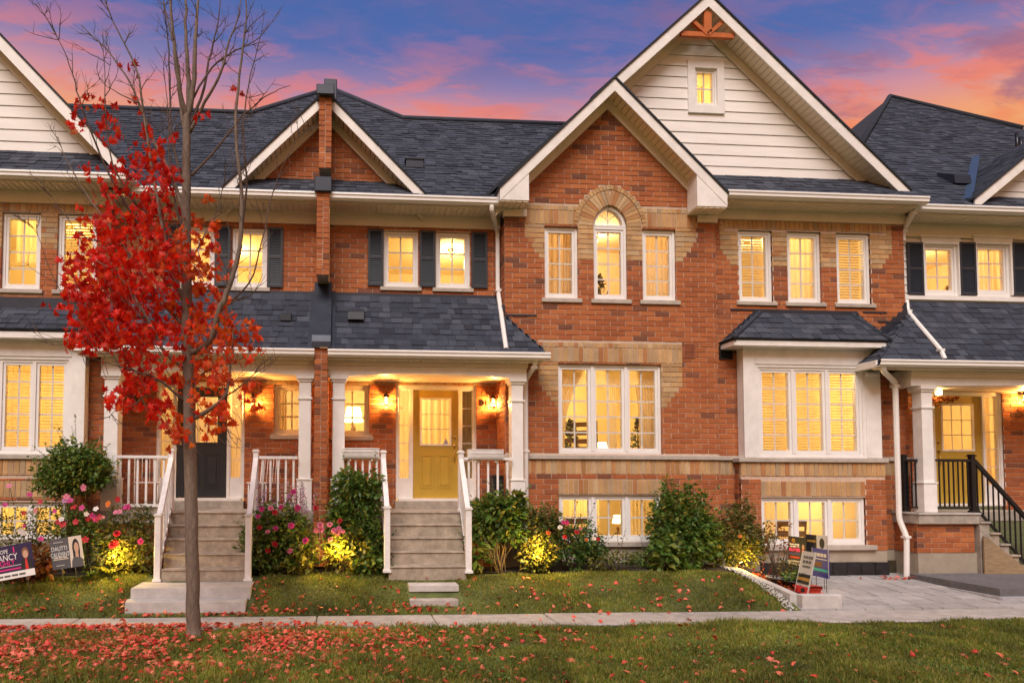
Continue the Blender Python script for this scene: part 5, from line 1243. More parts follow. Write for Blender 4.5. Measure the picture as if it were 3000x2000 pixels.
# sidewalk: each slab with a tooled joint
walk = MB(); walk.add([(-16, SW0 - .05, SWZ - .02), (21, SW0 - .05, SWZ - .02), (21, SW1 + .03, SWZ - .02), (-16, SW1 + .03, SWZ - .02)], [(0, 1, 2, 3)])
walk = walk.build('sidewalk', SOIL); walk['kind'] = 'structure'
x = -15.3
while x < 20:
    q = MB(); a, b = x + .006, x + 1.494; zt = SWZ + random.uniform(-.004, .004)
    q.add([(a, SW0, zt - .1), (b, SW0, zt - .1), (b, SW1, zt - .1), (a, SW1, zt - .1), (a + .012, SW0 + .012, zt), (b - .012, SW0 + .012, zt), (b - .012, SW1 - .012, zt), (a + .012, SW1 - .012, zt), (a, SW0, zt - .014), (b, SW0, zt - .014), (b, SW1, zt - .014), (a, SW1, zt - .014)],
          [(4, 5, 6, 7), (8, 9, 5, 4), (9, 10, 6, 5), (10, 11, 7, 6), (11, 8, 4, 7), (0, 1, 9, 8), (1, 2, 10, 9), (2, 3, 11, 10), (3, 0, 8, 11)])
    q.build('sidewalk_slab', WALK, walk); x += 1.5
# patio of large pavers on the right
PAV = mat('grey_paver', (.36, .34, .335), .85, .14, 9, .3, 60, island=.12)
pat = MB(); pz = patio_z; pat.add([(CURB_X - .06, SW1, pz(0, SW1) - .03), (19, SW1, pz(0, SW1) - .03), (19, 11.9, pz(0, 11.9) - .03), (CURB_X - .06, 11.9, pz(0, 11.9) - .03)], [(0, 1, 2, 3)])
pat = pat.build('patio', mat('joint_sand', (.16, .14, .12), .95, .2, 20)); pat['kind'] = 'structure'
y = SW1 + .03; row = 0
while y < 11.8:
    x = CURB_X - .05 - (row % 3) * .17; h = (.22, .30, .22)[row % 3]
    while x < 14:
        w = random.choice((.3, .42, .52)); q = MB(); a, b, c, d = max(x, CURB_X - .05) + .004, x + w - .004, y + .004, y + h - .004
        if b - a > .06:
            j = random.uniform(-.003, .003); q.add([(a, c, pz(0, c) - .04), (b, c, pz(0, c) - .04), (b, d, pz(0, d) - .04), (a, d, pz(0, d) - .04), (a + .006, c + .006, pz(0, c) + j), (b - .006, c + .006, pz(0, c) + j), (b - .006, d - .006, pz(0, d) + j), (a + .006, d - .006, pz(0, d) + j)], [(4, 5, 6, 7), (0, 1, 5, 4), (1, 2, 6, 5), (2, 3, 7, 6), (3, 0, 4, 7)])
            q.build('paver', PAV, pat)
        x += w
    y += h; row += 1
# planting bed soil along the houses
o = sheet('garden_bed', -9, CURB_X - .1, 10.42, 11.6, lambda x, y: lawn_z(x, y) + .012 + .012 * np.sin(9 * x) * np.sin(11 * y), SOIL, 120, 14)
# grass: one mass of blades per lawn
def blades(name, n, x0, x1, y0, y1, zf, keep, lmin, lmax, label):
    x = RNG.uniform(x0, x1, n); y = RNG.uniform(y0, y1, n)
    k = keep(x, y); x, y = x[k], y[k]; n = len(x)
    clump = .5 + .5 * np.sin(2.3 * x + 1.1 * np.sin(3 * y)) * np.sin(2.9 * y + 1.7 * np.sin(2 * x))
    L_ = RNG.uniform(lmin, lmax, n) * (.5 + .95 * clump); w = RNG.uniform(.0025, .0052, n); th = RNG.uniform(0, 6.28, n); ln = RNG.uniform(.2, 1.45, n); la = RNG.uniform(0, 6.28, n)
    z = zf(x, y) - .004; p = np.stack([x, y, z], -1); s = np.stack([np.cos(th), np.sin(th), 0 * th], -1) * w[:, None]
    d = np.stack([np.cos(la) * np.sin(ln), np.sin(la) * np.sin(ln), np.cos(ln)], -1); d1 = np.stack([np.cos(la) * np.sin(ln * .4), np.sin(la) * np.sin(ln * .4), np.cos(ln * .4)], -1)
    m = p + d1 * (L_ * .55)[:, None]; t = m + d * (L_ * .5)[:, None]
    v = np.stack([p - s, p + s, m + s * .8, m - s * .8, t + s * .15, t - s * .15], 1).reshape(-1, 3); b = np.arange(n)[:, None] * 6
    f = np.concatenate([b + np.array([0, 1, 2, 3]), b + np.array([3, 2, 4, 5])]).reshape(-1, 4)
    o = np_mesh(name, v, f, GRASS, kind='stuff'); tag(o, label, 'grass'); return o
vis = lambda x, y: (x > -.52 * y - .4) & (x < 1.12 * y + .4)
blades('boulevard_grass', 230000, -4.9, 9.8, 5.6, SW0 + .03, verge_z, vis, .035, .075, 'green boulevard grass between the camera and the sidewalk')
sA0x, sA1x = X(383, 1750, 9.4), X(737, 1750, 9.4)
def keep_l(x, y):
    bed = 10.36 + .10 * np.sin(2.1 * x + 1) + .06 * np.sin(5 * x)
    ok = vis(x, y) & (y < bed)
    ok &= ~((x > sA0x - .03) & (x < sA1x + .03) & (y > 9.05))
    ok &= ~((x > X(1200, 1720, 9.5) - .03) & (x < X(1345, 1720, 9.5) + .03) & (y > 9.22) & (y < 9.82))
    ok &= ~((x > X(1139, 1690, 10.)) & (x < X(1366, 1690, 10.)) & (y > 9.96))
    ok &= x < CURB_X - .12 - .12 * np.clip((9.9 - y), 0, 1)
    return ok
blades('front_lawn_grass', 120000, -6., CURB_X, SW1 - .02, 10.6, lawn_z, keep_l, .03, .06, 'olive green grass of the sloping front lawns')
# curb of the little raised bed and the stones beside it
cb0 = lambda y: patio_z(0, y)
cu = thing('concrete_curb', (CURB_X, 9.1, -.15), 'pale concrete curb edging the raised bed beside the patio', 'curb')
cx1 = X(2466, 1760, 9.1); cz = Z(2400, 1741, 9.1)
one_box('curb_block', CONCL, cu, CURB_X, cx1, 9.08, 9.20, -.3, cz, b=.012)
q = MB(); q.prism_x([(9.205, -.3), (9.205, cz), (10.9, lawn_z(4.4, 10.9) + .06), (10.9, -.3)], CURB_X - .1, CURB_X + .02); q.build('curb_block', CONCL, cu)
n = 420; px_ = RNG.uniform(0, 1, n); yy = 9.0 + 1.75 * px_; xx = CURB_X - .12 - RNG.uniform(0, .16, n) * (1 - .4 * px_)
oct_v = [(1, 0, 0), (0, 1, 0), (-1, 0, 0), (0, -1, 0), (0, 0, .7), (0, 0, -.7)]
oct_f = [(0, 1, 4), (1, 2, 4), (2, 3, 4), (3, 0, 4), (1, 0, 5), (2, 1, 5), (3, 2, 5), (0, 3, 5)]
o = scatter('white_pebbles', oct_v, oct_f, np.stack([xx, yy, lawn_z(xx, yy) + .012 + RNG.uniform(0, .03, n)], -1), rot_mats(RNG.uniform(0, 6, n), RNG.uniform(0, 1, n), RNG.uniform(0, 1, n)), RNG.uniform(.012, .026, n), mat('white_pebble', (.50, .48, .46), .7, island=.2), kind='stuff'); tag(o, 'white pebbles spilled along the concrete curb', 'pebbles')
o = sheet('raised_bed', CURB_X + .02, cx1 + .1, 9.2, 11.1, lambda x, y: patio_z(x, y) + .03 + .10 * sm((y - 9.2) / 1.7), SOIL, 10, 20)
# big stone step before the right porch
st = thing('stone_step', (X(2702, 1687, 11.1), 10., -.1), 'wide grey rock-faced stone step on the patio below the right porch', 'step')
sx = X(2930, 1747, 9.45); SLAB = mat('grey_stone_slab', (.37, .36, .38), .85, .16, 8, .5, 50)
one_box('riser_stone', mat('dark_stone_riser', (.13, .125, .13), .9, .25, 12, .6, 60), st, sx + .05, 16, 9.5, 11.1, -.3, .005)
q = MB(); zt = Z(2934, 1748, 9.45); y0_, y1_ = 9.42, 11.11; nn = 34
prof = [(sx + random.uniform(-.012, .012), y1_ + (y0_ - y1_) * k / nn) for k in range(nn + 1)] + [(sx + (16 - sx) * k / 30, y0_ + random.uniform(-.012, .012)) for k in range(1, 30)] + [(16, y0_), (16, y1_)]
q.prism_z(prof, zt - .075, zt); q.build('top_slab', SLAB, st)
# concrete stairs
def stairs(name, label, x0, x1, xb0, xb1, ytop, z_top, z_bot, n, run, m):
    t = thing(name, ((x0 + x1) / 2, ytop - n * run / 2, z_bot), label, 'steps'); r = (z_top - z_bot) / n
    for k in range(n):
        za = z_top - (k + 1) * r; ya = ytop - (k + 1) * run; f = (k + 1) / n
        a, b = x0 + (xb0 - x0) * f, x1 + (xb1 - x1) * f; q = MB(); zt = z_top - k * r - (r if False else 0)
        zt = z_top - k * r if k else z_top - .001
        ya = ytop - k * run
        q.add([(a, ya - .0, z_bot - .3), (b, ya, z_bot - .3), (b, ya, zt - .022), (a, ya, zt - .022), (a, ya - .018, zt - .02), (b, ya - .018, zt - .02), (b, ya - .012, zt - .003), (a, ya - .012, zt - .003), (a, ya, zt), (b, ya, zt), (b, ya + run + .03, zt), (a, ya + run + .03, zt), (a, ya + run + .03, z_bot - .3), (b, ya + run + .03, z_bot - .3)],
              [(0, 1, 2, 3), (3, 2, 5, 4), (4, 5, 6, 7), (7, 6, 9, 8), (8, 9, 10, 11), (0, 3, 4, 7, 8, 11, 12), (1, 13, 10, 9, 6, 5, 2)])
        q.build('step', m, t)
    return t
STEPC = mat('weathered_step_concrete', (.36, .30, .235), .88, .36, 7, .5, 60)
SB = [X(1144, 1499, 11.05), X(1353, 1499, 11.05), X(1139, 1690, 10.), X(1366, 1690, 10.)]
zb_B = Z(1250, 1694, 10.)
stairs('porch_steps', 'worn concrete steps up to the yellow door in the middle', *SB, 11.04, PF_Z - .004, zb_B, 5, .26, STEPC)
SA = [X(492, 1499, 11.05), X(728, 1499, 11.05), X(473, 1703, 10.), X(721, 1703, 10.)]
zb_A = Z(600, 1705, 10.)
tA = stairs('porch_steps', 'concrete steps behind the maple trunk up to the black door', *SA, 11.04, AP_Z - .004, zb_A, 5, .26, STEPC)
pl = thing('concrete_landing', (X(550, 1750, 9.5), 9.5, -.2), 'two pale poured concrete treads at the foot of the steps behind the maple', 'landing')
q = MB(); zp = Z(560, 1722, 9.42); q.prism_z([(X(418, 1703, 10.), 9.985), (X(383, 1722, 9.42), 9.42), (X(734, 1722, 9.42), 9.42), (X(745, 1703, 10.), 9.985)], -.35, zp); q.build('upper_tread', CONCL, pl)
q = MB(); zq = Z(560, 1760, 9.2); q.prism_z([(X(372, 1757, 9.4), 9.415), (X(369, 1760, 9.16), 9.12), (X(720, 1760, 9.16), 9.12), (X(725, 1757, 9.4), 9.415)], -.35, zq); q.build('lower_tread', CONCL, pl)
# stepping slabs before the middle steps
sp = thing('stepping_slabs', (X(1270, 1730, 9.5), 9.5, -.1), 'two grey stepping slabs set in the lawn below the middle steps', 'stepping stones')
for (pa, pb, py, y0_, y1_) in ((1199, 1345, 1714, 9.52, 9.78), (1202, 1344, 1757, 9.20, 9.34)):
    zt = Z((pa + pb) / 2, py, y0_) + .004; q = MB(); q.bbox(X(pa, py, y0_), X(pb, py, y0_), y0_, y1_, zt - .095, zt, .008); q.build('slab', CONCL if py < 1730 else WALK, sp)
# stairs of the right porch run along the house
t = thing('porch_steps', (px1 + .6, 11.8, 0), 'grey concrete steps running down beside the black railing of the right porch', 'steps')
for k in range(6):
    xa = px1 + .02 + k * .175; zt = DPZ - .19 * (k + 1) + .0
    q = MB(); q.box(xa, xa + (.1745 if k < 5 else .6), 11.06, 11.88, -.3, zt); q.bbox(xa + .002, xa + .19, 11.03, 11.88, zt + .001, zt + .036, .006); q.build('step', STEPC if k % 2 else CONC, t)
q = MB(); xs_ = px1 + .03; q.prism_y([(xs_, -.15), (xs_ + .98, -.15), (xs_ + .9, -.02), (xs_ + .06, DPZ - .42), (xs_, DPZ - .40)], 11.0, 11.027); q.build('stringer', mat('plywood_stringer', (.30, .21, .12), .8, .25, 7, .3, 40, stretch=(1, 1, 4)), t)

def weeds(name, label, n, x0, x1, y0, y1, zf, keep):
    x = RNG.uniform(x0, x1, n); y = RNG.uniform(y0, y1, n); k = keep(x, y) & (np.sin(1.9 * x + 2 * np.sin(1.3 * y)) * np.sin(2.4 * y + x) > .05); x, y = x[k], y[k]
    x = np.repeat(x, 7) + RNG.normal(0, .05, len(x) * 7); y = np.repeat(y, 7) + RNG.normal(0, .05, len(y) * 7); m = len(x)
    o = scatter(name, OV, OF, np.stack([x, y, zf(x, y) + RNG.uniform(.02, .06, m)], -1), rot_mats(RNG.uniform(0, 6.28, m), RNG.normal(0, .4, m), RNG.normal(0, .4, m)), RNG.uniform(.018, .045, m), WEED, kind='stuff'); return tag(o, label, 'weeds')
# ================================================================== railings
def post(t, x, y, z0, z1, w, m, name='post', cap=True, skirt=True):
    q = MB(); h = w / 2; q.bbox(x - h, x + h, y - h, y + h, z0, z1, .005)
    if cap: q.box(x - h - .014, x + h + .014, y - h - .014, y + h + .014, z1, z1 + .02); q.bbox(x - h - .004, x + h + .004, y - h - .004, y + h + .004, z1 + .02, z1 + .038, .008)
    if skirt: q.box(x - h - .016, x + h + .016, y - h - .016, y + h + .016, z0, z0 + .035)
    return q.build(name, m, t)
def rail_run(t, a, b, h, n, m, w=.032, top=(.075, .045), bot=.09, botw=.045, skip=()):
    """one panel between two floor points"""
    a, b = Vector(a), Vector(b); up = Vector((0, 0, 1))
    q = MB(); q.rbar(a + up * h, b + up * h, *top); q.build('top_rail', m, t)
    q = MB(); q.rbar(a + up * bot, b + up * bot, botw, botw); q.build('bottom_rail', m, t)
    for k in range(n):
        p = a + (b - a) * (k + .5) / n; q = MB(); q.rbar(p + up * (bot + .02), p + up * (h - .02), w, w); q.build('baluster', m, t)
def white_railing(label, pc, pu, pn, zu, zn, nb, ns, ycol=11.22):
    t = thing('porch_railing', (pu[0], pu[1], zu), label, 'railing', 'white porch railings')
    post(t, pu[0], pu[1], zu, zu + .95, .085, RAILW); post(t, pn[0], pn[1], zn, zn + .93, .088, RAILW, 'newel_post')
    s = 1 if pc > pu[0] else -1
    rail_run(t, (pu[0] + s * .05, pu[1], zu), (pc, pu[1], zu), .86, nb, RAILW)
    d = Vector((pn[0] - pu[0], pn[1] - pu[1], zn - zu)); l = d.normalized()
    rail_run(t, Vector((*pu, zu)) + l * .055, Vector((*pn, zn)) - l * .055, .87, ns, RAILW)
    return t
yu, yn = 11.10, 10.02
bl, br_ = X(1123, 1330, yu), X(1350, 1330, yu); nl, nr = X(1134, 1580, yn), X(1372, 1580, yn)
al, ar = X(503, 1330, yu), X(750, 1330, yu); ml, mr = X(463, 1600, yn), X(728, 1600, yn)
white_railing('white railing left of the middle steps, beside the tall shrub', colL + .11, (bl, yu), (nl, yn), PF_Z, Z(1134, 1675, yn), 5, 7)
white_railing('white railing right of the middle steps, next to the downspout', colR - .11, (br_, yu), (nr, yn), PF_Z, Z(1372, 1677, yn), 5, 7)
white_railing('white railing left of the steps to the black door', acL + .11, (al, yu), (ml, yn), AP_Z, Z(463, 1702, yn), 6, 7)
white_railing('white railing with pink flowers before it, right of the black door', acR - .11, (ar, yu), (mr, yn), AP_Z, Z(728, 1700, yn), 5, 7)
t = thing('porch_railing', (px1, 11.15, DPZ), 'black metal railing around the right porch and down its steps', 'railing')
xl_ = X(2652, 1400, 11.5)
post(t, colD - .20, 11.45, DPZ, DPZ + .97, .07, BLACK); post(t, px1 - .03, 11.12, DPZ, DPZ + .97, .075, BLACK); post(t, px1 + 1.02, 11.12, DPZ - 1.1, DPZ - .05, .075, BLACK, 'newel_post')
rail_run(t, (colD - .20, 11.42, DPZ), (colD - .12, 11.26, DPZ), .90, 3, BLACK, .018, (.05, .045), .08, .03)
rail_run(t, (colD + .11, 11.12, DPZ), (px1 - .07, 11.12, DPZ), .90, 7, BLACK, .018, (.05, .045), .08, .03)
rail_run(t, (px1 + .01, 11.12, DPZ - .02), (px1 + .98, 11.12, DPZ - 1.06), .92, 10, BLACK, .018, (.05, .06), .10, .035)
# planter boxes hung on the middle railings
def planter(label, x0, x1, y, z0, z1):
    t = thing('railing_planter', ((x0 + x1) / 2, y, z0), label, 'planter', 'white planter boxes on the railings'); q = MB(); n = 14
    prof = [(.06, .0), (.075, .03), (.09, .085), (.095, .088), (.10, .135), (.108, .137), (.108, .150), (.095, .150)]
    vs = []; fs = []; k = len(prof)
    for i in range(n + 1):
        u = i / n; e = (1 - abs(2 * u - 1) ** 6) * .25 + .75; xm = x0 + (x1 - x0) * u
        for r, z in prof: vs.append((xm, y - r * e, z0 + (z1 - z0) * z / .15))
        for r, z in prof[::-1]: vs.append((xm, y + r * e, z0 + (z1 - z0) * z / .15))
    m = 2 * k
    for i in range(n):
        for j in range(m): fs.append((i * m + j, (i + 1) * m + j, (i + 1) * m + (j + 1) % m, i * m + (j + 1) % m))
    fs += [tuple(range(m)), tuple(n * m + j for j in range(m))[::-1]]
    q.add(vs, fs); q.build('trough', RAILW, t)
    q = MB(); q.box(x0 + .03, x1 - .03, y - .08, y + .08, z1 - .012, z1 - .006); q.build('potting_soil', SOIL, t)
    for s in (.2, .8): q = MB(); xx = x0 + (x1 - x0) * s; q.box(xx - .012, xx + .012, y - .03, y + .05, z0 - .05, z0 + .02); q.build('bracket', RAILW, t)
    return t
planter('long white planter box on the railing before the small window', X(1005, 1335, 11.05), X(1111, 1335, 11.05), 11.08, PF_Z + .86, PF_Z + 1.02)
planter('long white planter box on the railing next to the right-hand lantern', X(1371, 1335, 11.05), X(1474, 1335, 11.05), 11.08, PF_Z + .85, PF_Z + 1.01)
# ================================================================== lanterns and house number
lantern((X(1130, 1176, YD), YD - .004, Z(1130, 1174, YD)), 'lit bronze wall lantern between the small window and the yellow door')
lantern((X(1441, 1180, YD), YD - .004, Z(1441, 1180, YD)), 'lit bronze wall lantern beside the house number', s=1.05)
lantern((X(744, 1178, YD), YD - .004, Z(744, 1178, YD)), 'lit wall lantern behind red maple leaves, right of the black door', s=1.05)
lantern((X(2988, 1166, YD), YD - .004, Z(2988, 1166, YD)), 'lit wall lantern at the right edge, by the far yellow door')
lantern((X(398, 1165, YD), YD - .004, Z(398, 1165, YD)), 'unlit black wall lantern left of the black door', lit=False, s=1.2)
pd = thing('porch_lamp', (X(2750, 1143, 11.9), 11.9, ez0), 'small glowing lamp under the ceiling of the right porch', 'ceiling light')
q = MB(); q.lathe((X(2750, 1143, 11.9), 11.9, ez0 - .06), [(.03, 0), (.05, .02), (.05, .08)], 12); q.build('globe', LAMPG, pd)
def text(parent, s, size, M, m, name='lettering', align='CENTER', ext=.0008, sx=1.):
    c = bpy.data.curves.new('lettering', 'FONT'); c.body = s; c.size = size; c.align_x = align; c.align_y = 'CENTER'; c.extrude = ext; c.resolution_u = 3
    c.materials.append(m); tmp = bpy.data.objects.new(name, c); COL.objects.link(tmp); dg = bpy.context.evaluated_depsgraph_get(); dg.update()
    me = bpy.data.meshes.new_from_object(tmp.evaluated_get(dg)); bpy.data.objects.remove(tmp); bpy.data.curves.remove(c)
    if not me.materials: me.materials.append(m)
    o = bpy.data.objects.new(name, me); COL.objects.link(o); o.parent = parent
    o.matrix_local = Matrix.Translation(-ORG[parent.name]) @ M @ Matrix.Diagonal((sx, 1, 1, 1)); ORG[o.name] = ORG[parent.name]; return o
hn = thing('house_number', (X(1424, 1180, YD), YD, Z(1424, 1180, YD)), 'thin black house number on the brick beside the right lantern', 'house number')
up = Matrix.Rotation(math.pi / 2, 4, 'X')
text(hn, '0', .155, Matrix.Translation((X(1413, 1181, YD), YD - .012, Z(1413, 1181, YD))) @ up, BLACK, 'digit', ext=.006); text(hn, '1', .14, Matrix.Translation((X(1425, 1181, YD), YD - .012, Z(1425, 1181, YD))) @ up, BLACK, 'digit', ext=.006)
# decal on the middle door glass
q = MB(); x_, z_ = X(1307, 1295, YD), Z(1307, 1295, YD); q.prism_y([(x_ - .05, z_ - .06), (x_ + .055, z_ - .06), (x_ + .03, z_ + .03), (x_ + .005, z_ + .08), (x_ - .02, z_ + .03)], YD + .060, YD + .062); o = q.build('door_decal', mat('violet_decal', (.30, .28, .42), .6, .5, 60)); tag(o, 'small violet sticker in the corner of the yellow door glass', 'sticker')
# ================================================================== porch furniture
def bistro_chair(label, x, y, z, a):
    t = thing('porch_chair', (x, y, z), label, 'chair', 'white metal chairs on the left porch'); c, s = math.cos(a), math.sin(a); P = lambda u, v, w: (x + u * c - v * s, y + u * s + v * c, z + w)
    for u in (-.18, .18):
        q = MB(); q.tube([P(u, -.18, 0), P(u, -.17, .44)], .011, 6); q.build('leg', RAILW, t)
        q = MB(); q.tube([P(u, .2, 0), P(u, .17, .44), P(u, .22, .86)], .011, 6); q.build('leg', RAILW, t)
    q = MB(); q.rbar(P(-.2, 0, .45), P(.2, 0, .45), .4, .02); q.build('seat', RAILW, t)
    q = MB(); q.tube([P(-.18, .22, .86), P(0, .23, .89), P(.18, .22, .86)], .012, 6)
    for u in (-.12, -.06, 0, .06, .12): q.tube([P(u, .18, .47), P(u, .225, .87)], .006, 5)
    q.build('backrest', RAILW, t); return t
bistro_chair('white metal chair behind the railing left of the black door', X(425, 1440, 11.7), 11.75, AP_Z, .3)
bistro_chair('white metal chair behind the railing right of the black door', X(770, 1440, 11.75), 11.8, AP_Z, -.5)
t = thing('porch_bin', (X(1466, 1440, 11.8), 11.8, PF_Z), 'dark ribbed bin standing behind the railing at the brick corner', 'bin'); xb, yb = X(1464, 1440, 11.8), 11.8
q = MB(); q.prism_y([(xb - .13, PF_Z), (xb + .13, PF_Z), (xb + .15, PF_Z + .55), (xb - .15, PF_Z + .55)], yb - .14, yb + .14); q.build('body', SHUT, t)
for k in range(5): q = MB(); q.box(xb - .11 + k * .05, xb - .09 + k * .05, yb - .15, yb - .141, PF_Z + .03, PF_Z + .5); q.build('rib', BLACK, t)
q = MB(); q.bbox(xb - .165, xb + .165, yb - .165, yb + .15, PF_Z + .55, PF_Z + .59, .01); q.build('lid', BLACK, t)
# leafy autumn swag over the far yellow door
LEAF5 = []
def maple_shape():
    ang = [-90, -62, -38, -8, 14, 34, 58, 76, 90]; rr = [.10, .52, .30, .86, .42, .78, .50, .74, 1.0]
    right = [(r * math.cos(rad(a)), r * math.sin(rad(a))) for a, r in zip(ang, rr)]
    pts = right + [(-x, y) for x, y in right[-2:0:-1]]
    v = [(0, 0, 0.05)] + [(x * .5, y * .5, -.10 * (x * x + y * y) + .03 * math.sin(5 * x)) for x, y in pts]
    n = len(pts); return v, [(0, 1 + i, 1 + (i + 1) % n) for i in range(n)]
MV, MF = maple_shape()
OV = [(0, 0, 0), (.28, .45, .07), (0, 1, -.05), (-.28, .45, .07)]; OF = [(0, 1, 2), (0, 2, 3)]
ALEAF = mat('autumn_swag_leaf', (.5, .2, .05), .7, ramp=[(0, (.42, .08, .03)), (.5, (.50, .20, .05)), (1, (.30, .06, .03))], trans=.2)
sw = thing('autumn_swag', (X(2790, 1165, 12.08), 12.08, Z(2790, 1165, 12.08)), 'russet leaf swag hung across the top of the far yellow door', 'garland')
n = 130; u = RNG.uniform(0, 1, n); pos = np.stack([X(2722, 1165, 12.08) + (X(2803, 1165, 12.08) - X(2722, 1165, 12.08)) * u, np.full(n, 12.07) + RNG.uniform(-.05, .02, n), Z(2760, 1163, 12.08) - np.abs(RNG.normal(0, .05, n)) - .10 * (u < .3) * RNG.uniform(0, 1, n)], -1)
scatter('leaves', MV, MF, pos, rot_mats(RNG.uniform(0, 6, n), RNG.uniform(.8, 2.2, n), RNG.uniform(-.6, .6, n)), RNG.uniform(.06, .11, n), ALEAF, sw, 'stuff')
q = MB(); q.tube([(X(2722, 1163, 12.08), 12.09, Z(2722, 1163, 12.08)), (X(2763, 1166, 12.08), 12.09, Z(2763, 1166, 12.08)), (X(2803, 1160, 12.08), 12.09, Z(2803, 1160, 12.08))], .008, 6); q.build('stem', TWIG, sw)
# service bracket on the boxed window
q = MB(); x_, z_ = X(2548, 1095, YX), Z(2548, 1097, YX); q.bbox(x_ - .10, x_ + .10, YX - .07, YX - .017, z_ - .03, z_ + .03, .01); q.tube([(x_ + .06, YX - .05, z_ + .03), (x_ + .10, YX - .05, z_ + .2), (x_ + .15, YX - .03, z_ + .42)], .005, 5); q.build('service_bracket', VINYL, C)
# ================================================================== garden spotlights
def spotlight(px, py, Y, label, watt=34.):
    x, z = X(px, py, Y), Z(px, py, Y); t = thing('garden_spotlight', (x, Y, z - .08), label, 'spotlight', 'garden spotlights in the beds')
    q = MB(); q.tube([(x, Y + .02, z - .16), (x, Y + .02, z)], .008, 6); q.build('stake', BLACK, t)
    q = MB(); q.tube([(x, Y - .01, z - .02), (x, Y + .03, z + .02), (x, Y + .07, z + .06)], [.022, .032, .034], 12); q.build('housing', BLACK, t)
    q = MB(); q.tube([(x, Y + .07, z + .061), (x, Y + .073, z + .064)], .03, 12); q.build('lens', glow_mat('spot_lens', (1., .72, .2), 30.), t)
    l = bpy.data.lights.new('spot_bulb', 'POINT'); l.energy = watt; l.color = (1., .62, .12); l.shadow_soft_size = .04
    o = bpy.data.objects.new('spot_bulb', l); COL.objects.link(o); o.parent = t; o.location = Vector((x, Y - .16, z + .15)) - ORG[t.name]; return t
spotlight(347, 1655, 10.25, 'lit spotlight in the bed left of the black door steps')
spotlight(985, 1630, 10.3, 'lit spotlight under the tall shrub between the two flights of steps')
spotlight(1566, 1640, 10.35, 'lit spotlight in the bed under the big living-room window')
spotlight(2180, 1662, 10.6, 'lit spotlight at the end of the bed by the concrete curb', 13.)
# ================================================================== plants
def leafm(name, ramp, trans=.42): return mat(name, (.1, .1, .1), .5, ramp=ramp, island=.25, trans=trans)
G_MID = leafm('leaf_mid_green', [(0, (0.060, 0.137, 0.025)), (.5, (0.112, 0.213, 0.036)), (.85, (0.172, 0.262, 0.045)), (1, (0.282, 0.302, 0.060))])
G_DARK = leafm('leaf_dark_green', [(0, (0.043, 0.102, 0.024)), (.6, (0.088, 0.181, 0.038)), (1, (0.145, 0.244, 0.049))])
G_YEL = leafm('leaf_yellow_green', [(0, (0.119, 0.149, 0.022)), (.5, (0.223, 0.230, 0.030)), (1, (0.386, 0.312, 0.045))])
G_OLV = leafm('leaf_olive', [(0, (0.086, 0.122, 0.026)), (.6, (0.157, 0.174, 0.043)), (1, (0.278, 0.192, 0.052))])
G_RUST = leafm('leaf_rust', [(0, (.20, .05, .015)), (.5, (.30, .10, .02)), (1, (.12, .07, .02))])
def clump_points(clumps, n, rg):
    """points spread through a set of ellipsoids, denser toward their skins"""
    w = np.array([c[3] * c[4] * c[5] for c in clumps]) ** .67; k = rg.choice(len(clumps), n, p=w / w.sum()); cl = np.array(clumps, float)[k]
    d = rg.normal(size=(n, 3)); d /= np.linalg.norm(d, axis=1)[:, None]
    r = rg.uniform(0, 1, n) ** .38 * (1 + .30 * np.sin(7 * d[:, 0] + 3 * k) * np.sin(6 * d[:, 2] + k))
    return cl[:, :3] + d * cl[:, 3:6] * r[:, None], d
def leaves(name, clumps, n, size, m, parent, rg, proto=(OV, OF), droop=.5, zmin=None):
    p, d = clump_points(clumps, n, rg)
    if zmin is not None: p[:, 2] = np.maximum(p[:, 2], zmin + rg.uniform(0, .05, len(p)))
    yaw = np.arctan2(-d[:, 0], d[:, 1]) + rg.normal(0, .7, n); pit = rg.normal(-.25 * droop, .55, n) + .4 * d[:, 2]; rol = rg.normal(0, .6, n)
    return scatter(name, proto[0], proto[1], p, rot_mats(yaw, pit, rol), rg.uniform(.6, 1.25, n) * size, m, parent, 'stuff')
def stems(parent, base, tips, rg, m=TWIG, r=.007, name='stems'):
    q = MB()
    for tx, ty, tz in tips:
        bx = base[0] + rg.normal(0, .05); by = base[1] + rg.normal(0, .04); mid = ((bx + tx) / 2 + rg.normal(0, .04), (by + ty) / 2 + rg.normal(0, .03), base[2] + (tz - base[2]) * .5)
        q.tube([(bx, by, base[2] - .03), mid, (tx, ty, tz)], [r, r * .8, r * .4], 5)
    return q.build(name, m, parent, kind='stuff')
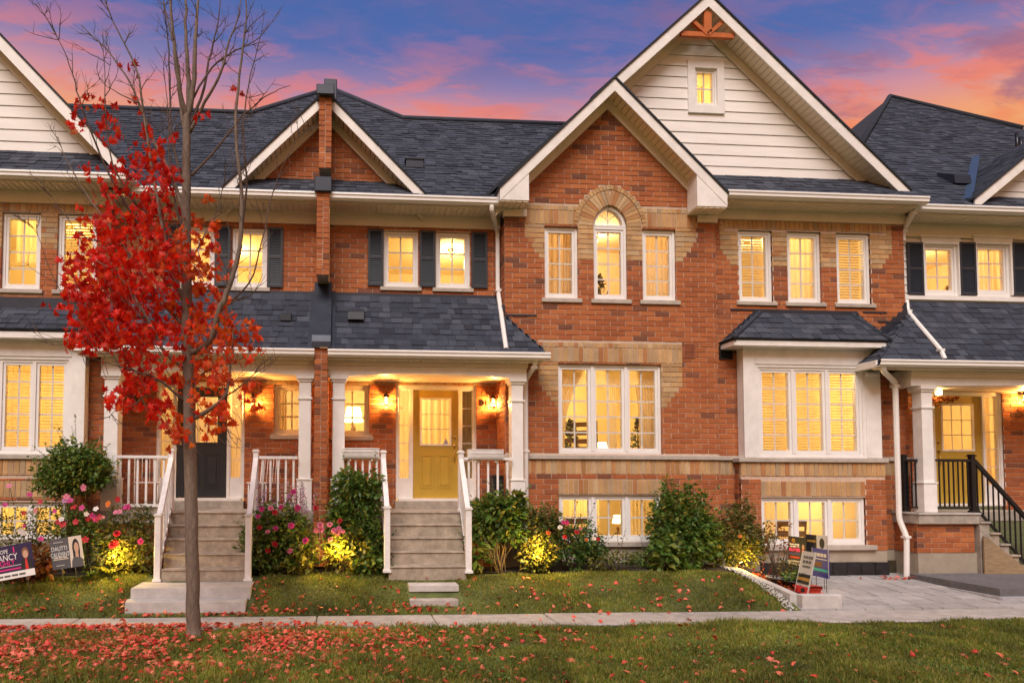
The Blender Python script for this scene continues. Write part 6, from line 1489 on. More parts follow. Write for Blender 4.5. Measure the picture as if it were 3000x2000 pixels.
def shrub(name, label, cat, base, clumps, n, size, m, seed, group='shrubs along the beds', nst=10, proto=(OV, OF), extra=None):
    """clumps as offsets from the base: (dx, dy, z, rx, ry, rz)"""
    rg = np.random.default_rng(seed); t = thing(name, base, label, cat, group); b = Vector(base)
    cl = [(b.x + c[0], b.y + c[1], b.z + c[2], c[3], c[4], c[5]) for c in clumps]
    leaves('foliage', cl, int(n * .72), size * (1.32 if proto is not None and len(proto[0]) < 6 else 1.), m, t, rg, proto, zmin=b.z + .02)
    if extra: leaves('foliage', [(b.x + c[0], b.y + c[1], b.z + c[2], c[3], c[4], c[5]) for c in extra[0]], extra[1], extra[2], extra[3], t, rg, zmin=b.z + .02)
    if m in (G_MID, G_DARK): leaves('foliage', cl, int(n * .14), size * 1.3, G_YEL if m is G_MID else G_MID, t, rg, zmin=b.z + .02)
    tips, dirs = clump_points(cl, nst, rg); stems(t, base, tips, rg)
    # loose sprigs standing out of the outline, leaves along them
    P = []; q = MB(); ns = max(6, n // 85); tp_, dr_ = clump_points(cl, ns, rg)
    for a, d in zip(tp_, dr_):
        d = d * np.array([.7, .7, .5]) + np.array([rg.normal(0, .2), -.05, .55]); d /= np.linalg.norm(d); l = rg.uniform(.12, .40); q.tube([a, a + d * l * .5 + np.array([0, 0, .01]), a + d * l], [.004, .003, .0015], 4, cap=False)
        for k in range(9): P.append(a + d * l * (.15 + .85 * k / 8) + rg.normal(0, .012, 3))
    q.build('sprigs', TWIG, t, kind='stuff'); P = np.array(P); P[:, 2] = np.maximum(P[:, 2], b.z + .03); k = len(P)
    scatter('foliage', OV, OF, P, rot_mats(rg.uniform(0, 6.28, k), rg.normal(.3, .5, k), rg.normal(0, .6, k)), rg.uniform(.55, 1., k) * min(size, .075), m, t, 'stuff'); return t
FLV = {}
def flower_mesh(kind, col):
    if (kind, col) in FLV: return FLV[kind, col]
    mb = MB(); rg = random.Random(hash(kind) % 99)
    if kind == 'open':                                              # five rounded petals and an eye
        for k in range(5):
            a = k * 2 * math.pi / 5; c, s = math.cos(a), math.sin(a); P = [(0, 0, 0), (.25, .36, .10), (.0, .55, .22), (-.25, .36, .10)]
            P = [(.05, .1, .02), (.42, .55, .16), (.25, .95, .10), (-.25, .95, .10), (-.42, .55, .16), (-.05, .1, .02)]
            mb.add([(x * c - y * s, x * s + y * c, z) for x, y, z in P], [(0, 1, 2, 3, 4, 5)], True)
        mb.lathe((0, 0, .02), [(.16, 0), (.13, .10), (.04, .14)], 8)
    else:                                                           # full double bloom: three whorls of petals
        for w, (n_, r, tilt) in enumerate(((7, 1.0, .12), (6, .72, .42), (5, .42, .75))):
            for k in range(n_):
                a = k * 2 * math.pi / n_ + w * .5; c, s = math.cos(a), math.sin(a)
                P = [(-.10, .08, 0), (.10, .08, 0), (.34 * r + .06, .62 * r, tilt * .55), (.2 * r, .98 * r, tilt * .8), (-.2 * r, .98 * r, tilt * .8), (-.34 * r - .06, .62 * r, tilt * .55)]
                mb.add([(x * c - y * s, x * s + y * c, z) for x, y, z in P], [(0, 1, 2, 3, 4, 5)], True)
    me = bpy.data.meshes.new('blossom'); me.from_pydata(mb.v, [], mb.f)
    cols = {'pink': (.75, .22, .34), 'magenta': (.60, .05, .24), 'red': (.50, .02, .03), 'white': (.78, .72, .70), 'salmon': (.72, .26, .22), 'mauve': (.50, .24, .44), 'orange': (.7, .18, .03)}
    me.materials.append(mat('petal_' + col, cols[col], .55, .15, 40, trans=.3, island=.12)); me.update(); FLV[kind, col] = me; return me
def blossoms(t, pts, kind='double', size=.045):
    """pts: list of (x, y, z, colour); each bloom turned to the street and on a stalk"""
    q = MB()
    for x, y, z, col in pts:
        s = size * random.uniform(.8, 1.2)
        inst('blossom', flower_mesh(kind, col), t, (x, y, z), (rad(random.uniform(40, 95)), random.uniform(-.3, .3), random.uniform(-.5, .5)), s)
        q.tube([(x + random.uniform(-.05, .05), y + .08, z - random.uniform(.15, .3)), (x + random.uniform(-.02, .02), y + .03, z - .06), (x, y + .005, z)], .0035, 4)
    q.build('stalks', mat('flower_stalk', (.06, .10, .02), .6), t, kind='stuff')
def gp(px, py, Y, z=None): p = at(px, py, Y); return (p.x, Y, p.z if z is None else z)
def LZ(x, y): return float(lawn_z(np.float64(x), np.float64(y)))
def base_at(px, Y): x = X(px, 1640, Y); return (x, Y, LZ(x, Y) + .01)
# --- left bed
b = base_at(210, 10.75); zc_ = Z(210, 1375, 10.7) - b[2]
t = shrub('round_shrub', 'round clipped green shrub on a bare stem before the left boxed window', 'shrub', b, [(0, 0, zc_, .5, .42, .36), (-.22, -.05, zc_ - .18, .34, .3, .24), (.25, 0, zc_ - .05, .34, .3, .28), (.02, .0, zc_ + .22, .36, .3, .24), (.38, 0, zc_ + .0, .16, .2, .2)], 5200, .062, G_MID, 3, extra=([(0, -.1, zc_ - .2, .45, .35, .2), (.2, -.1, zc_, .3, .3, .2)], 900, .055, G_YEL), nst=14)
q = MB(); q.tube([(b[0], b[1], b[2] - .05), (b[0] + .03, b[1], b[2] + .45), (b[0] - .02, b[1], b[2] + .95)], [.035, .03, .025], 8); q.build('trunk', TWIG, t)
b = base_at(70, 10.55); t = shrub('flower_clump', 'tall loose cosmos clump with pink and red flowers at the left edge', 'flowers', b, [(0, 0, .55, .75, .3, .5), (.5, .1, .6, .5, .3, .5), (-.4, 0, .4, .4, .3, .4)], 2300, .05, G_OLV, 5, nst=30)
F = [(15, 1478, 'magenta'), (27, 1423, 'pink'), (87, 1448, 'magenta'), (70, 1502, 'red'), (72, 1540, 'magenta'), (195, 1455, 'pink'), (205, 1465, 'magenta'), (190, 1465, 'mauve'), (120, 1578, 'magenta'), (160, 1497, 'magenta'), (216, 1485, 'red'), (105, 1495, 'salmon'), (60, 1555, 'white'), (68, 1560, 'white'), (118, 1470, 'red')]
blossoms(t, [(*gp(a, c, 10.3), col) for a, c, col in F], 'open', .045)
b = base_at(255, 10.5); t = shrub('flower_clump', 'red and magenta flower clump left of the white porch column', 'flowers', b, [(0, 0, .5, .45, .25, .45), (-.2, 0, .75, .3, .2, .3)], 1500, .05, G_MID, 6, nst=22)
F = [(240, 1487, 'magenta'), (170, 1528, 'red'), (184, 1535, 'red'), (222, 1528, 'red'), (270, 1510, 'magenta'), (280, 1520, 'magenta'), (258, 1520, 'red'), (290, 1515, 'red'), (317, 1476, 'orange'), (345, 1462, 'red'), (340, 1500, 'pink'), (350, 1498, 'pink'), (368, 1485, 'magenta'), (375, 1484, 'magenta'), (281, 1490, 'white'), (253, 1505, 'white'), (300, 1515, 'salmon'), (250, 1580, 'red'), (245, 1428, 'pink'), (180, 1520, 'white')]
blossoms(t, [(*gp(a, c, 10.25), col) for a, c, col in F], 'open', .048)
b = base_at(380, 10.5); shrub('yellow_shrub', 'yellow green shrub lit by a spotlight left of the black door steps', 'shrub', b, [(-.05, 0, .5, .42, .3, .5), (.15, -.05, .35, .3, .25, .35), (-.25, -.1, .3, .25, .2, .3), (.2, 0, .75, .2, .2, .25)], 3000, .058, G_OLV, 7, extra=([(-.1, -.15, .35, .35, .2, .35)], 1100, .055, G_YEL))
t = [o for o in COL.objects if o.name.startswith('yellow_shrub')][0]; blossoms(t, [(*gp(a, c, 10.15), col) for a, c, col in [(343, 1562, 'red'), (330, 1597, 'red'), (337, 1590, 'red'), (412, 1585, 'magenta')]], 'double', .05)
def strap_plant(name, label, px, Y, n, L_, m, seed, group='low plants in the beds'):
    b = base_at(px, Y); rg = random.Random(seed); t = thing(name, b, label, 'plant', group)
    for k in range(n):
        a = rg.uniform(0, 6.28); l = L_ * rg.uniform(.6, 1.1); c, s = math.cos(a), math.sin(a); w = .012; q = MB(); vs = []
        for i in range(5):
            u = i / 4; r = l * .75 * u ** 1.2; z = l * (1.1 * u - .75 * u * u); ww = w * (1 - u) ** .5 + .001
            vs += [(b[0] + r * c - s * ww, b[1] + r * s + c * ww, b[2] + z), (b[0] + r * c + s * ww, b[1] + r * s - c * ww, b[2] + z)]
        q.add(vs, [(2 * i, 2 * i + 1, 2 * i + 3, 2 * i + 2) for i in range(4)], True); q.build('leaf', m, t)
    return t
strap_plant('daylily', 'strap-leaved daylily beside the left spotlight', 320, 10.2, 26, .42, G_YEL, 3); strap_plant('daylily', 'dark strap-leaved daylily right of the grey lawn sign', 268, 10.15, 18, .36, G_MID, 4)
b = base_at(60, 10.0); shrub('rust_plant', 'orange-leaved plant behind the left lawn sign', 'shrub', b, [(0, .1, .22, .45, .2, .25), (.25, 0, .3, .2, .15, .25)], 520, .10, G_RUST, 9)
# --- bed between the two flights
b = base_at(800, 10.5); t = shrub('rose_bush', 'leafy rose bush with pink and red blooms right of the black door steps', 'rose bush', b, [(-.1, 0, .45, .42, .3, .5), (.15, .0, .7, .35, .3, .4), (.35, -.05, .4, .3, .25, .4), (-.2, -.05, .25, .3, .2, .25)], 3600, .068, G_MID, 11, nst=22, extra=([(0, -.1, .6, .5, .3, .6)], 900, .06, G_OLV))
F = [(767, 1491, 'magenta'), (793, 1488, 'pink'), (823, 1485, 'magenta'), (784, 1557, 'pink'), (807, 1547, 'magenta'), (760, 1545, 'red'), (853, 1539, 'magenta'), (895, 1583, 'magenta'), (805, 1593, 'red'), (850, 1613, 'pink'), (925, 1487, 'red'), (926, 1554, 'pink'), (941, 1551, 'pink'), (938, 1538, 'pink'), (966, 1536, 'pink'), (978, 1553, 'pink'), (988, 1560, 'pink'), (993, 1547, 'pink'), (1004, 1556, 'pink'), (968, 1580, 'salmon'), (996, 1525, 'red'), (785, 1612, 'red'), (872, 1487, 'magenta'), (860, 1440, 'magenta'), (756, 1512, 'magenta'), (805, 1500, 'red')]
blossoms(t, [(*gp(a, c, 10.18), col) for a, c, col in F], 'double', .047)
# tall phlox spikes against the railing
b = base_at(870, 10.75); t = thing('phlox', b, 'tall mauve phlox spikes before the white porch column', 'flowers', 'low plants in the beds'); q = MB(); pp_ = []
for k in range(26):
    fx = random.gauss(870, 32) if k < 18 else random.gauss(770, 14); ft = random.uniform(1405, 1470); p0 = gp(fx + random.uniform(-8, 8), 1560, 10.75); p1 = gp(fx, ft, 10.7); q.tube([p0, ((p0[0] + p1[0]) / 2 + .01, 10.72, (p0[2] + p1[2]) / 2), p1], .004, 4)
    for j in range(26): u = random.random() ** .8 * .42; pp_.append((p1[0] + random.gauss(0, .022), p1[1] + random.gauss(0, .022), p1[2] - u + random.gauss(0, .01)))
q.build('stalks', mat('flower_stalk', (.06, .10, .02), .6), t); n = len(pp_)
scatter('florets', [(0, .5, 0), (.47, .15, .1), (.29, -.4, .1), (-.29, -.4, .1), (-.47, .15, .1)], [(0, 1, 2, 3, 4)], np.array(pp_), rot_mats(RNG.uniform(-.8, .8, n), RNG.uniform(.6, 2, n), RNG.uniform(-.6, .6, n)), RNG.uniform(.016, .03, n), mat('phlox_floret', (.5, .3, .5), .6, ramp=[(0, (.42, .16, .40)), (.5, (.60, .40, .58)), (.8, (.50, .10, .24)), (1, (.70, .60, .66))], trans=.3), t, 'stuff')
b = base_at(1040, 10.6); shrub('tall_shrub', 'tall dense green shrub left of the middle steps', 'shrub', b, [(0, .05, .55, .40, .3, .55), (.02, .05, 1.05, .36, .28, .45), (.18, 0, 1.3, .2, .2, .22), (-.12, 0, 1.3, .22, .2, .25), (.22, -.05, .4, .25, .22, .4), (-.25, 0, .75, .2, .2, .3)], 5200, .075, G_MID, 13, nst=24, extra=([(0, -.1, .7, .38, .25, .6)], 900, .07, G_DARK))
b = base_at(1000, 10.3); shrub('yellow_shrub', 'low yellow-leaved shrub glowing over the spotlight between the steps', 'shrub', b, [(0, .05, .32, .26, .2, .36), (.28, .02, .25, .22, .18, .28), (.1, .05, .5, .2, .15, .2)], 900, .085, G_YEL, 14)
b = base_at(895, 10.25); shrub('heuchera', 'broad yellow-green leaves low in the bed beside the roses', 'plant', b, [(0, 0, .25, .18, .15, .2), (-.1, 0, .12, .2, .15, .12)], 120, .14, G_YEL, 15, proto=(MV, MF), nst=6)
b = base_at(1085, 10.25); shrub('leafy_plant', 'arching green plant at the foot of the middle newel post', 'plant', b, [(0, 0, .15, .26, .15, .18)], 420, .085, G_MID, 16, nst=8)
# --- bed right of the middle steps
b = base_at(1460, 10.55); t = shrub('leggy_shrub', 'leggy shrub with bare stems under the porch corner', 'shrub', b, [(0, 0, .95, .42, .3, .25), (.22, 0, 1.05, .25, .2, .22), (-.25, 0, .7, .2, .2, .3), (.12, -.05, .65, .3, .2, .2)], 2300, .085, G_MID, 17, nst=0)
rg = np.random.default_rng(5); tips = [(b[0] + rg.normal(0, .22), b[1] + rg.normal(0, .1), b[2] + rg.uniform(.5, 1.)) for _ in range(34)]; stems(t, b, tips, rg, mat('dry_stem', (.22, .16, .10), .9), .009)
b = base_at(1395, 10.35); shrub('leafy_plant', 'big-leaved green plant tucked behind the right newel post', 'plant', b, [(0, 0, .3, .14, .12, .3)], 120, .12, G_MID, 18, nst=6)
b = base_at(1575, 10.55); shrub('yellow_shrub', 'yellow shrub lit by the spotlight below the living-room window', 'shrub', b, [(0, 0, .4, .32, .22, .4), (-.1, -.12, .25, .2, .15, .25), (.05, .1, .8, .3, .2, .25)], 2400, .06, G_OLV, 19, extra=([(0, -.12, .33, .26, .18, .33)], 700, .062, G_YEL))
b = base_at(1660, 10.65); t = shrub('dark_shrub', 'dark rose shrub with a few red blooms before the basement window', 'shrub', b, [(0, 0, .42, .5, .28, .40), (-.3, .05, .62, .3, .22, .3), (.38, 0, .32, .26, .2, .26)], 3600, .055, G_DARK, 20, nst=20, extra=([(-.1, 0, .6, .4, .25, .3)], 500, .05, G_RUST))
blossoms(t, [(*gp(a, c, 10.3), col) for a, c, col in [(1651, 1530, 'magenta'), (1641, 1544, 'white'), (1655, 1572, 'red'), (1701, 1548, 'salmon'), (1690, 1558, 'red'), (1606, 1560, 'orange'), (1718, 1580, 'orange'), (1740, 1577, 'white'), (1752, 1578, 'red'), (1660, 1530, 'magenta')]], 'double', .036)
b = base_at(1770, 10.45); shrub('leafy_plant', 'sparse low plant under the basement window sill', 'plant', b, [(0, 0, .15, .3, .15, .16), (.3, .1, .2, .25, .12, .12)], 380, .06, G_OLV, 22, nst=14)
b = base_at(1890, 10.7); shrub('ground_cover', 'low green ground cover at the foundation between two shrubs', 'plant', b, [(0, 0, .14, .32, .14, .13)], 520, .05, G_MID, 23, nst=6)
b = base_at(2000, 10.8); t = shrub('upright_shrub', 'large dark green upright shrub between the two basement windows', 'shrub', b, [(0, 0, .45, .50, .35, .45), (-.1, 0, .85, .36, .3, .4), (.2, .0, .7, .34, .28, .38), (-.22, .05, 1.15, .08, .08, .35), (.02, .05, 1.1, .14, .10, .28), (.18, .05, 1.15, .06, .06, .3), (.36, .05, 1.05, .08, .08, .3), (-.38, .0, .6, .2, .2, .5), (.45, 0, .45, .22, .2, .38)], 5000, .070, G_MID, 24, nst=26, extra=([(-.1, -.2, .35, .45, .2, .4), (.2, -.2, .55, .3, .15, .3)], 1300, .095, G_MID))
b = base_at(1945, 10.4); shrub('hosta', 'broad-leaved low plant at the front of the large dark shrub', 'plant', b, [(0, 0, .22, .2, .14, .24), (.2, .05, .2, .16, .12, .2)], 230, .12, G_MID, 25, nst=6)
b = base_at(2165, 10.85); t = shrub('lit_shrub', 'yellow-green shrub over the spotlight beside the concrete curb', 'shrub', b, [(-.05, 0, .55, .34, .25, .38), (.2, 0, .4, .28, .22, .36), (.08, .05, .85, .2, .16, .26), (-.3, -.05, .25, .22, .2, .28), (.42, -.02, .5, .16, .14, .14)], 3200, .058, G_OLV, 26, extra=([(0, -.15, .3, .34, .18, .3)], 900, .05, G_YEL))
blossoms(t, [(*gp(2168, 1570, 10.5), 'orange')], 'open', .035)
# --- raised bed on the right: pots and a dry plant
POT = mat('grey_plastic_pot', (.10, .10, .105), .5, .1, 8); POTB = mat('black_plastic_pot', (.028, .028, .03), .45)
def pot(label, px, py, Y, r, h, m, group='plant pots in the raised bed'):
    x, z = X(px, py, Y), Z(px, py, Y); t = thing('plant_pot', (x, Y, z), label, 'pot', group)
    q = MB(); q.lathe((x, Y, z), [(r * .72, 0), (r * .95, h * .88), (r * 1.08, h * .88), (r * 1.08, h), (r * .95, h), (r * .92, h * .9)], 20); q.build('pot', m, t)
    q = MB(); q.lathe((x, Y, z), [(r * .93, h * .88), (r * .93, h * .93)], 16); q.build('soil', SOIL, t); return t, (x, Y, z + h)
p1, c1 = pot('grey pot holding the dry leggy plant in the raised bed', 2287, 1722, 9.9, .14, .16, POT)
p2, c2 = pot('black plastic pot behind the leaning white sign', 2326, 1733, 9.7, .13, .17, POTB)
p3, c3 = pot('tipped pale pot at the edge of the raised bed', 2268, 1716, 10.0, .11, .15, mat('pale_pot', (.42, .38, .34), .7))
t = thing('dry_plant', c1, 'dry leggy plant with reddish leaves in the grey pot', 'plant', 'low plants in the beds'); rg = np.random.default_rng(8)
tips = [gp(*q_, 9.9) for q_ in [(2272, 1550), (2280, 1560), (2295, 1553), (2310, 1600), (2255, 1600), (2320, 1620), (2265, 1640), (2290, 1590), (2246, 1560), (2300, 1640), (2315, 1580)]]; stems(t, c1, tips, rg, TWIG, .009)
leaves('foliage', [(p[0], p[1], p[2], .10, .08, .14) for p in tips] , 300, .045, G_RUST, t, rg); leaves('foliage', [(c1[0] + .1, 9.9, c1[2] + .15, .2, .15, .2)], 220, .05, G_OLV, t, rg)
b = base_at(2225, 10.3); shrub('orange_groundcover', 'orange-red ground cover along the inside of the curb', 'plant', (CURB_X + .18, 10., -.05), [(0, .25, .10, .12, .5, .06), (.05, -.2, .06, .14, .4, .06)], 700, .05, leafm('leaf_orange_red', [(0, (.45, .05, .01)), (.6, (.55, .12, .02)), (1, (.3, .06, .02))]), 28, nst=4)
b = (c2[0], c2[1], c2[2]); shrub('pot_plant', 'small green plant in the black pot behind the white sign', 'plant', b, [(0, 0, .05, .14, .12, .07)], 160, .05, G_MID, 29, nst=3)
rb = thing('red_bucket', gp(2366, 1741, 9.45), 'red plastic bucket behind the end of the concrete curb', 'bucket'); x_, y_, z_ = ORG[rb.name]; RED = mat('red_plastic', (.50, .04, .02), .4)
q = MB(); q.prism_z([(x_ - .13, y_ - .1), (x_ + .13, y_ - .1), (x_ + .13, y_ + .1), (x_ - .13, y_ + .1)], z_ - .06, z_ + .10); q.build('body', RED, rb); q = MB(); ring(q, x_ - .145, x_ + .145, z_ + .10, z_ + .13, .012, y_ - .115, y_ + .115); q.box(x_ - .145, x_ + .145, y_ - .115, y_ - .10, z_ + .085, z_ + .13); q.build('rim', RED, rb)
# ================================================================== lawn signs
INK = {'w': mat('print_white', (.78, .76, .74), .6), 'k': mat('print_black', (.02, .02, .022), .55), 'navy': mat('print_navy', (.030, .018, .065), .55), 'pink': mat('print_pink', (.70, .03, .20), .55), 'grey': mat('print_grey', (.10, .095, .10), .55), 'skin': mat('print_skin', (.55, .33, .22), .6), 'beige': mat('print_beige', (.66, .56, .46), .6), 'brown': mat('print_brown', (.20, .09, .05), .6), 'red': mat('print_red', (.60, .03, .03), .55), 'blue': mat('print_blue', (.04, .05, .42), .55), 'teal': mat('print_teal', (.03, .48, .52), .55), 'lg': mat('print_light_grey', (.52, .50, .48), .6), 'gold': mat('print_gold', (.45, .24, .04), .6)}
STEEL = mat('sign_wire', (.25, .25, .25), .4, metal=.8)
def lawn_sign(label, c, w, h, yaw, roll, bg, parts, legs=.45, legx=(-.3, .3), tilt=0.):
    """c centre of the board; parts: ('r', x0,x1,y0,y1,ink) or ('p', pts, ink) or ('t', text, x, y, size, ink) in units of the board"""
    t = thing('lawn_sign', (c[0], c[1], c[2]), label, 'lawn sign', 'lawn signs'); M = Matrix.Translation(c) @ Matrix.Rotation(yaw, 4, 'Z') @ Matrix.Rotation(roll, 4, 'Y') @ Matrix.Rotation(tilt, 4, 'X')
    def put(q, name, m): q.v = [tuple(M @ Vector(p)) for p in q.v]; return q.build(name, m, t)
    q = MB(); q.box(-w / 2, w / 2, -.002, .003, -h / 2, h / 2); put(q, 'board', INK[bg]); d = .0026
    for p in parts:
        d += .0004
        if p[0] == 'r': q = MB(); q.box(p[1] * w, p[2] * w, -d, -d + .0003, p[3] * h, p[4] * h); put(q, 'print', INK[p[5]])
        elif p[0] == 'p': q = MB(); q.prism_y([(a * w, b_ * h) for a, b_ in p[1]], -d, -d + .0003); put(q, 'print', INK[p[2]])
        else: text(t, p[1], p[4] * h, M @ Matrix.Translation((p[2] * w, -d, p[3] * h)) @ up, INK[p[5]], ext=.0002, sx=p[6] if len(p) > 6 else 1.)
    for u in legx:
        a = M @ Vector((u * w, .006, h * .3)); b_ = M @ Vector((u * w, .006, -h / 2 - legs)); q = MB(); q.tube([a, b_], .0045, 6); q.build('leg', STEEL, t)
    return t
def oval(cx, cy, rx, ry, n=14, a0=0, a1=6.2832): return [(cx + rx * math.cos(a0 + (a1 - a0) * k / n), cy + ry * math.sin(a0 + (a1 - a0) * k / n)) for k in range(n)]
lawn_sign('navy lawn sign with white and pink lettering at the left edge', tuple(gp(35, 1645, 9.45)), .64, .44, rad(-14), rad(-11), 'navy',
          [('r', -.5, .5, -.5, -.30, 'w'), ('r', -.5, .20, -.235, -.195, 'pink'), ('r', -.5, .22, -.13, -.11, 'lg'), ('t', 'TOPE', -.18, .33, .17, 'w', .9), ('t', 'LANCY', -.12, .14, .27, 'w', .9), ('t', 'IIGHLY', -.14, -.03, .24, 'pink', .85), ('r', .07, .10, .26, .44, 'pink'),
           ('p', oval(.34, .20, .085, .17), 'brown'), ('p', oval(.34, .16, .06, .12), 'skin'), ('p', [(.20, -.29), (.48, -.29), (.46, -.02), (.39, .04), (.29, .04), (.22, -.02)], 'k'), ('p', [(.30, -.29), (.38, -.29), (.36, .03), (.32, .03)], 'red'), ('r', -0.390, -0.243, -0.425, -0.375, 'grey'), ('r', -0.215, -0.068, -0.425, -0.375, 'grey'), ('r', -0.040, 0.107, -0.425, -0.375, 'grey'), ('r', 0.135, 0.282, -0.425, -0.375, 'grey')], legs=.28)
lawn_sign('grey lawn sign with white lettering and a portrait before the left bed', tuple(gp(196, 1618, 9.75)), .50, .42, rad(-16), rad(-9), 'grey',
          [('r', .09, .5, -.5, .5, 'beige'), ('p', oval(.30, .12, .115, .30), 'k'), ('p', [(.19, .1), (.42, .1), (.40, -.30), (.20, -.30)], 'k'), ('p', oval(.315, .13, .075, .17), 'skin'), ('p', [(.27, .0), (.36, .0), (.37, -.22), (.26, -.22)], 'skin'), ('p', [(.12, -.5), (.5, -.5), (.5, -.30), (.42, -.20), (.20, -.16), (.14, -.3)], 'grey'),
           ('t', 'DAUTTI', -.22, .16, .20, 'w', .85), ('t', 'CAUDISNT', -.21, -.04, .21, 'w', .68), ('r', -.44, .04, -.20, -.17, 'beige'), ('r', -0.411, -0.288, -0.150, -0.110, 'beige'), ('r', -0.265, -0.141, -0.150, -0.110, 'beige'), ('r', -0.118, 0.005, -0.150, -0.110, 'beige'), ('r', -.38, -.08, .36, .385, 'lg'), ('r', -.36, -.10, -.40, -.375, 'lg')], legs=.30, legx=(-.22, .2))
lawn_sign('black sign with pink print standing behind the potted plant', tuple(gp(2336, 1613, 10.25)), .34, .44, rad(-80), rad(0), 'k', [('r', -.5, .5, -.5, -.34, 'lg'), ('p', oval(-.2, .36, .1, .08), 'gold'), ('r', -0.412, -0.294, 0.195, 0.255, 'w'), ('r', -0.272, -0.154, 0.195, 0.255, 'w'), ('r', -0.132, -0.014, 0.195, 0.255, 'w'), ('r', 0.008, 0.126, 0.195, 0.255, 'w'), ('r', -0.409, -0.252, 0.125, 0.175, 'w'), ('r', -0.222, -0.065, 0.125, 0.175, 'w'), ('r', -0.035, 0.121, 0.125, 0.175, 'w'), ('r', -.45, .16, -.02, .10, 'pink'), ('r', -.45, .16, -.12, -.08, 'blue'), ('r', -.4, .12, -.26, -.20, 'red'), ('p', [(.24, -.3), (.44, -.3), (.42, .05), (.36, .1), (.28, .05)], 'red'), ('p', oval(.35, .16, .07, .09), 'skin'), ('r', -0.342, -0.224, -0.455, -0.385, 'grey'), ('r', -0.202, -0.084, -0.455, -0.385, 'grey'), ('r', -0.062, 0.056, -0.455, -0.385, 'grey'), ('r', 0.078, 0.196, -0.455, -0.385, 'grey'), ('r', 0.218, 0.336, -0.455, -0.385, 'grey')], legs=.3)
lawn_sign('blue sign with teal stripe turned sideways behind the white sign', tuple(gp(2404, 1648, 9.75)), .40, .42, rad(-94), rad(0), 'blue', [('r', -0.369, -0.209, 0.220, 0.340, 'w'), ('r', -0.179, -0.019, 0.220, 0.340, 'w'), ('r', 0.011, 0.171, 0.220, 0.340, 'w'), ('r', 0.201, 0.361, 0.220, 0.340, 'w'), ('r', -.4, .4, .12, .15, 'w'), ('r', -.38, .1, -.14, .04, 'brown'), ('r', -.5, .5, -.30, -.20, 'teal'), ('r', -.5, -.46, -.5, .5, 'lg'), ('r', .46, .5, -.5, .5, 'w')], legs=.22)
lawn_sign('black and white sign peeking out above the blue sign', tuple(gp(2393, 1605, 10.0)), .34, .40, rad(-72), rad(0), 'k', [('r', .0, .5, -.5, .5, 'lg'), ('p', oval(.25, .2, .12, .2), 'k'), ('r', -.45, -.05, .22, .30, 'gold')], legs=.4)
lawn_sign('tall white and black sign leaning over the end of the curb', tuple(gp(2360, 1676, 9.35)), .30, .60, rad(-93), rad(0), 'lg', [('r', -0.349, -0.198, 0.325, 0.395, 'grey'), ('r', -0.169, -0.018, 0.325, 0.395, 'grey'), ('r', 0.011, 0.162, 0.325, 0.395, 'grey'), ('r', 0.191, 0.342, 0.325, 0.395, 'grey'), ('r', -0.347, -0.162, 0.215, 0.285, 'grey'), ('r', -0.127, 0.058, 0.215, 0.285, 'grey'), ('r', 0.093, 0.278, 0.215, 0.285, 'grey'), ('r', -0.291, -0.165, 0.115, 0.165, 'grey'), ('r', -0.141, -0.015, 0.115, 0.165, 'grey'), ('r', 0.009, 0.135, 0.115, 0.165, 'grey'), ('r', 0.159, 0.285, 0.115, 0.165, 'grey'), ('r', -.45, .45, -.12, -.04, 'k'), ('r', -.45, .45, -.19, -.13, 'gold'), ('r', -.45, .45, -.27, -.20, 'k'), ('r', -.5, .5, -.5, -.33, 'red'), ('p', oval(.1, -.42, .18, .05), 'k'), ('r', .46, .5, -.5, .5, 'w'), ('r', -.5, -.46, -.5, .5, 'w')], legs=.05, tilt=rad(-13))
# ================================================================== the maple
TY = 7.87
RED_L = leafm('maple_leaf_red', [(0, (.52, .010, .006)), (.4, (.76, .018, .008)), (.75, (.86, .050, .012)), (1, (.64, .016, .012))], .58)
ORG_L = leafm('maple_leaf_orange', [(0, (.66, .045, .010)), (.5, (.76, .095, .014)), (1, (.72, .17, .02))], .58)
tp = at(567, 1858, TY); maple = thing('maple_tree', (tp.x, TY, float(verge_z(tp.x, TY)) - .02), 'young maple with red leaves and bare upper twigs on the boulevard', 'tree')
q = MB(); zb_ = ORG[maple.name].z
TR = [(569, 1872, 0.0991), (567, 1850, 0.0840), (565, 1800, 0.0781), (563, 1650, 0.0756), (558, 1400, 0.0722), (554, 1150, 0.0672), (549, 950, 0.0622), (546, 760, 0.0571), (545, 600, 0.0504), (546, 470, 0.0470), (547, 380, 0.0437), (547, 330, 0.0403)]
tpts = [at(a, b, TY) for a, b, r in TR]; 
path = []; rr_ = []
for i in range(len(tpts) - 1):
    for k in range(4):
        u = k / 4; path.append(tpts[i].lerp(tpts[i + 1], u) + Vector((random.gauss(0, .003), random.gauss(0, .003), 0))); rr_.append((TR[i][2] * (1 - u) + TR[i + 1][2] * u) * random.uniform(.975, 1.03))
path.append(tpts[-1]); rr_.append(TR[-1][2]); q.tube(path, rr_, 14); q.build('trunk', BARK, maple)
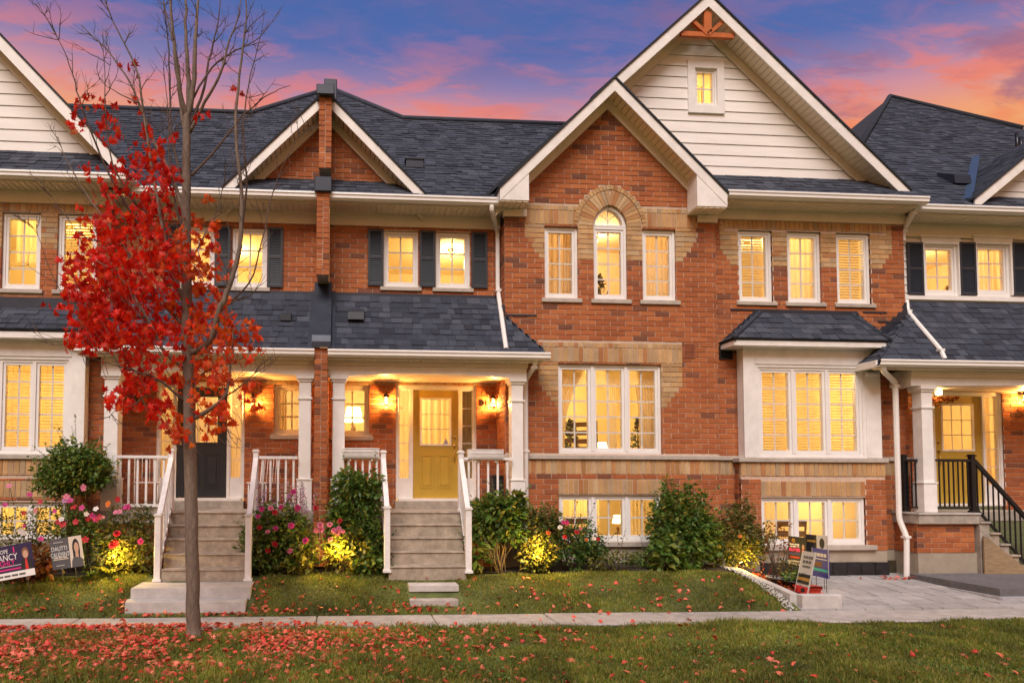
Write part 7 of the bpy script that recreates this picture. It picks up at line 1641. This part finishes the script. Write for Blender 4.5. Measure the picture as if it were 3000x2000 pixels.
LIMBS = [  # photo points of each limb, depth drift, base radius
 ([(547, 345), (530, 285), (515, 180), (503, 60), (494, -80), (490, -200)], -.15, .034), ([(547, 340), (553, 270), (546, 130), (545, 0), (543, -140)], .1, .036), ([(548, 345), (566, 260), (572, 110), (580, 0), (586, -150)], -.05, .038), ([(547, 400), (530, 320), (525, 200), (498, 90), (470, -40)], .2, .024),
 ([(556, 370), (598, 260), (618, 150), (640, 60), (650, -60)], .2, .020), ([(556, 390), (600, 300), (648, 215), (668, 130), (700, 40), (712, -60)], -.2, .022), ([(560, 515), (640, 430), (695, 357), (745, 310), (805, 268), (850, 250)], .15, .016), ([(560, 300), (620, 200), (690, 150), (760, 110), (790, 60)], .1, .014),
 ([(552, 1035), (610, 1005), (648, 900), (677, 822), (702, 722), (706, 560), (690, 380), (702, 220), (722, 60), (716, -60)], -.25, .040), ([(700, 720), (722, 560), (712, 400), (728, 250), (760, 120), (775, 30)], -.2, .014), ([(650, 900), (730, 830), (770, 700), (800, 560), (862, 420), (900, 360)], -.1, .012), ([(648, 910), (690, 880), (740, 860), (770, 800)], .1, .012),
 ([(572, 1225), (620, 1195), (655, 1165), (672, 1120), (678, 1040), (685, 960)], -.2, .030), ([(655, 1165), (720, 1120), (760, 1075), (800, 1040)], -.1, .010), ([(575, 1215), (620, 1230), (680, 1270), (705, 1290)], -.1, .010), ([(560, 1120), (620, 1080), (690, 1060), (750, 1020)], .2, .014),
 ([(545, 640), (505, 520), (455, 420), (405, 300), (380, 240), (310, 145), (240, 75)], .25, .026), ([(545, 900), (500, 780), (470, 640), (440, 460), (420, 330), (400, 200), (330, 60), (300, -30)], -.2, .026), ([(470, 640), (400, 600), (330, 480), (310, 320), (305, 180), (300, 90)], -.3, .013), ([(430, 700), (330, 530), (265, 380), (232, 290), (205, 190), (160, 95), (105, 10)], -.3, .014),
 ([(547, 560), (510, 440), (497, 300), (495, 150), (480, 20), (470, -60)], .3, .018), ([(546, 700), (515, 600), (498, 480), (492, 330), (478, 180)], .1, .016), ([(405, 300), (360, 280), (310, 250), (290, 230)], .3, .009),
 ([(552, 1085), (490, 1040), (430, 930), (350, 810), (240, 740)], -.3, .022), ([(549, 960), (450, 860), (360, 720), (280, 610), (200, 480), (170, 400)], .2, .022), ([(553, 1185), (470, 1115), (390, 1085), (320, 1065), (270, 1050)], -.3, .016), ([(548, 830), (470, 730), (400, 640), (330, 560)], .3, .016), ([(470, 1100), (400, 1180), (340, 1200), (320, 1225)], -.35, .008), ([(430, 930), (330, 930), (240, 960), (180, 1010), (100, 990)], -.2, .012), ([(350, 810), (240, 880), (180, 860), (110, 690), (80, 650)], .1, .009), ([(360, 720), (260, 700), (200, 640), (110, 520)], .0, .010), ([(556, 760), (600, 690), (640, 600), (660, 520)], .2, .014)]
rt_ = random.Random(21); tw = MB()
def spline(P, n):
    out = []
    for i in range(len(P) - 1):
        p0, p1, p2, p3 = P[max(i - 1, 0)], P[i], P[i + 1], P[min(i + 2, len(P) - 1)]
        for k in range(n): u = k / n; out.append(.5 * ((2 * p1) + (p2 - p0) * u + (2 * p0 - 5 * p1 + 4 * p2 - p3) * u * u + (3 * p1 - p0 - 3 * p2 + p3) * u ** 3))
    return out + [P[-1]]
TWIGS = []
def twig(p, d, l, r, depth):
    n = 5; pts = [p]; dd = d.normalized()
    for k in range(n):
        dd = (dd + Vector((rt_.gauss(0, .14), rt_.gauss(0, .14), rt_.gauss(.05, .10)))).normalized(); pts.append(pts[-1] + dd * l / n)
    tw.tube(pts, [max(.0016, r * (1 - .75 * k / n)) for k in range(n + 1)], 4, cap=False); TWIGS.append(pts[-1])
    if depth:
        for k in range(rt_.choice((2, 3, 3))):
            i = rt_.randint(1, n - 1); s = Vector((rt_.gauss(0, 1), rt_.gauss(0, .6), rt_.gauss(.2, .6))).normalized(); twig(pts[i], dd * .75 + s * .75, l * rt_.uniform(.35, .6), r * .6, depth - 1)
for P, dr_, r0 in LIMBS:
    n = len(P); pts = [at(a, b, TY + dr_ * min(1, k / 2.)) for k, (a, b) in enumerate(P)]
    sp_ = spline(pts, 4); m = len(sp_)
    lb = MB(); lb.tube([p + Vector((rt_.gauss(0, .004), rt_.gauss(0, .006), rt_.gauss(0, .004))) for p in sp_], [max(.0032, r0 * (1 - .86 * k / (m - 1))) for k in range(m)], 8, cap=True); lb.build('limb', BARK if r0 > .02 else TWIG, maple)
    ln = sum((sp_[i + 1] - sp_[i]).length for i in range(m - 1))
    for k in range(int(ln * 4.5)):
        i = rt_.randint(int(m * .25), m - 2); tg = (sp_[i + 1] - sp_[i]).normalized(); s = Vector((rt_.gauss(0, 1), rt_.gauss(0, .7), rt_.gauss(.1, .5))).normalized()
        twig(sp_[i], tg * .8 + s * .7, rt_.uniform(.16, .42), .0055, 1)
BL = [(300, 360, 60, 45, 16, 0), (265, 330, 50, 60, 22, 0), (300, 400, 40, 40, 14, 0), (250, 480, 50, 40, 10, 0), (400, 470, 70, 60, 60, 0), (440, 530, 75, 70, 120, 0), (330, 560, 60, 40, 26, 0), (470, 620, 60, 80, 110, 0), (340, 660, 120, 70, 170, 0), (400, 760, 140, 90, 330, 0), (300, 780, 120, 90, 230, 0), (280, 900, 130, 80, 260, 0), (390, 880, 150, 100, 380, 0), (330, 990, 140, 80, 250, 0), (450, 1000, 100, 90, 210, 0), (240, 990, 70, 60, 50, 0), (400, 1100, 110, 60, 130, 0), (430, 1180, 100, 50, 90, 0), (340, 1190, 40, 40, 16, 0), (550, 1230, 70, 40, 60, 1), (520, 1260, 50, 30, 24, 1), (590, 640, 50, 60, 30, 1), (520, 720, 60, 70, 90, 1), (580, 800, 70, 80, 120, 1), (630, 760, 40, 60, 26, 1), (560, 920, 70, 70, 90, 1), (640, 900, 60, 60, 60, 1), (680, 960, 70, 50, 50, 1), (620, 1020, 80, 60, 90, 1), (700, 1020, 50, 50, 26, 1), (590, 1110, 80, 60, 100, 1), (660, 1150, 60, 60, 70, 1), (640, 1230, 50, 40, 40, 1), (720, 1180, 40, 60, 20, 1), (586, 330, 14, 14, 5, 0), (385, 210, 8, 10, 2, 0), (395, 300, 8, 8, 2, 0), (690, 275, 16, 16, 4, 0), (420, 380, 20, 20, 6, 0), (480, 420, 40, 20, 10, 0), (215, 370, 14, 20, 5, 0)]
lp = {0: [], 1: []}
for a, b, rx, ry, n_, c in BL:
    left = int(n_ * .90)
    while left > 0:
        th = rt_.uniform(0, 6.283); r = rt_.uniform(0, 1) ** .6; Yc = TY + rt_.gauss(-.03, .28); p0 = at(a + rx * r * math.cos(th), b + ry * r * math.sin(th), Yc); k = rt_.choice((3, 5, 7, 9)); left -= k
        for _ in range(k): lp[c if rt_.random() < .92 else 1 - c].append(p0 + Vector((rt_.gauss(0, .055), rt_.gauss(0, .05), rt_.gauss(-.02, .055))))
        if k > 4: twig(p0 + Vector((rt_.uniform(.05, .25), rt_.gauss(0, .1), -rt_.uniform(.1, .3))), Vector((-.5, 0, .8)), .32, .004, 0)
tw.build('twigs', TWIG, maple, kind='stuff')
me_l = {}
for c, m in ((0, RED_L), (1, ORG_L)):
    me = bpy.data.meshes.new('maple_leaf'); me.from_pydata(MV, [], MF); me.materials.append(m); me.update(); me_l[c] = me
    P = lp[c]; P.sort(key=lambda p: p.y); near = P[:150]; rest = np.array([tuple(p) for p in P[150:]]); n = len(rest)
    cr = scatter('crown', MV, MF, rest, rot_mats(RNG.uniform(-1.3, 1.3, n), RNG.normal(1.95, .65, n), RNG.normal(0, .7, n)), RNG.uniform(.085, .165, n), m, maple, 'stuff')
    for p in near: inst('leaf', me, cr, p, (rt_.gauss(1.95, .6), rt_.gauss(0, .7), rt_.uniform(-1.2, 1.2)), rt_.uniform(.09, .15))
# ================================================================== fallen leaves
FL = leafm('fallen_leaf', [(0, (.56, .030, .022)), (.3, (.68, .080, .050)), (.55, (.72, .18, .12)), (.75, (.62, .15, .06)), (.9, (.34, .12, .05)), (1, (.48, .05, .03))], .15)
def fallen(name, label, pts, zf):
    p = np.array(pts); n = len(p); z = zf(p[:, 0], p[:, 1]) + .012 + RNG.uniform(0, .038, n)
    o = scatter(name, MV * 1 if isinstance(MV, np.ndarray) else [(x, y, z_ * 2.2 + .12 * x * x) for x, y, z_ in MV], MF, np.stack([p[:, 0], p[:, 1], z], -1), rot_mats(RNG.uniform(0, 6.28, n), RNG.normal(0, .5, n), RNG.normal(0, .5, n)), RNG.uniform(.045, .115, n) * (1 + .25 * (RNG.uniform(0, 1, n) > .85)), FL, kind='stuff'); return tag(o, label, 'leaves')
pts = []
while len(pts) < 3500:
    px_, py_ = RNG.uniform(-40, 3020), RNG.uniform(1832, 2010)
    d = 0.012 + .95 * math.exp(-((py_ - 1862) / 42) ** 2) * (1 / (1 + math.exp((px_ - 1050) / 130))) + .34 * math.exp(-((py_ - 1935) / 60) ** 2) / (1 + math.exp((px_ - 900) / 160)) + .035 * math.exp(-((px_ - 1400) / 500) ** 2)
    if abs(px_ - 600) < 110 and 1850 < py_ < 1950: d *= .3
    if RNG.random() < d: q_ = at_ground(px_, py_, lambda a, b: float(verge_z(np.float64(a), np.float64(b)))); pts.append((q_.x, min(q_.y, SW0 + .1)))
fallen('fallen_leaves', 'red maple leaves scattered thickly over the boulevard grass', pts, lambda x, y: np.where(y > SW0, SWZ, verge_z(x, y)))
pts = []
while len(pts) < 330:
    px_, py_ = RNG.uniform(0, 2320), RNG.uniform(1690, 1800); d = .08 + .5 * math.exp(-((py_ - 1792) / 14) ** 2) / (1 + math.exp((px_ - 1500) / 200))
    if 735 < px_ < 790: d += .55
    if 340 < px_ < 385 and py_ > 1730: d += .6
    if 370 < px_ < 735: continue
    if RNG.random() < d: q_ = at_ground(px_, py_, LZ); 
    else: continue
    if q_.x < CURB_X - .2: pts.append((q_.x, q_.y))
fallen('fallen_leaves', 'scattered red leaves on the sloping front lawns', pts, lawn_z)
pts = [(X(a, 1780, 9.07), 9.07 + random.uniform(-.05, .05)) for a in RNG.uniform(380, 730, 60)] + [(RNG.uniform(-5.5, 5.), RNG.uniform(SW0 + .02, SW1)) for _ in range(30)]
fallen('fallen_leaves', 'few red leaves on the sidewalk and against the pale treads', pts, lambda x, y: x * 0 + SWZ)
pts = [(X(a, 1705, 11.05) + random.gauss(0, .05), 11.02 + random.uniform(-.06, .05)) for a in RNG.normal(2630, 40, 30)] + [(RNG.uniform(5.2, 7.6), RNG.uniform(9.1, 11.)) for _ in range(22)]
fallen('fallen_leaves', 'dry red leaves drifted on the patio by the downspout', pts, patio_z)

WEED = leafm('clover_leaf', [(0, (.06, .15, .02)), (.6, (.11, .22, .03)), (1, (.18, .24, .04))])
weeds('clover', 'patches of bright clover in the boulevard grass', 1500, -4.6, 9.4, 5.8, SW0 - .03, verge_z, vis)
